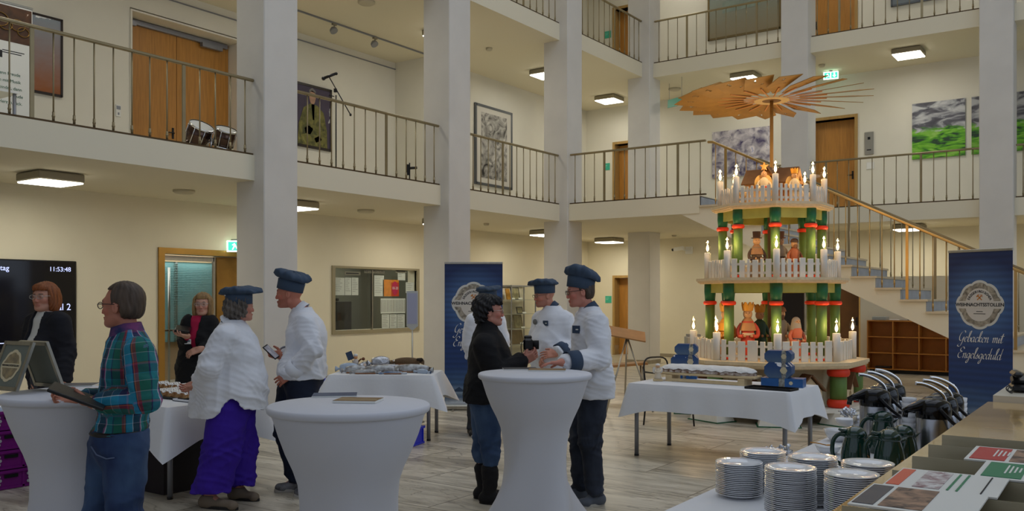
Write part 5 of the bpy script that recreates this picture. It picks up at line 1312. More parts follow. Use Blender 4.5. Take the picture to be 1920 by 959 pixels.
# ---- blue crate
v = flr(772, 9.9); crate((v.x-.08, v.y-.1, 0), YAW-PI/2-.35, M_blue, 'blue crate on the floor under the gift table', l=.44, w=.32, h=.2)
v = at(595, 737, 11.1); o = thing('blue_bag', 'bright blue bag on a low wooden bench behind the tall cook', 'bag', (v.x, v.y, .44), YAW)
mb = MB(); mb.ell((0,0,.12), (.13,.1,.13), 14, 9); mb.build('bag_body', mat('blue_bag_fabric', srgb(20,40,190), .6, bump=.6, bscale=12), o); mb = MB(); mb.tube([(-.06,0,.22),(-.03,0,.29),(.03,0,.29),(.06,0,.22)], .008); mb.build('handle', M_blue, o)
r = thing('low_bench', 'low wooden bench under the blue bag behind the tall cook', 'bench', (v.x, v.y, 0), YAW); mb = MB(); mb.box((0,0,.42), (.4,.3,.03)); mb.build('seat', M_wood, r)
for sx in (-1,1):
    for sy in (-1,1): mb = MB(); mb.box((sx*.17, sy*.12, .2), (.035,.035,.405)); mb.build('leg', M_wood, r)
# ---- sliced stollen trays on the left buffet
M_dough = mat('baked_dough', srgb(150,96,52), .8, col2=srgb(206,170,118), vscale=30, bump=.5, bscale=60); M_sugar = mat('icing_sugar', srgb(238,236,232), .9, bump=.5, bscale=80)
def slice_mesh():
    mb = MB(); pr = [(-.045,0),(.045,0),(.05,.018),(.042,.04),(.02,.052),(-.015,.052),(-.04,.04),(-.05,.018)]
    mb.prism([pr], .016, Matrix(((1,0,0,0),(0,0,-1,0),(0,1,0,0),(0,0,0,1)))); return mb
def tray(px, py, h, w, l, rz, label, m=M_black):
    d_ = (EYE-h)*FPX/(py-HY); v = at(px, py, d_); v.z = h+.002; r = thing('serving_tray', label, 'tray', v, rz); mb = MB(); mb.box((0,0,.004), (w,l,.006))
    for s in (-1, 1): mb.box((s*(w/2-.003),0,.012), (.006,l,.02)); mb.box((0,s*(l/2-.003),.012), (w,.006,.02))
    mb.build('tray_body', m, r); return r, v
sl0 = None; rs = random.Random(5)
for (px, py, w, l, n, lab) in ((342, 746, .56, .34, 5, 'front'), (322, 732, .5, .22, 3, 'rear')):
    r, v = tray(px, py, .75, w, l, 0, lab+' black tray of sliced stollen on the left buffet')
    for i in range(n):
        for j in range(int((l-.05)/.024)):
            loc = Vector((v.x-w/2+.065+i*(w-.13)/(n-1), v.y-l/2+.035+j*.024, .763+rs.random()*.004)); lab2 = '%s stollen slice of the %s row in the %s tray' % (ORD[j], ORD[i], lab)
            if sl0 is None:
                sl0 = thing('stollen_slice', lab2, 'stollen slice', loc, 0, 'sliced stollen in the %s tray' % lab); slice_mesh().build('dough', M_dough, sl0)
                mb = MB(); mb.box((0,-.008,.053), (.06,.017,.006), bev=.002); mb.box((.036,-.008,.044), (.02,.017,.006), Matrix.Rotation(.7,3,'Y')); mb.box((-.034,-.008,.045), (.02,.017,.006), Matrix.Rotation(-.6,3,'Y')); mb.build('sugar_crust', M_sugar, sl0)
            else: dup(sl0, loc, rs.uniform(-.08,.08), lab2, 'sliced stollen in the %s tray' % lab)
mb = MB()
for i in range(6): mb.ell((-.08+i*.03, .01*math.sin(i*3), .03), (.05,.06,.03), 10, 7)
v = at(344, 722, 8.6); o = mb.build('napkin_heap', M_paper, loc=(v.x+.2, v.y-.15, .755)); tag(o, 'crumpled white napkin on the left buffet behind the trays', 'napkin')
r, v = tray(372, 752, .75, .3, .3, 0, 'white plate board beside the hands on the left buffet', M_porc)
# ---- wrapped stollen on the gift table
M_cello = mat('cellophane_wrap', srgb(200,204,206), .18, col2=srgb(120,112,104), vscale=16, coat=.7, bump=.7, bscale=30)
M_foilc = mat('silver_foil_wrap', srgb(190,192,196), .22, .6, bump=.8, bscale=26, var=.25, vscale=20)
def gpt(u, w_): c = math.cos(YAW-.06); s = math.sin(YAW-.06); return (TGa[0]+u*c-w_*s, TGa[1]+u*s+w_*c)
def loaf(u, w_, ln, rad, rz, m, label, z=0, dough=True):
    x, y = gpt(u, w_); r = thing('wrapped_stollen', label, 'wrapped stollen', (x, y, .753+z), YAW-.06+rz, None); mb = MB(); P = []; n = 14
    prof = [(max(.002, rad*min(1, math.sin(PI*(.06+.88*i/n))**.35)), -ln/2+ln*i/n) for i in range(n+1)]
    mb.lathe(prof, 16, (0,0,rad*.72), Vector((1,0,0)).to_track_quat('Z','Y').to_matrix(), sx=.72, sy=1.1); mb.build('cellophane', m, r)
    if dough: mb = MB(); mb.box((0,0,.008), (ln*.9, rad*1.9, .012), bev=.003); mb.build('cardboard_base', mat('brown_board', srgb(150,104,70), .8), r)
    for s in (-1, 1):
        mb = MB(); mb.lathe([(.004,0),(.012,.02),(rad*.6,.06),(rad*.55,.062)], 12, (s*(ln/2-.01),0,rad*.6), Vector((s,0,0)).to_track_quat('Z','Y').to_matrix(), cap=False); mb.build('gathered_end', m, r)
    return r
loaf(-.05, -.18, .34, .055, .05, M_cello, 'wrapped stollen at the front middle of the gift table'); loaf(-.34, -.14, .24, .05, .2, M_cello, 'wrapped stollen at the front left of the gift table'); loaf(.3, -.02, .4, .055, -.05, M_cello, 'long wrapped stollen at the right of the gift table')
loaf(.02, .08, .3, .05, .1, M_foilc, 'silver-wrapped stollen in the middle of the gift table'); loaf(-.3, .12, .2, .065, 1.2, M_foilc, 'upright-looking foil bundle at the left rear of the gift table'); loaf(-.12, .2, .22, .07, .4, M_foilc, 'tall foil bundle at the rear middle of the gift table', z=.05)
loaf(.2, .22, .3, .05, 0, mat('brown_loaf', srgb(110,86,60), .8, bump=.5), 'brown unwrapped loaf at the rear right of the gift table', z=.07); loaf(-.46, .02, .22, .06, .1, M_film, 'clear bag at the left end of the gift table', dough=False)
loaf(.12, -.28, .22, .02, .1, mat('blue_label_pack', srgb(70,100,140), .4, col2=srgb(200,205,210), vscale=12), 'flat blue labelled pack at the front edge of the gift table'); loaf(-.2, -.26, .26, .03, .12, M_cello, 'thin wrapped stollen lying across the front edge of the gift table')
loaf(.44, -.14, .16, .03, -.6, M_film, 'crumpled clear wrap hanging at the right front of the gift table', dough=False)
x, y = gpt(-.4, .1); r = thing('baker_figurine', 'small baker figurine with a blue flag card on the gift table', 'figurine', (x, y, .82), YAW+.3)
mb = MB(); mb.lathe([(.001,0),(.03,0),(.038,.03),(.03,.07),(.012,.082)], 14); mb.build('body', mat('white_red_coat', srgb(200,190,180), .6), r); mb = MB(); mb.ell((0,0,.1), (.024,.024,.026), 12, 8); mb.build('head', mat('figurine_face', srgb(214,150,100), .5), r)
mb = MB(); mb.lathe([(.02,.11),(.026,.125),(.022,.14),(.001,.142)], 12); mb.build('cap', M_white, r); mb = MB(); mb.tube([(.03,-.01,.05),(.06,-.02,.08),(.08,-.01,.075)], .009); mb.ell((.09,-.01,.08),(.02,.02,.02)); mb.build('arm', mat('figurine_brown', srgb(120,70,40), .6), r)
mb = MB(); mb.box((-.07,0,.12), (.075,.004,.1), Matrix.Rotation(-.35, 3, 'Y')); mb.cyl((-.03,0,.03), (-.05,0,.09), .003); mb.build('flag_card', M_trim, r)
x, y = gpt(.36, .22)
for k_, (a_, b_) in enumerate(((.34,.2),(.5,.02))):
    x, y = gpt(a_, b_); mb = MB()
    for i in range(6): mb.ell((rs.uniform(-.03,.03), rs.uniform(-.03,.03), rs.uniform(.01,.05)), (.02,.02,.018), 8, 5)
    tag(mb.build('pine_cone', mat('dark_cone', srgb(50,36,26), .8), loc=(x, y, .755+(.1 if k_ == 0 else 0))), ('dark cone cluster at the rear right of the gift table', 'small cone cluster at the right end of the gift table')[k_], 'decoration')
# ---- on the stollen table
def tpt(px, py, h=.75): return at(px, py, (EYE-h)*FPX/(py-HY))
u = Vector((1, 0, 0)); cB = Vector((-3.62, 8.66, .75))
r = thing('serving_board', 'long wooden serving board on two feet under the long stollen', 'board', cB, -.04)
mb = MB(); mb.box((0,0,.085), (1.1,.2,.028), bev=.01); mb.build('board', M_wood, r)
for s in (-1,1): mb = MB(); mb.box((s*.4,0,.035), (.07,.2,.072)); mb.build('foot', M_wood, r)
mb = MB(); mb.box((0,-.09,.02), (.74,.025,.03)); mb.build('stretcher', M_wood, r)
r = thing('stollen_loaf', 'long stollen with a thick layer of icing sugar on the wooden board', 'stollen', cB+Vector((0,0,.1)), -.04)
def loaf_mesh(rad, z0, sc):
    mb = MB(); n, k = 40, 20; vs = []; ln = 1.06
    for i in range(n+1):
        t = i/n; e = min(1, (max(.0, 1-abs(2*t-1)**9))**.5)
        for j in range(k+1):
            a = PI*j/k; w = rad*sc*(e+.02)*(1+.03*math.sin(t*40+j)); vs.append((-ln/2*sc+ln*sc*t, -math.cos(a)*w, z0+math.sin(a)**.8*w*.72))
    mb.add(vs, [[i*(k+1)+j, (i+1)*(k+1)+j, (i+1)*(k+1)+j+1, i*(k+1)+j+1] for i in range(n) for j in range(k)], True); return mb
loaf_mesh(.095, 0, 1).build('dough', mat('dark_crust', srgb(118,84,60), .85, col2=srgb(210,200,190), vscale=26, bump=.6, bscale=50), r)
mb = loaf_mesh(.098, .012, 1.0); mb.v = [(x, y, max(z, .034+.006*math.sin(x*60)+.004*math.sin(x*23+1))) for x, y, z in mb.v]; mb.build('icing_sugar', M_sugar, r)
# dark empty tray
r, v = tray(1478, 729, .75, .46, .2, -.10, 'black empty tray at the right front corner of the stollen table'); r.location = (-2.86, 8.38, .752)
# blue gift boxes
M_bb = [height_mat('blue_box_print', [(0, srgb(110,130,136)), (.22, srgb(60,96,120)), (.4, srgb(90,140,180)), (.6, srgb(44,100,158)), (1, srgb(36,72,126))], 2, -.1, .12, .1, 9), mat('blue_box_plain', srgb(40,92,152), .4, var=.1, vscale=12)]
M_band = mat('badge_band_print', srgb(170,170,160), .5, col2=srgb(90,84,78), vscale=40)
def gift_box(loc, rz, w, d_, h, label, shape='oct', group=None):
    r = thing('gift_box', label, 'gift box', loc, rz, group); c = min(w, h)*.28
    pts = [(-w/2+c,0),(w/2-c,0),(w/2,c),(w/2,h-c),(w/2-c,h),(-w/2+c,h),(-w/2,h-c),(-w/2,c)] if shape == 'oct' else [(-w/2,0),(w/2,0),(w/2,h),(-w/2,h)]
    M = Matrix(((1,0,0,0),(0,0,-1,d_/2),(0,1,0,0),(0,0,0,1))); mb = MB(); mb.prism([pts], d_, M); mb.build('carton', M_bb[0] if shape == 'oct' else M_bb[1], r)
    mb = MB()
    if shape == 'oct':
        mb.prism([[(p[0]*1.02*.18+w*.22, (p[1]-h/2)*1.012+h/2) for p in pts]], d_*1.01, Matrix(((1,0,0,0),(0,0,-1,d_*.505),(0,1,0,0),(0,0,0,1))))
    else: mb.box((0,0,h/2), (w*.14, d_*1.01, h*1.01))
    b = mb.build('paper_band', M_band, r); mb = MB(); badge([(mb, 1, 0, .002)], frame4((w*.22, -d_/2*1.01-.001, h/2), (1,0,0), (0,0,1)), min(w, h)*.2); mb.build('badge', M_badge1, b)
    return r
a = YAW*.55
gift_box((-4.02, 8.98, .752), a, .26, .14, .11, 'flat blue gift box at the bottom of the left stack', 'rect'); gift_box((-4.02, 8.98, .863), a, .29, .14, .15, 'larger eight-sided blue box in the middle of the left stack'); gift_box((-4.0, 8.98, 1.015), a, .245, .14, .115, 'smaller eight-sided blue box on top of the left stack')
gift_box((-2.86, 8.74, .752), a-.2, .40, .2, .085, 'long dark blue box with a white ribbon at the bottom of the right stack', 'rect'); gift_box((-2.90, 8.74, .838), a-.2, .26, .2, .155, 'larger eight-sided blue box on the right stack by the pickets'); gift_box((-2.90, 8.74, .994), a-.2, .26, .18, .115, 'smaller eight-sided blue box topping the right stack')
r = thing('angel_figurine', 'small white angel figurine on a wooden base at the left end of the stollen table', 'figurine', (-4.12, 8.52, .752), YAW)
mb = MB(); mb.box((0,0,.014), (.095,.06,.028), bev=.004); mb.build('base', M_wood, r)
mb = MB(); mb.lathe([(.04,.028),(.036,.06),(.026,.1),(.022,.125),(.012,.14)], 16); mb.build('robe', mat('angel_white', srgb(220,206,182), .6), r)
mb = MB(); mb.ell((0,0,.16), (.021,.021,.024), 12, 9); mb.build('head', mat('angel_face', srgb(206,160,120), .6), r); mb = MB(); mb.ell((0,.003,.172), (.024,.025,.016), 12, 7); mb.build('hair', M_sugar, r)
mb = MB(); mb.ell((-.035,.018,.115), (.02,.008,.035)); mb.ell((.035,.018,.115), (.02,.008,.035)); mb.build('wings', mat('angel_wing', srgb(226,222,214), .6), r); mb = MB(); mb.tube([(-.026,-.01,.118),(-.03,-.03,.1),(-.005,-.042,.1),(.02,-.04,.105),(.028,-.01,.118)], .009); mb.build('arms', mat('angel_white', (1,1,1)), r)
# ================================================================ THE CHRISTMAS PYRAMID
PY = Vector((-4.17, 12.23, 0)); PRZ = math.radians(22.8)
pyr = thing('christmas_pyramid', 'tall three-tiered wooden Christmas pyramid with green columns, picket fences and electric candles', 'christmas pyramid', PY, PRZ)
def oc(r, n=8, a0=-PI/2): return [(r*math.cos(a0+2*PI*i/n), r*math.sin(a0+2*PI*i/n)) for i in range(n)]
def ca(i): return -PI/2+PI/4*i
# base: feet, plinth
for i in range(8):
    a = ca(i); R3 = rotz(a+PI/2); mb = MB(); c = Vector((1.16*math.cos(a), 1.16*math.sin(a), 0))
    V = [R3 @ Vector((x*w, y*l, z))+c for z, w, l in ((.012, .25, .16), (.16, .2, .12)) for x, y in ((-1,-1),(1,-1),(1,1),(-1,1))]
    mb.add(V, [(3,2,1,0),(4,5,6,7),(0,1,5,4),(1,2,6,5),(2,3,7,6),(3,0,4,7)]); fo = mb.build('foot', M_pick, pyr)
    mb = MB(); mb.box(c+Vector((0,0,.006)), (.54,.36,.012), R3); mb.build('green_pad', M_greend, fo)
mb = MB(); mb.prism([oc(1.28)], .05, None, .16); mb.build('plinth', M_pick, pyr)
mb = MB(); mb.prism([oc(.86)], .52, None, .21); mb.build('core_panels', mat('cream_panel_wood', srgb(222,208,172), .6, var=.04), pyr)
def column(rc, z0, z1, i, ring_z, r, base=False):
    a = ca(i); c = (rc*math.cos(a), rc*math.sin(a), 0)
    if base:
        mb = MB(); mb.lathe([(r*.92, z0+.05), (r*.92, z1-.05)], 20, c); co = mb.build('base_column', M_green, pyr)
        for z in (z0+.055, z1-.055): mb = MB(); mb.lathe([(r*.8,-.055),(r*1.1,-.05),(r*1.25,-.02),(r*1.25,.02),(r*1.1,.05),(r*.8,.055)], 24, (c[0],c[1],z)); mb.build('red_ring', M_red, co)
        return
    mb = MB(); mb.lathe([(r, z0), (r*1.0, ring_z)], 20, c); co = mb.build('column', M_green, pyr)
    mb = MB(); mb.lathe([(r*1.02, ring_z), (r*1.22, z1-.1), (r*1.2, z1)], 20, c); mb.build('dark_green_capital', M_greend, co)
    mb = MB(); mb.lathe([(r*.9,-.028),(r*1.25,-.026),(r*1.42,-.01),(r*1.42,.01),(r*1.25,.026),(r*.9,.028)], 24, (c[0],c[1],ring_z)); mb.build('red_ring', M_red, co)
    mb = MB(); mb.lathe([(r*.9,0),(r*1.25,.004),(r*1.2,.035),(r*.9,.04)], 20, (c[0],c[1],z0)); mb.build('red_foot_ring', M_red, co)
for i in range(8): column(1.1, .21, .72, i, 0, .115, True)
# gabled little houses between the base columns
for i in range(8):
    a = ca(i)+PI/8; R3 = rotz(a+PI/2); c = Vector((.98*math.cos(a), .98*math.sin(a), .21)); mb = MB()
    M4 = Matrix.Translation(c) @ R3.to_4x4() @ Matrix(((1,0,0,0),(0,0,-1,0),(0,1,0,0),(0,0,0,1)))
    mb.prism([[(-.17,0),(.17,0),(.17,.22),(0,.40),(-.17,.22)], [(-.06,.02),(-.06,.16),(.0,.2),(.06,.16),(.06,.02)]], .16, M4, -.08); ho = mb.build('gabled_house', M_woodl, pyr)
    mb = MB()
    for s in (-1,1): mb.box(c+R3 @ Vector((s*.105, -.02, .325)), (.285,.24,.016), R3 @ Matrix.Rotation(s*math.radians(46.6), 3, 'Y'))
    mb.build('house_roof', mat('brown_roof_wood', srgb(120,84,54), .7), ho)
def platform(R, z, th, i0):
    mb = MB(); mb.prism([oc(R)], th*.5, None, z-th*.5); mb.prism([oc(R-.018)], th*.3, None, z-th*.8); mb.prism([oc(R-.05)], th*.2, None, z-th); return mb.build('platform', M_woodl, pyr)
plats = [platform(1.29, .80, .085, 0), platform(1.035, 1.90, .075, 1), platform(.83, 2.905, .075, 2)]
def beam_ring(r, z0, z1, m):
    mb = MB(); o_, i_ = oc(r), oc(r-.03); mb.prism([o_, i_], z1-z0, None, z0); return mb.build('beam_ring', m, pyr)
beam_ring(.86, 1.70, 1.826, M_olive); beam_ring(.69, 2.70, 2.83, M_olive)
for i in range(8): column(.84, .80, 1.825, i, 1.56, .066)
for i in range(8): column(.665, 1.90, 2.83, i, 2.60, .06)
mb = MB(); mb.cyl((0,0,.7), (0,0,2.9), .055, n=16); mb.build('centre_post', mat('brown_post', srgb(150,120,84), .6), pyr)
mb = MB(); mb.cyl((0,0,2.9), (0,0,4.4), .024, n=14); mb.build('rotor_shaft', M_ply, pyr)
# fences
rs = random.Random(11)
def fence(rf, z, hgt, npk):
    for i in range(8):
        a0, a1 = Vector((rf*math.cos(ca(i)), rf*math.sin(ca(i)), 0)), Vector((rf*math.cos(ca(i+1)), rf*math.sin(ca(i+1)), 0))
        u = (a1-a0).normalized(); L = (a1-a0).length; n_ = Vector((u.y, -u.x, 0)); R3 = Matrix((u, -n_, Vector((0,0,1)))).transposed()
        mb = MB()
        for zz in (.06, hgt*.72): mb.box((a0+a1)/2-n_*.018+Vector((0,0,z+zz)), (L-.07,.014,.03), R3)
        fo = None; front = i in (6, 7, 0, 1, 5)
        ws = [rs.choice((.5, .75, 1, 1.05)) for _ in range(npk)]; tot = sum(ws); av = L-.13; gap = .034; sc = (av-gap*(npk-1))/tot; x = .065
        picks = []
        for w in ws: picks.append((x+w*sc/2, w*sc, hgt*rs.uniform(.93, 1.03))); x += w*sc+gap
        if not front:
            for xc, w, h in picks: mb.box(a0+u*xc+Vector((0,0,z+h/2)), (w,.022,h), R3, bev=.003)
        fo = mb.build('fence_panel', M_pick, pyr)
        if front:
            for xc, w, h in picks: m2 = MB(); m2.box(a0+u*xc+Vector((0,0,z+h/2)), (w,.022,h), R3, bev=.003); m2.build('picket', M_pick, fo)
fence(1.07, .80, .27, 6); fence(.875, 1.90, .25, 6); fence(.70, 2.905, .24, 6)
# electric candles
M_cand = mat('candle_sleeve', srgb(228,224,214), .45)
M_fil = mat('glowing_filament', (1, .70, .34), .5, emis=14)
M_bulb = glass_mat('bulb_glass', (1, .97, .9))
def candle(rc, z, i, r, h):
    a = ca(i); c = Vector((rc*math.cos(a), rc*math.sin(a), z)); mb = MB(); mb.lathe([(r,0),(r,h-.004),(r-.006,h),(.001,h)], 24, c); co = mb.build('candle', M_cand, pyr)
    mb = MB(); mb.lathe([(.016,0),(.017,.012),(.034,.035),(.042,.065),(.04,.095),(.026,.14),(.012,.175),(.004,.2),(.001,.203)], 20, c+Vector((0,0,h)), cap=False); mb.build('flame_bulb', M_bulb, co)
    mb = MB(); mb.lathe([(.001,.018),(.012,.03),(.019,.055),(.016,.08),(.008,.105),(.001,.125)], 12, c+Vector((0,0,h)), cap=False); mb.build('filament', M_fil, co)
    l = bpy.data.lights.new('bulb_light', 'POINT'); l.energy = BULB_W*5; l.color = (1, .66, .32); l.shadow_soft_size = .03
    o = bpy.data.objects.new('bulb_light', l); COL.objects.link(o); o.parent = co; o.location = c+Vector((0,0,h+.14))
for i in range(8): candle(1.07, .80, i, .05, .37); candle(.875, 1.90, i, .044, .37); candle(.70, 2.905, i, .04, .37)
# rotor
hz = 4.40
mb = MB(); ring = [(.24*math.cos(2*PI*i/36), .24*math.sin(2*PI*i/36)) for i in range(36)]; hole = [(.13*math.cos(2*PI*i/24), .13*math.sin(2*PI*i/24)) for i in range(24)]
mb.prism([ring, hole], .03, None, hz-.015); rot = mb.build('rotor_hub', mat('hub_limewood', srgb(226,196,140), .55), pyr)
mb = MB(); mb.lathe([(.135,-.012),(.135,.012),(.04,.02),(.001,.02)], 24, (0,0,hz)); mb.build('hub_disc', mat('hub_centre', srgb(130,96,56), .5), rot)
NB = 20
star = [(.022*(1 if k % 2 == 0 else .45)*math.cos(PI*k/5+.3), .022*(1 if k % 2 == 0 else .45)*math.sin(PI*k/5+.3)) for k in range(10)]
dogs = [(-.03,-.004),(-.034,.004),(-.02,.009),(.01,.009),(.022,.018),(.032,.012),(.024,.002),(.02,-.014),(.012,-.014),(.01,-.003),(-.014,-.003),(-.018,-.014),(-.026,-.014)]
for b in range(NB):
    a = 2*PI*b/NB+.06; Rr = rotz(a) @ Matrix.Rotation(math.radians(14), 3, 'X')
    mb = MB(); mb.box(Rr @ Vector((.48,0,0))+Vector((0,0,hz)), (.52,.018,.014), Rr, bev=.003); ar = mb.build('rotor_arm', mat('arm_wood', srgb(214,150,84), .5), pyr)
    out = [(.38,-.035),(.38,.045),(1.12,.25),(1.34,-.08),(.92,-.19)]
    hs = [[(x*1.5+.90, y*1.5+.05) for x, y in star], [(x*1.7+1.12, y*1.7+.0) for x, y in dogs], [(x*1.1+.66, y*1.1) for x, y in (star if b % 2 else dogs)]]
    M4 = Matrix.Translation(Vector((0,0,hz+.012))) @ Rr.to_4x4(); mb = MB(); mb.prism([out]+hs, .008, M4); mb.build('rotor_blade', M_ply, pyr)
# ---- stable on the top tier
def put(r, deg): a = math.radians(deg)+PRZ; return PY+Vector((r*math.sin(a), -r*math.cos(a), 0))
r = thing('wooden_stable', 'wooden stable with gabled roofs on the top tier of the pyramid', 'stable', (PY.x, PY.y, 2.906), PRZ-.35)
mb = MB(); M4 = Matrix(((1,0,0,0),(0,0,-1,.16),(0,1,0,0),(0,0,0,1)))
mb.prism([[(-.16,.3),(.16,.3),(0,.52)], [(-.04,.34),(-.04,.42),(.04,.42),(.04,.34)]], .03, M4 @ Matrix.Translation((0,0,.26))); mb.build('front_gable', mat('stable_wood', srgb(206,150,86), .6, var=.1), r)
for x, y in ((-.3,-.12),(.02,-.12),(.3,-.12),(-.3,.2),(.3,.2)): mb = MB(); mb.box((x,y,.16), (.04,.04,.32)); mb.build('post', M_woodl, r)
mb = MB(); mb.box((0,.2,.16), (.62,.02,.3)); mb.box((0,.04,.31), (.68,.4,.02)); mb.build('wall', mat('stable_wood', (1,1,1)), r)
mb = MB(); Rm = mat('stable_roof', srgb(112,86,62), .7, var=.12)
for s in (-1,1): mb.box((.0, .04+s*.12, .42), (.74, .34, .018), Matrix.Rotation(-s*math.radians(42), 3, 'X'))
mb.build('roof', Rm, r)
mb = MB()
for s in (-1,1): mb.box((s*.085, -.1, .425), (.02,.28,.28), Matrix.Rotation(s*math.radians(-36)+0, 3, 'Y'))
mb.build('dormer_roof', Rm, r)
mb = MB(); M5 = Matrix(((0,0,1,.36),(1,0,0,.04),(0,1,0,0),(0,0,0,1))); mb.prism([[(-.2,.31),(.2,.31),(0,.52)], [(-.07,.34),(.0,.42),(.07,.34)]], .02, M5); mb.build('end_gable', mat('stable_wood', (1,1,1)), r)
# ---- turned wooden figures
def figure(loc, rz, label, robe, hat=None, hatc=None, beard=None, cape=None, sc=1.0, belt=None, wings=False, skin=srgb(206,158,112), veil=None, staff=False, starh=False, armc=None):
    r = thing('wooden_figure', label, 'figure', loc, rz); r.scale = (sc,)*3
    mr = mat('figure_'+robe[0], robe[1], .55, var=.05)
    mb = MB(); mb.lathe([(.1,0),(.104,.02),(.096,.2),(.082,.34),(.09,.44),(.078,.5),(.035,.54)], 24); mb.build('robe', mr, r)
    mb = MB(); mb.ell((0,0,.6), (.06,.06,.07), 18, 12); mb.ell((0,-.058,.595), (.011,.012,.012), 8, 6); h = mb.build('head', mat('figure_face', skin, .5), r)
    mb = MB(); mb.ell((-.022,-.054,.612), (.006,.005,.006), 6, 5); mb.ell((.022,-.054,.612), (.006,.005,.006), 6, 5); mb.build('eyes', M_black, h)
    ma = mat('figure_'+armc[0], armc[1], .55) if armc else mr
    for s in (-1,1):
        mb = MB(); mb.tube(catmull([(s*.075,0,.47),(s*.125,-.01,.39),(s*.12,-.05,.31),(s*.06,-.1,.31)], 4), .027, 8); mb.build('arm', ma, r); 
    for s in (-1,1): mb = MB(); mb.ell((s*.045,-.112,.312), (.02,.02,.02), 8, 6); mb.build('hand', mat('figure_face', skin), r)
    if cape: mb = MB(); mb.lathe([(.115,.38),(.1,.44),(.07,.51),(.045,.545)], 24, cap=False); mb.build('cape', mat('figure_'+cape[0], cape[1], .55), r)
    if belt: mb = MB(); mb.lathe([(.084,.315),(.09,.32),(.09,.345),(.084,.35)], 24, cap=False); mb.build('belt', mat('figure_'+belt[0], belt[1], .5), r)
    if beard: mb = MB(); mb.ell((0,-.035,.56), (.042,.035,.055), 12, 8); mb.build('beard', mat('figure_'+beard[0], beard[1], .7), r)
    if veil: mb = MB(); mb.ell((0,.012,.615), (.071,.066,.072), 16, 10); mb.lathe([(.09,.47),(.08,.55),(.066,.62)], 18, (0,.015,0), cap=False); mb.build('veil', mat('figure_'+veil[0], veil[1], .6), r)
    if hat == 'crown':
        mb = MB(); n = 40; vs = []
        for i in range(n):
            a = 2*PI*i/n; t = .07+.05*abs(math.sin(a*4)); vs += [Vector((.066*math.cos(a), .066*math.sin(a), .64)), Vector((.08*math.cos(a), .08*math.sin(a), .64+t)), Vector((.074*math.cos(a), .074*math.sin(a), .64+t)), Vector((.06*math.cos(a), .06*math.sin(a), .64))]
        mb.add(vs, [[i*4+j, ((i+1) % n)*4+j, ((i+1) % n)*4+(j+1) % 4, i*4+(j+1) % 4] for i in range(n) for j in range(4)]); mb.build('crown', mat('figure_'+hatc[0], hatc[1], .4), r)
    if hat == 'tall': mb = MB(); mb.lathe([(.085,.648),(.085,.66),(.058,.662),(.066,.76),(.001,.762)], 20); mb.build('hat', mat('figure_'+hatc[0], hatc[1], .5), r)
    if hat == 'brim': mb = MB(); mb.lathe([(.1,.645),(.098,.66),(.06,.665),(.055,.7),(.03,.72),(.001,.722)], 20); mb.build('hat', mat('figure_'+hatc[0], hatc[1], .5), r)
    if hat == 'bowl': mb = MB(); mb.lathe([(.068,.628),(.074,.64),(.06,.68),(.03,.7),(.001,.702)], 20); mb.build('hat', mat('figure_'+hatc[0], hatc[1], .5), r)
    if wings:
        for s in (-1,1): mb = MB(); mb.ell((s*.1,.06,.47), (.075,.014,.13), 14, 10, Matrix.Rotation(-s*.35, 3, 'Y')); mb.build('wing', mat('figure_wing', srgb(232,186,104), .5), r)
    if starh:
        st = [(.1*(1 if k % 2 == 0 else .42)*math.cos(PI*k/5+PI/2), .1*(1 if k % 2 == 0 else .42)*math.sin(PI*k/5+PI/2)) for k in range(10)]
        mb = MB(); mb.prism([st], .016, frame4((0,.0,.76), (1,0,0), (0,0,1)), -.008); mb.cyl((0,0,.66), (0,0,.72), .008); mb.build('star', mat('figure_star', srgb(226,150,50), .4), r)
    if staff: mb = MB(); mb.tube(catmull([(.17,-.08,0),(.16,-.08,.42),(.165,-.08,.5),(.2,-.08,.53),(.225,-.08,.49)], 4), .009, 6); mb.build('staff', mat('figure_staff', srgb(96,66,42), .6), r)
    return r
zA, zB_, zC = .801, 1.901, 2.906
RED = ('red', srgb(214,82,58)); ORG = ('ochre', srgb(206,140,52)); GRY = ('grey_beige', srgb(176,160,134)); BRN = ('brown', srgb(136,92,62)); GLD = ('gold', srgb(222,154,44)); PNK = ('salmon', srgb(206,110,80)); WHT = ('cream', srgb(226,206,170)); DK = ('dark_brown', srgb(80,58,44)); GN = ('dark_green', srgb(50,84,62))
fz = YAW
figure((*put(.62,-34).xy, zA), fz-.2, 'crowned king figure in a long red robe on the lowest tier', RED, 'crown', GLD, cape=('tan', srgb(196,140,86)), belt=WHT, sc=1.02)
figure((*put(.72,-62).xy, zA), fz, 'crowned king figure in ochre beside the red king on the lowest tier', ORG, 'crown', GLD, cape=GLD, sc=1.0)
figure((*put(.22,-50).xy, zA), fz+.4, 'king figure in green standing behind the red king', GN, 'crown', GLD, sc=.98)
figure((*put(.42,12).xy, zA), fz, 'bearded figure with a brown hat and staff on the lowest tier right of centre', GRY, 'bowl', BRN, beard=BRN, staff=True, sc=1.02)
figure((*put(.60,28).xy, zA), fz+.3, 'kneeling-height figure in salmon with a grey veil on the lowest tier', PNK, veil=('grey_veil', srgb(170,160,146)), belt=('slate', srgb(70,74,84)), sc=.84)
figure((*put(.48,-28).xy, zB_), fz, 'figure with a tall dark hat and brown coat on the left of the middle tier', ('taupe', srgb(136,112,86)), 'tall', DK, cape=('tan_cape', srgb(160,116,76)), belt=DK, sc=.83, armc=DK)
figure((*put(.28,20).xy, zB_), fz, 'figure with a tall hat and lantern-coloured coat in the middle of the middle tier', GRY, 'tall', BRN, sc=.84, belt=DK, staff=True)
figure((*put(.48,34).xy, zB_), fz+.2, 'stout figure in a salmon-brown coat and flat dark cap on the middle tier', ('coat_red_brown', srgb(170,96,62)), 'bowl', DK, beard=BRN, sc=.76)
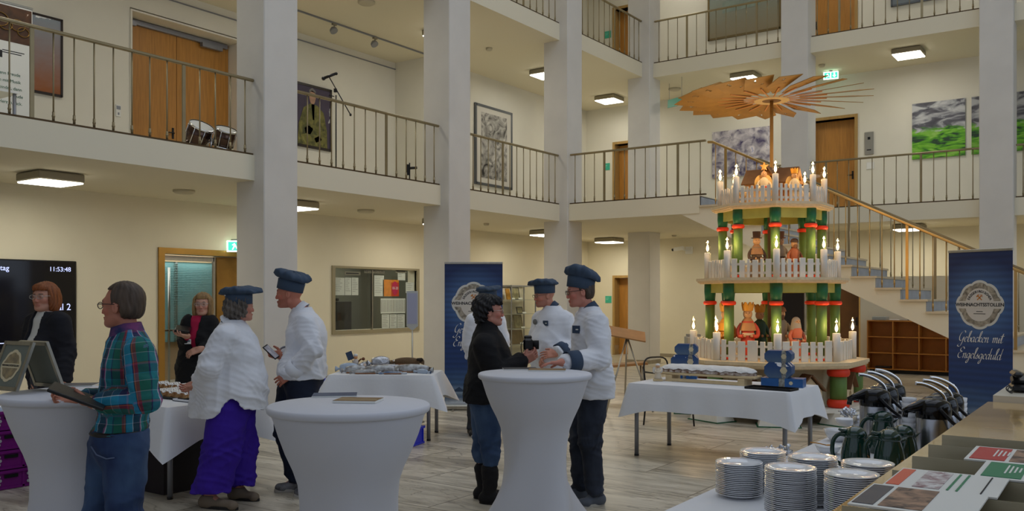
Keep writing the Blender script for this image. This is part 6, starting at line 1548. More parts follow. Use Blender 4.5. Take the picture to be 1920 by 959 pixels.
figure((*put(.47,-16).xy, zC), fz-.1, 'angel figure with golden wings and a star over its head on the top tier', WHT, wings=True, starh=True, sc=.66, belt=('red_band', srgb(200,60,50)))
figure((*put(.50,32).xy, zC), fz+.3, 'angel figure with golden wings and a small crown on the top tier', WHT, 'crown', GLD, wings=True, sc=.62)
p = put(.54, -50); r = thing('wooden_sheep', 'small pale wooden sheep at the left of the top tier', 'figure', (p.x, p.y, zC), fz)
mb = MB(); mb.ell((0,0,.15), (.08,.05,.055)); mb.build('body', mat('sheep_wood', srgb(222,196,150), .7, bump=.5), r); mb = MB(); mb.ell((-.08,0,.2), (.034,.026,.03)); mb.build('head', mat('sheep_wood', (1,1,1)), r)
for x in (-.045,.045):
    for y in (-.02,.02): mb = MB(); mb.cyl((x,y,0),(x,y,.12),.01); mb.build('leg', mat('sheep_wood', (1,1,1)), r)
# small lamps in the stable
p = put(.3, -30); o = thing('stable_lantern', 'small glowing lantern hanging under the eave of the stable', 'lantern', (p.x, p.y, 3.16), 0)
mb = MB(); mb.lathe([(.03,0),(.018,.04),(.004,.05)], 12); mb.build('lantern_shade', mat('lantern_glow', (1,.6,.2), .5, emis=7), o); mb = MB(); mb.cyl((0,0,.045),(0,0,.09),.004); mb.build('hook', M_black, o)
# ================================================================ COFFEE BUFFET AND COUNTER ON THE RIGHT
TB = (-1.10, 4.0)
fold_table('buffet_table', 'long buffet table with plates, jugs and airpots in the right foreground', TB, PI/2, 5.1, .92, .745, legs=((-1,-1),(1,-1),(1,1),(-1,1)))
tablecloth('white cloth over the long coffee buffet table', TB, PI/2, 5.14, .98, .75, .4, corner=.06, cdrop=1.2, seed=4)
# plates
def plate_me():
    mb = MB(); mb.lathe([(.001,.0025),(.055,.0025),(.058,0),(.064,0),(.068,.004),(.084,.010),(.1005,.0165),(.1025,.0185),(.1015,.0198),(.084,.0135),(.066,.0072),(.060,.0052),(.001,.0050)], 40, cap=False); return mb
pl0 = None; rs = random.Random(9)
stacks = [(1386,3.92,.90,'front left'), (1482,3.59,.94,'front middle'), (1430,4.06,.92,'rear left'), (1524,3.78,.948,'rear middle'), (1597,3.42,.944,'front right'), (1627,3.60,.955,'rear right')]
for px, d_, zt, nm in stacks:
    v = at(px, HY, d_); n = int((zt-.753)/.0079)
    for i in range(n):
        loc = Vector((v.x+rs.uniform(-.0015,.0015), v.y+rs.uniform(-.0015,.0015), .752+i*.0079))
        lab = 'white plate at the top of the %s plate stack' % nm if i == n-1 else ('white plate at the bottom of the %s plate stack' % nm if i == 0 else '%s white plate from the top in the %s plate stack' % (ORD[n-1-i], nm))
        g = 'plates in the %s stack' % nm
        if pl0 is None: pl0 = plate_me().build('dessert_plate', M_porc, loc=loc); tag(pl0, lab, 'plate', g)
        else:
            c = pl0.copy(); COL.objects.link(c); c.location = loc; c['label'] = lab; c['group'] = g
# green jugs
M_jug = mat('dark_green_enamel', srgb(12,52,42), .12, coat=.8)
M_jemb = mat('gold_emblem', srgb(190,130,40), .4)
def jug(px, d_, label, sc=1.0, rz=0):
    v = at(px, HY, d_); r = thing('coffee_jug', label, 'jug', (v.x, v.y, .752), YAW+rz, 'dark green coffee jugs'); r.scale = (sc,)*3
    mb = MB(); mb.lathe([(.001,0),(.066,0),(.071,.006),(.073,.04),(.07,.09),(.062,.135),(.053,.165),(.05,.175)], 36, cap=False); mb.build('body', M_jug, r)
    mb = MB(); mb.lathe([(.052,.172),(.056,.178),(.055,.192),(.046,.208),(.03,.22),(.012,.226),(.001,.227)], 32, cap=False); mb.tube([(-.04,0,.2),(-.07,0,.205),(-.085,0,.212)], [.012,.009,.006], 8); ld = mb.build('lid', M_jug, r)
    mb = MB(); V = [(.045,-.022,.172),(.045,.022,.172),(.09,.004,.188),(.09,-.004,.188),(.045,-.014,.15),(.045,.014,.15)]; mb.add(V, [(0,1,2,3),(4,0,3),(5,2,1),(4,3,2,5),(4,5,1,0)], True); mb.build('spout', M_jug, r)
    mb = MB(); mb.tube(catmull([(-.05,0,.182),(-.085,0,.185),(-.112,0,.155),(-.118,0,.1),(-.105,0,.055),(-.07,0,.03)], 5), .0085, 10, flat=1.3); mb.build('handle', M_jug, r)
    mb = MB(); M4 = frame4((.0305,-.0715,.07), (.9,.38,0), (0,0,1)); mb.lathe([(.001,0),(.011,0),(.011,.003),(.001,.003)], 12, M4.translation, M4.to_3x3())
    for k in range(5): mb.ell(M4 @ Vector((.01*math.cos(PI*(k+.0)/4), .01+.008*math.sin(PI*k/4), .0015)), (.004,.004,.002), 8, 5)
    mb.build('gold_emblem', M_jemb, r)
jug(1604, 4.50, 'dark green coffee jug nearest the plates, handle to the left'); jug(1668, 4.36, 'dark green coffee jug at the front right of the jugs', 1.03); jug(1694, 4.55, 'dark green coffee jug hidden behind the front right one'); jug(1655, 5.02, 'dark green coffee jug farthest back, in front of the airpots', 1.05)
# airpots
M_airst = mat('brushed_airpot_steel', srgb(176,178,182), .25, .95, var=.08, vscale=40, stretch=(1,1,.03))
M_pump = mat('glossy_black_plastic', srgb(12,12,14), .12)
def airpot(p, q, label):
    r = thing('airpot', label, 'airpot', (p, q, .752), YAW+.12, 'steel airpots'); mb = MB()
    mb.lathe([(.001,0),(.08,0),(.084,.01),(.084,.25),(.08,.262)], 36, cap=False); mb.build('steel_body', M_airst, r)
    mb = MB(); mb.lathe([(.084,.255),(.086,.262),(.086,.30),(.078,.335),(.05,.352),(.001,.356)], 36, cap=False); hd = mb.build('pump_head', M_pump, r)
    mb = MB(); mb.tube([(-.0,0,.322),(-.07,0,.322),(-.12,0,.308),(-.165,0,.292)], [.034,.03,.02,.014], 14); mb.cyl((-.155,0,.285), (-.158,0,.262), .014); mb.build('spout', M_pump, hd)
    mb = MB(); mb.tube(catmull([(.068,.0,.335),(.05,0,.375),(.0,0,.41),(-.06,0,.432),(-.10,0,.436)], 5), .0055, 8, flat=1.8); mb.build('pump_lever', M_chrome, r)
    mb = MB()
    mb.tube(catmull([(-.02,-.088,.31),(.03,-.105,.25),(.1,-.09,.2),(.135,0,.185),(.1,.09,.2),(.03,.105,.25),(-.02,.088,.31)], 5), .009, 8); mb.build('carry_handle', M_black, r)
for i, s in enumerate(('front', 'middle', 'rear')):
    airpot(-1.235, 5.40+i*.20, s+' steel airpot of the left row on the buffet'); airpot(-.86, 5.02+i*.20, s+' steel airpot of the right row beside the counter')
# cups
def cup_me():
    mb = MB(); mb.lathe([(.001,0),(.024,0),(.028,.006),(.037,.04),(.04,.062),(.0375,.062),(.033,.03),(.022,.008),(.001,.006)], 24, cap=False); return mb
cup0 = None
for p, q, n, nm in ((*at(1705,HY,5.0).xy, 10, 'stack behind the green jugs'), (*at(1800,HY,5.25).xy, 9, 'stack by the right airpots'), (-.70, 4.50, 3, 'low stack at the counter edge'), (-1.00, 5.75, 8, 'stack between the airpot rows')):
    for i in range(n):
        loc = (p, q, .752+i*.028); lab = 'white cup %s the %s' % ('on top of' if i == n-1 else ('at the bottom of' if i == 0 else ORD[n-1-i]+' from the top of'), nm); g = 'white cups, '+nm
        if cup0 is None: cup0 = cup_me().build('coffee_cup', M_porc, loc=loc); tag(cup0, lab, 'cup', g)
        else: c = cup0.copy(); COL.objects.link(c); c.location = loc; c['label'] = lab; c['group'] = g
def bowl(px, py, r_, h_, label, m=M_porc):
    v = tpt(px, py); mb = MB(); mb.lathe([(.001,.004),(r_*.5,0),(r_*.55,0),(r_*.85,h_*.45),(r_,h_),(r_*.97,h_),(r_*.8,h_*.45),(r_*.5,.012),(.001,.01)], 36, cap=False)
    o = mb.build('bowl', m, loc=(v.x, v.y, .752)); return tag(o, label, 'bowl'), v
bowl(1572, 828, .085, .07, 'larger white bowl on the buffet behind the green jug'); b, v = bowl(1553, 852, .07, .045, 'small white bowl with a spoon behind the plates')
mb = MB(); mb.ell((.0,0,0), (.02,.013,.004)); mb.tube([(-.015,0,.001),(-.06,0,.012),(-.11,0,.02)], .003); o = mb.build('spoon', M_jemb, loc=(v.x, v.y, .80), rot=(0,0,YAW+.2)); tag(o, 'gold-coloured spoon resting in the small white bowl', 'spoon')
b, v = bowl(1585, 800, .07, .05, 'white bowl below the foil-wrapped sweets'); rs = random.Random(2)
v = tpt(1592, 806); mb = MB(); mb.lathe([(.001,.0),(.045,0),(.047,.09),(.044,.09),(.042,.005),(.001,.005)], 28, cap=False); o = mb.build('steel_canister', M_airst, loc=(v.x+.06, v.y+.05, .752)); tag(o, 'steel canister next to the foil-wrapped sweets', 'canister')
M_sw = mat('silver_sweet_foil', srgb(210,214,222), .15, .8, bump=.6, bscale=60)
def sweets(px, py, n, spread, zz, lab, g):
    v = tpt(px, py)
    for i in range(n):
        mb = MB(); mb.ell((0,0,0), (.016,.01,.008), 8, 6)
        for s in (-1,1): mb.lathe([(.003,0),(.012,.014),(.001,.012)], 8, (s*.014,0,0), Vector((s,0,0)).to_track_quat('Z','Y').to_matrix(), cap=False)
        o = mb.build('wrapped_sweet', M_sw, loc=(v.x+rs.uniform(-1,1)*spread, v.y+rs.uniform(-1,1)*spread*.8, zz+rs.uniform(0,.03)), rot=(rs.random(), rs.random(), rs.random()*3)); tag(o, lab, 'sweet', g)
sweets(1586, 792, 16, .05, .80, 'foil-wrapped sweet in the bowl beside the steel canister', 'sweets in the bowl'); sweets(1462, 856, 12, .07, .765, 'foil-wrapped sweet lying behind the rear left plate stack', 'sweets behind the plates')
# ---- counter
cz = 1.15
M_ctr = mat('glossy_wood_counter', srgb(206,172,116), .12, var=.12, vscale=2.2, stretch=(1,3,1), coat=.4)
mb = MB(); bxw(mb, -.56, .9, -.6, 4.62, cz-.045, cz); struct('trim_counter_top', mb, M_ctr)['label'] = 'glossy counter top'
mb = MB(); bxw(mb, -.50, .85, -.6, 4.55, 0, cz-.045); struct('trim_counter_body', mb, M_oakd)
mb = MB(); bxw(mb, -.54, .9, 4.62, 5.2, cz-.0, cz+.03); o = mb.build('counter_board', mat('white_edge_board', srgb(206,200,184), .4)); tag(o, 'white-edged board at the far end of the glossy counter', 'board')
mb = MB(); bxw(mb, -.50, .85, 4.66, 5.1, 0, cz); o = mb.build('counter_end_cabinet', M_oakd); tag(o, 'wooden cabinet at the far end of the glossy counter', 'cabinet')
# brochure rack: five stepped steel trays across the counter
r = thing('brochure_rack', 'stepped brushed steel brochure rack lying on the counter in the right foreground', 'brochure rack', (-.49, 1.88, cz), 0)
M_rk = mat('brushed_rack_steel', srgb(168,160,134), .34, .45, var=.05, vscale=30, stretch=(.05,1,1))
ys = [0, .234, .46, .70, .93, 1.15]
for i, y in enumerate(ys):
    mb = MB(); mb.box((.165,y,.028), (.34,.004,.05), Matrix.Rotation(-.10,3,'X')); mb.build('tray_lip', M_rk, r)
    if i < 5: mb = MB(); mb.box((.165, y+.117, .010), (.33, .222, .003)); mb.build('tray_back', M_rk, r)
mb = MB(); mb.box((.165,.575,.004), (.33,1.17,.008)); mb.build('base_plate', M_rk, r)
def leaflet(i, x, w, label, cols, l=.226, words=None, z=.047):
    """leaflet lying in tray i; cols: (x0,x1,material,name)"""
    Rt = Matrix.Rotation(.012, 3, 'X'); c = Vector((-.49+x, 1.88+ys[i]+.118, cz+z+.010)); q = thing('leaflet', label, 'leaflet', c, 0); mb = MB(); mb.box((0,0,0), (w,l,.004), Rt); mb.build('paper', M_paper, q)
    for x0, x1, m, nm in cols: mb = MB(); mb.box(Rt @ Vector((((x0+x1)/2-.5)*w, .0, .0028)), ((x1-x0)*w, l*.86, .0012), Rt); mb.build(nm, m, q)
    if words:
        mb = MB()
        for k in range(4): mb.box(Rt @ Vector(((.12+.03*k-.5+.06)*w, .01, .0038)), (.004, l*(.5-.08*k), .0006), Rt)
        mb.build('writing', M_paper, q)
M_lph = paint_mat('crowd_photo', [srgb(30,26,28), srgb(120,70,60), srgb(196,196,190), srgb(60,80,90), srgb(190,150,120)], 22, 5)
M_lph2 = paint_mat('garden_photo', [srgb(70,90,110), srgb(200,190,180), srgb(200,130,80), srgb(40,60,50)], 18, 5)
leaflet(3, .29, .34, 'leaflet with a red panel and a crowd photograph in the steel rack', ((.03,.27,mat('leaflet_red', srgb(184,44,44), .5),'red_panel'), (.30,.98,M_lph,'photograph')), words=1)
leaflet(2, .335, .32, 'leaflet with a green panel and a group photograph in the steel rack', ((.04,.30,mat('leaflet_green', srgb(20,126,84), .5),'green_panel'), (.34,.97,M_lph2,'photograph')), words=1)
leaflet(1, .135, .23, 'long white folded leaflet with an orange corner in the steel rack', ((.02,.14,mat('leaflet_orange', srgb(214,90,60), .5),'orange_corner'), (.26,.50,paint_mat('notes_photo', [srgb(230,230,228), srgb(60,40,50), srgb(220,220,220), srgb(120,60,70)], 30, 5),'photograph'), (.56,.58,mat('leaflet_green', (1,1,1)),'green_mark'), (.64,.66,mat('leaflet_green', (1,1,1)),'green_mark'), (.85,.862,M_dtxt,'bar_mark')))
leaflet(0, .12, .23, 'dark leaflet with grey picture panels in the nearest tray of the steel rack', ((.02,.2,mat('leaflet_slate', srgb(60,64,76), .5),'slate_panel'), (.24,.6,M_lph,'photograph')))
# black stands on the counter
v = Vector((.08, 3.72, cz)); r = thing('sign_stand', 'black upright stand on a flat foot at the right edge of the counter', 'stand', v+Vector((0,0,0)), YAW)
mb = MB(); mb.lathe([(.05,0),(.05,.008),(.02,.014),(.001,.014)], 24); mb.build('foot', M_black, r); mb = MB(); mb.box((0.0,0,.12), (.02,.02,.22)); mb.build('post', M_black, r); mb = MB(); mb.box((.02,0,.2), (.03,.01,.1)); mb.build('green_panel', M_greend, r)
v = at(1910, 715, 4.72); r = thing('telephone', 'black telephone with coiled cable on the white-edged board', 'telephone', (v.x+.10, 4.88, cz+.031), YAW-.4)
mb = MB(); mb.box((0,0,.02), (.17,.15,.03), bev=.008); mb.box((0,.02,.05), (.16,.08,.03), Matrix.Rotation(.3,3,'X'), bev=.008); mb.build('base', M_black, r); mb = MB(); mb.box((-.06,0,.085), (.04,.17,.025), bev=.01); mb.build('handset', M_black, r)
mb = MB(); mb.tube([(-.1+.012*math.cos(t), -.06-.01*t+.0, .02+.012*math.sin(t)) for t in np.arange(0, 12, .6)], .003, 5); mb.cyl((.06,.05,.03), (.06,.05,.2), .004); mb.build('coiled_cable', M_black, r)
v = at(1925, 860, 1.98); r = thing('display_edge', 'black upright display edge at the lower right corner of the counter', 'display', (v.x+.03, v.y, cz), YAW)
mb = MB(); mb.box((0,0,.07), (.03,.02,.14), bev=.004); mb.build('panel', M_black, r); mb = MB(); mb.box((.02,0,.005), (.06,.06,.01)); mb.build('foot', M_black, r)
# ---- the two blue roll-up banners
def banner_mat(name):
    m, nt, b = _nt(name); N = nt.nodes; L = nt.links; tc = N.new('ShaderNodeTexCoord'); sp = N.new('ShaderNodeSeparateXYZ'); L.new(tc.outputs['Object'], sp.inputs[0])
    r = N.new('ShaderNodeValToRGB'); mr = N.new('ShaderNodeMapRange'); mr.inputs[2].default_value = 2.1; L.new(sp.outputs[2], mr.inputs[0])
    n = N.new('ShaderNodeTexNoise'); n.inputs['Scale'].default_value = 5; n.inputs['Detail'].default_value = 6; L.new(tc.outputs['Object'], n.inputs['Vector'])
    a = N.new('ShaderNodeMath'); a.operation = 'MULTIPLY_ADD'; a.inputs[1].default_value = .08; L.new(n.outputs[0], a.inputs[0]); L.new(mr.outputs[0], a.inputs[2]); L.new(a.outputs[0], r.inputs[0])
    e = r.color_ramp.elements; st = [(0, srgb(150,160,172)), (.09, srgb(186,196,206)), (.13, srgb(60,86,120)), (.165, srgb(120,140,160)), (.22, srgb(60,92,134)), (.35, srgb(26,58,112)), (.7, srgb(24,54,110)), (1, srgb(22,44,90))]
    for i, (t, c) in enumerate(st): k = e[0] if i == 0 else (e[1] if i == 1 else e.new(t)); k.position = t; k.color = (*c, 1)
    # glow printed round the badge
    v = N.new('ShaderNodeVectorMath'); v.operation = 'DISTANCE'; v.inputs[1].default_value = (0, 0, 1.55); L.new(tc.outputs['Object'], v.inputs[0])
    g = N.new('ShaderNodeMapRange'); g.inputs[1].default_value = .55; g.inputs[2].default_value = .22; g.inputs[3].default_value = 0; g.inputs[4].default_value = .55; L.new(v.outputs['Value'], g.inputs[0])
    mx = N.new('ShaderNodeMix'); mx.data_type = 'RGBA'; mx.inputs[7].default_value = (*srgb(90,130,180), 1); L.new(g.outputs[0], mx.inputs[0]); L.new(r.outputs[0], mx.inputs[6])
    w = N.new('ShaderNodeTexWave'); w.wave_type = 'BANDS'; w.bands_direction = 'Z'; w.inputs['Scale'].default_value = 4.2; w.inputs['Distortion'].default_value = .6; w.inputs['Detail'].default_value = 3; L.new(tc.outputs['Object'], w.inputs['Vector'])
    q = N.new('ShaderNodeMapRange'); q.inputs[3].default_value = .8; q.inputs[4].default_value = 1.06; L.new(w.outputs['Fac'], q.inputs[0])
    m2 = N.new('ShaderNodeMix'); m2.data_type = 'RGBA'; m2.blend_type = 'MULTIPLY'; m2.inputs[0].default_value = 1; L.new(mx.outputs[2], m2.inputs[6]); L.new(q.outputs[0], m2.inputs[7])
    L.new(m2.outputs[2], b.inputs['Base Color']); b.inputs['Roughness'].default_value = .45; return m
M_ban = banner_mat('blue_banner_print')
def rollup(loc, rz, w, h, label, lean=0):
    r = thing('rollup_banner', label, 'banner', loc, rz); mb = MB(); mb.box((0,.02,.04), (w+.03,.09,.08), bev=.02); mb.build('cassette', M_steel, r)
    for s in (-1,1): mb = MB(); mb.box((s*w*.35,-.02,.008), (.03,.3,.014)); mb.build('foot', M_steel, r)
    mb = MB(); mb.cyl((0,.05,.08), (0,.03,h), .01); mb.build('pole', M_steel, r)
    mb = MB(); mb.box((0,0,(h+.06)/2), (w,.004,h-.06)); mb.build('print', M_ban, r); mb = MB(); mb.box((0,0,h+.005), (w+.008,.024,.03), bev=.004); mb.build('top_rail', M_steel, r)
    M4 = frame4((0,-.0025,1.55), (1,0,0), (0,0,1)); a, b, c = MB(), MB(), MB(); s = w*.34
    badge([(a, 1, 0, .001), (b, .9, .001, .0006)], M4, s); bo = a.build('badge', mat('badge_silver', srgb(206,206,198), .5), r); b.build('badge_print', paint_mat('badge_photo', [srgb(70,64,58), srgb(150,140,120), srgb(96,90,84), srgb(190,180,160)], 14, 5), bo)
    pts = [(s*.66*math.cos(t), s*.74*math.sin(t)) for t in np.linspace(0, 2*PI, 48, endpoint=False)]; c.prism([pts], .0006, M4, .0017); c.build('badge_centre', mat('badge_paper', srgb(206,200,190), .6), bo)
    c = MB(); c.prism([[(-s*1.12,0),(-s*.98,-s*.17),(s*.98,-s*.17),(s*1.12,0),(s*.98,s*.17),(-s*.98,s*.17)]], .0008, M4, .0024); c.build('badge_band', mat('badge_paper', (1,1,1)), bo)
    c = MB(); add_text(c, 'WEIHNACHTSSTOLLEN', M4, s*.21, z=.0034, bold=s*.005); 
    for i, ch in enumerate('ERZGEBIRGISCHER'):
        t = PI*.86-PI*.72*i/14; rr = s*.55; Mx = M4 @ Matrix.Translation((rr*math.cos(t), rr*1.08*math.sin(t), 0)) @ Matrix.Rotation(t-PI/2, 4, 'Z'); add_text(c, ch, Mx, s*.15, z=.0026, bold=s*.003)
    for k, y in enumerate((-.30, -.40)): c.box(M4 @ Vector((0, y*s, .0028)), (s*(.3+.25*k), .0006, s*.028))
    c.build('writing', M_dtxt, bo)
    c = MB()
    for sg in (-1,1):
        M5 = M4 @ Matrix.Translation((0, s*.32, .003)) @ Matrix.Rotation(sg*PI/4, 4, 'Z'); c.prism([[(-.006,-s*.15),(.006,-s*.15),(.006,s*.12),(-.006,s*.12)]], .0008, M5); c.prism([[(-s*.07,s*.09),(s*.07,s*.09),(s*.07,s*.15),(-s*.07,s*.15)]] if sg > 0 else [[(-s*.11,s*.08),(0,s*.14),(s*.11,s*.08),(0,s*.18)]], .0008, M5)
    c.build('hammer_and_pick', mat('emblem_orange', srgb(190,120,50), .5), bo)
    c = MB(); M6 = frame4((-w*.34,-.003,1.12), (1,0,0), (0,0,1)); script(c, 'Gebacken mit', M6, w*.165, nib=.085); M6 = frame4((-w*.36,-.003,.93), (1,0,0), (0,0,1)); script(c, 'Engelsgeduld', M6, w*.165, nib=.085)
    c.build('handwriting', M_paper, r)
    c = MB(); M7 = frame4((0,-.0024,0), (1,0,0), (0,0,1)); rr = random.Random(4); 
    for x0, pw, ph in ((-.25,.3,.07), (.12,.26,.12), (.3,.2,.05)): c.prism([[(x0*w-pw*w/2,.27),(x0*w-pw*w*.2,.27+ph*.5),(x0*w,.27+ph),(x0*w+pw*w*.22,.27+ph*.4),(x0*w+pw*w/2,.27)]], .0006, M7)
    c.build('mountain_print', mat('mountain_blue', srgb(40,62,92), .5), r)
    return r
v = flr(888, 12.84); rollup(v, YAW, .84, 2.13, 'blue roll-up banner in the middle of the hall behind the black-sweatered person')
A_, B_ = flr(1779, 10.5), flr(1899, 9.85); mid = (A_+B_)/2; dd = B_-A_; rollup(mid, math.atan2(dd.y, dd.x), dd.length, 2.17, 'blue roll-up banner at the right beside the foot of the stairs')
# ================================================================ WALLS: pictures, signs, gallery items, furniture along the walls
def picture(axis, plane, a0, a1, z0, z1, m, label, fr=None, frw=.03, depth=.04, passe=None, extras=(), name='painting', cat='painting', group=None):
    """axis 'p': hangs on the left wall (runs along q); axis 'q': on the back wall (runs along p). faces the hall"""
    root = thing(name, label, cat, (0,0,0), 0, group); c = Vector((plane+.002, (a0+a1)/2, (z0+z1)/2)) if axis == 'p' else Vector(((a0+a1)/2, plane-.002, (z0+z1)/2))
    root.location = c; root.rotation_euler = (0, 0, PI/2 if axis == 'p' else 0); w, h = a1-a0, z1-z0     # local: x along wall, -y out of it
    mb = MB(); mb.box((0,-depth/2,0), (w-(.004 if fr else 0), depth-.006, h-(.004 if fr else 0))); mb.build('canvas' if not passe else 'mount', passe or m, root)
    if passe: mb = MB(); mb.box((0,-depth+.001,0), (w*.72, .004, h*.84)); mb.build('print', m, root)
    if fr:
        mb = MB()
        for s in (-1,1): mb.box((s*(w/2),-depth/2-.004,0), (frw,depth+.008,h+frw)); mb.box((0,-depth/2-.004,s*(h/2)), (w,depth+.008,frw))
        mb.build('frame', fr, root)
    for nm, loops, mm in extras:
        mb = MB(); M4 = frame4((0,-depth-.0005,0), (1,0,0), (0,0,1)); 
        for lp in loops: mb.prism([[(x*w/2, y*h/2) for x, y in lp]], .0012, M4)
        mb.build(nm, mm, root)
    return root
M_fdark = mat('dark_picture_frame', srgb(40,30,26), .4); M_fsil = mat('grey_picture_frame', srgb(96,100,104), .4, .5); M_fgold = mat('bronze_frame', srgb(120,104,70), .4, .5)
mat_sky = lambda nm, s: height_mat(nm, s, 2, -.6, .6, .16, 3, stretch=(1,1,2.2))
picture('p', PW, 12.2, 13.25, 4.78, 6.05, paint_mat('portrait_ground', [srgb(60,50,70), srgb(96,84,110), srgb(150,150,140), srgb(70,60,84)], 3, 6), 'portrait of a grey-haired man in a green jacket on the left gallery wall', M_fdark, .05, extras=(
    ('jacket', [[(-.75,-1+.02),(-.7,-.3),(-.45,.25),(-.1,.42),(.25,.4),(.6,.2),(.78,-.4),(.8,-.98)]], paint_mat('portrait_jacket', [srgb(60,64,26), srgb(104,104,44), srgb(136,130,60)], 7, 5)),
    ('shirt', [[(-.05,.4),(.12,.42),(.1,-.1),(.02,-.1)]], mat('portrait_shirt', srgb(110,140,150), .7)),
    ('face', [[(-.1,.45),(-.16,.62),(-.12,.8),(0,.86),(.14,.8),(.18,.62),(.12,.45),(.03,.38)]], mat('portrait_face', srgb(178,140,116), .7, var=.15, vscale=12)),
    ('hair', [[(-.18,.66),(-.16,.86),(0,.95),(.17,.87),(.2,.66),(.12,.8),(-.08,.82)]], mat('portrait_hair', srgb(120,118,116), .7)),
    ('hands', [[(-.4,-.42),(-.2,-.3),(.05,-.4),(-.1,-.6),(-.35,-.58)], [(.1,-.7),(.4,-.58),(.5,-.72),(.2,-.84)]], mat('portrait_hand', srgb(170,136,90), .7))))
picture('p', PW1, 17.1, 18.6, 4.43, 6.35, paint_mat('ink_splash', [srgb(22,20,18), srgb(30,28,26), srgb(70,62,56), srgb(200,194,184), srgb(206,202,194)], 3.4, 10, 1.8), 'tall framed black ink artwork on white between the second and third pillars', M_fsil, .06, passe=mat('white_mount', srgb(206,202,192), .7))
picture('q', QB, -9.25, -7.62, 4.82, 6.05, paint_mat('violet_blossom', [srgb(50,40,90), srgb(150,50,66), srgb(96,90,160), srgb(206,200,214), srgb(160,80,100), srgb(80,100,170), srgb(226,220,222)], 5, 8, .7), 'violet and red abstract painting behind the head of the stairs')
g_st = [(0, srgb(60,130,30)), (.18, srgb(84,160,30)), (.26, srgb(110,180,30)), (.34, srgb(40,76,44)), (.38, srgb(100,170,40)), (.5, srgb(110,170,60)), (.56, srgb(150,170,150)), (.66, srgb(150,156,160)), (.72, srgb(84,86,96)), (.86, srgb(60,62,74)), (1, srgb(110,120,124))]
picture('q', QB, -4.30, -3.18, 4.88, 6.18, field_mat('green_field_cloud'), 'green field painting under dark clouds, wholly visible right of the intercom')
picture('q', QB, -3.05, -1.93, 4.88, 6.18, field_mat('green_field_dusk', .8), 'green field painting partly hidden by the rightmost pillar')
picture('q', QB, -9.35, -7.42, 8.53, 9.95, mat_sky('pale_landscape', [(0, srgb(140,130,106)), (.2, srgb(150,140,114)), (.3, srgb(84,104,84)), (.42, srgb(150,150,130)), (.6, srgb(90,116,104)), (.8, srgb(76,104,96)), (1, srgb(130,146,140))]), 'large pale green landscape painting on the upper back gallery', M_fgold, .05, extras=(('white_house', [[(-.6,-.1),(-.6,.3),(-.2,.42),(.45,.36),(.45,-.05)]], mat('painted_house', srgb(132,146,136), .7, var=.1, vscale=6)),))
picture('q', QB, -4.75, -3.6, 8.57, 9.7, mat_sky('blue_grey_picture', [(0, srgb(120,130,136)), (.5, srgb(140,150,156)), (1, srgb(110,120,130))]), 'blue-grey picture at the top edge right of the upper oak door', M_fsil, .04)
mp_ = [(0, srgb(150,86,36)), (.2, srgb(160,96,40)), (.24, srgb(200,196,186)), (.4, srgb(96,104,118)), (.52, srgb(190,190,184)), (.66, srgb(150,160,150)), (.8, srgb(190,186,176)), (1, srgb(150,160,170))]
picture('p', PW, 6.72, 7.45, 4.86, 6.07, mat_sky('office_photo', mp_), 'framed photograph behind the white roll-up on the left gallery', M_fdark, .035, extras=(('dark_figure', [[(-.9,-.1),(-.95,.3),(-.6,.45),(-.45,.1),(-.5,-.3),(-.9,-.25)]], mat('photo_navy', srgb(30,36,60), .6)),))
picture('p', PW, 5.6, 6.5, 4.86, 6.07, mat_sky('office_photo', mp_), 'framed photograph at the left edge of the left gallery', M_fdark, .035)
# small wall fittings
def wallbox(axis, plane, a, z, w, h, d_, m, name, label, cat='fitting', detail=None):
    r = thing(name, label, cat, (plane+.001, a, z) if axis == 'p' else (a, plane-.001, z), PI/2 if axis == 'p' else 0); mb = MB(); mb.box((0,-d_/2,0), (w,d_,h), bev=min(.004, d_*.3)); mb.build('plate', m, r)
    if detail:
        mb = MB()
        for x, zz, w2, h2 in detail[1]: mb.box((x*w, -d_-.001, zz*h), (w2*w, .003, h2*h))
        mb.build(detail[0], detail[2], r)
    return r
def pz(px, py, axis, plane):
    t = (px-CX)/FPX; d_ = plane/(.8176*t-.5758) if axis == 'p' else plane/(.5758*t+.8177); v = at(px, py, d_); return (v.y if axis == 'p' else v.x), v.z
def wb(px, py, axis, plane, *a, **k): q, z = pz(px, py, axis, plane); return wallbox(axis, plane, q, z, *a, **k)
wb(1630, 269, 'q', QB, .2, .54, .03, M_steel, 'intercom_panel', 'steel intercom panel beside the gallery door', detail=('speaker_slot', ((0,.22,.3,.12),(0,-.3,.5,.05)), M_black))
wb(1632, 311, 'q', QB, .18, .17, .02, M_paper, 'light_switch', 'white light switch below the steel intercom panel', detail=('rocker', ((0,0,.8,.8),), M_white))
wb(221, 208, 'p', PW, .09, .2, .02, M_paper, 'light_switch', 'white double switch left of the gallery double door', detail=('rocker', ((0,.25,.8,.3),(0,-.25,.3,.2)), M_grey))
for px, py, lab in ((1141, 562, 'teal square sign beside the ground-floor door in the far corner'), (1138, 313, 'teal square sign beside the gallery door in the far corner'), (1140, 65, 'teal square sign beside the top floor door in the far corner')):
    wb(px, py, 'q', QB, .2, .2, .015, M_teal, 'door_sign', lab, cat='sign', detail=('print_line', ((-.15,.2,.5,.06),(-.2,0,.4,.06)), mat('teal_print', srgb(150,220,200), .5)))
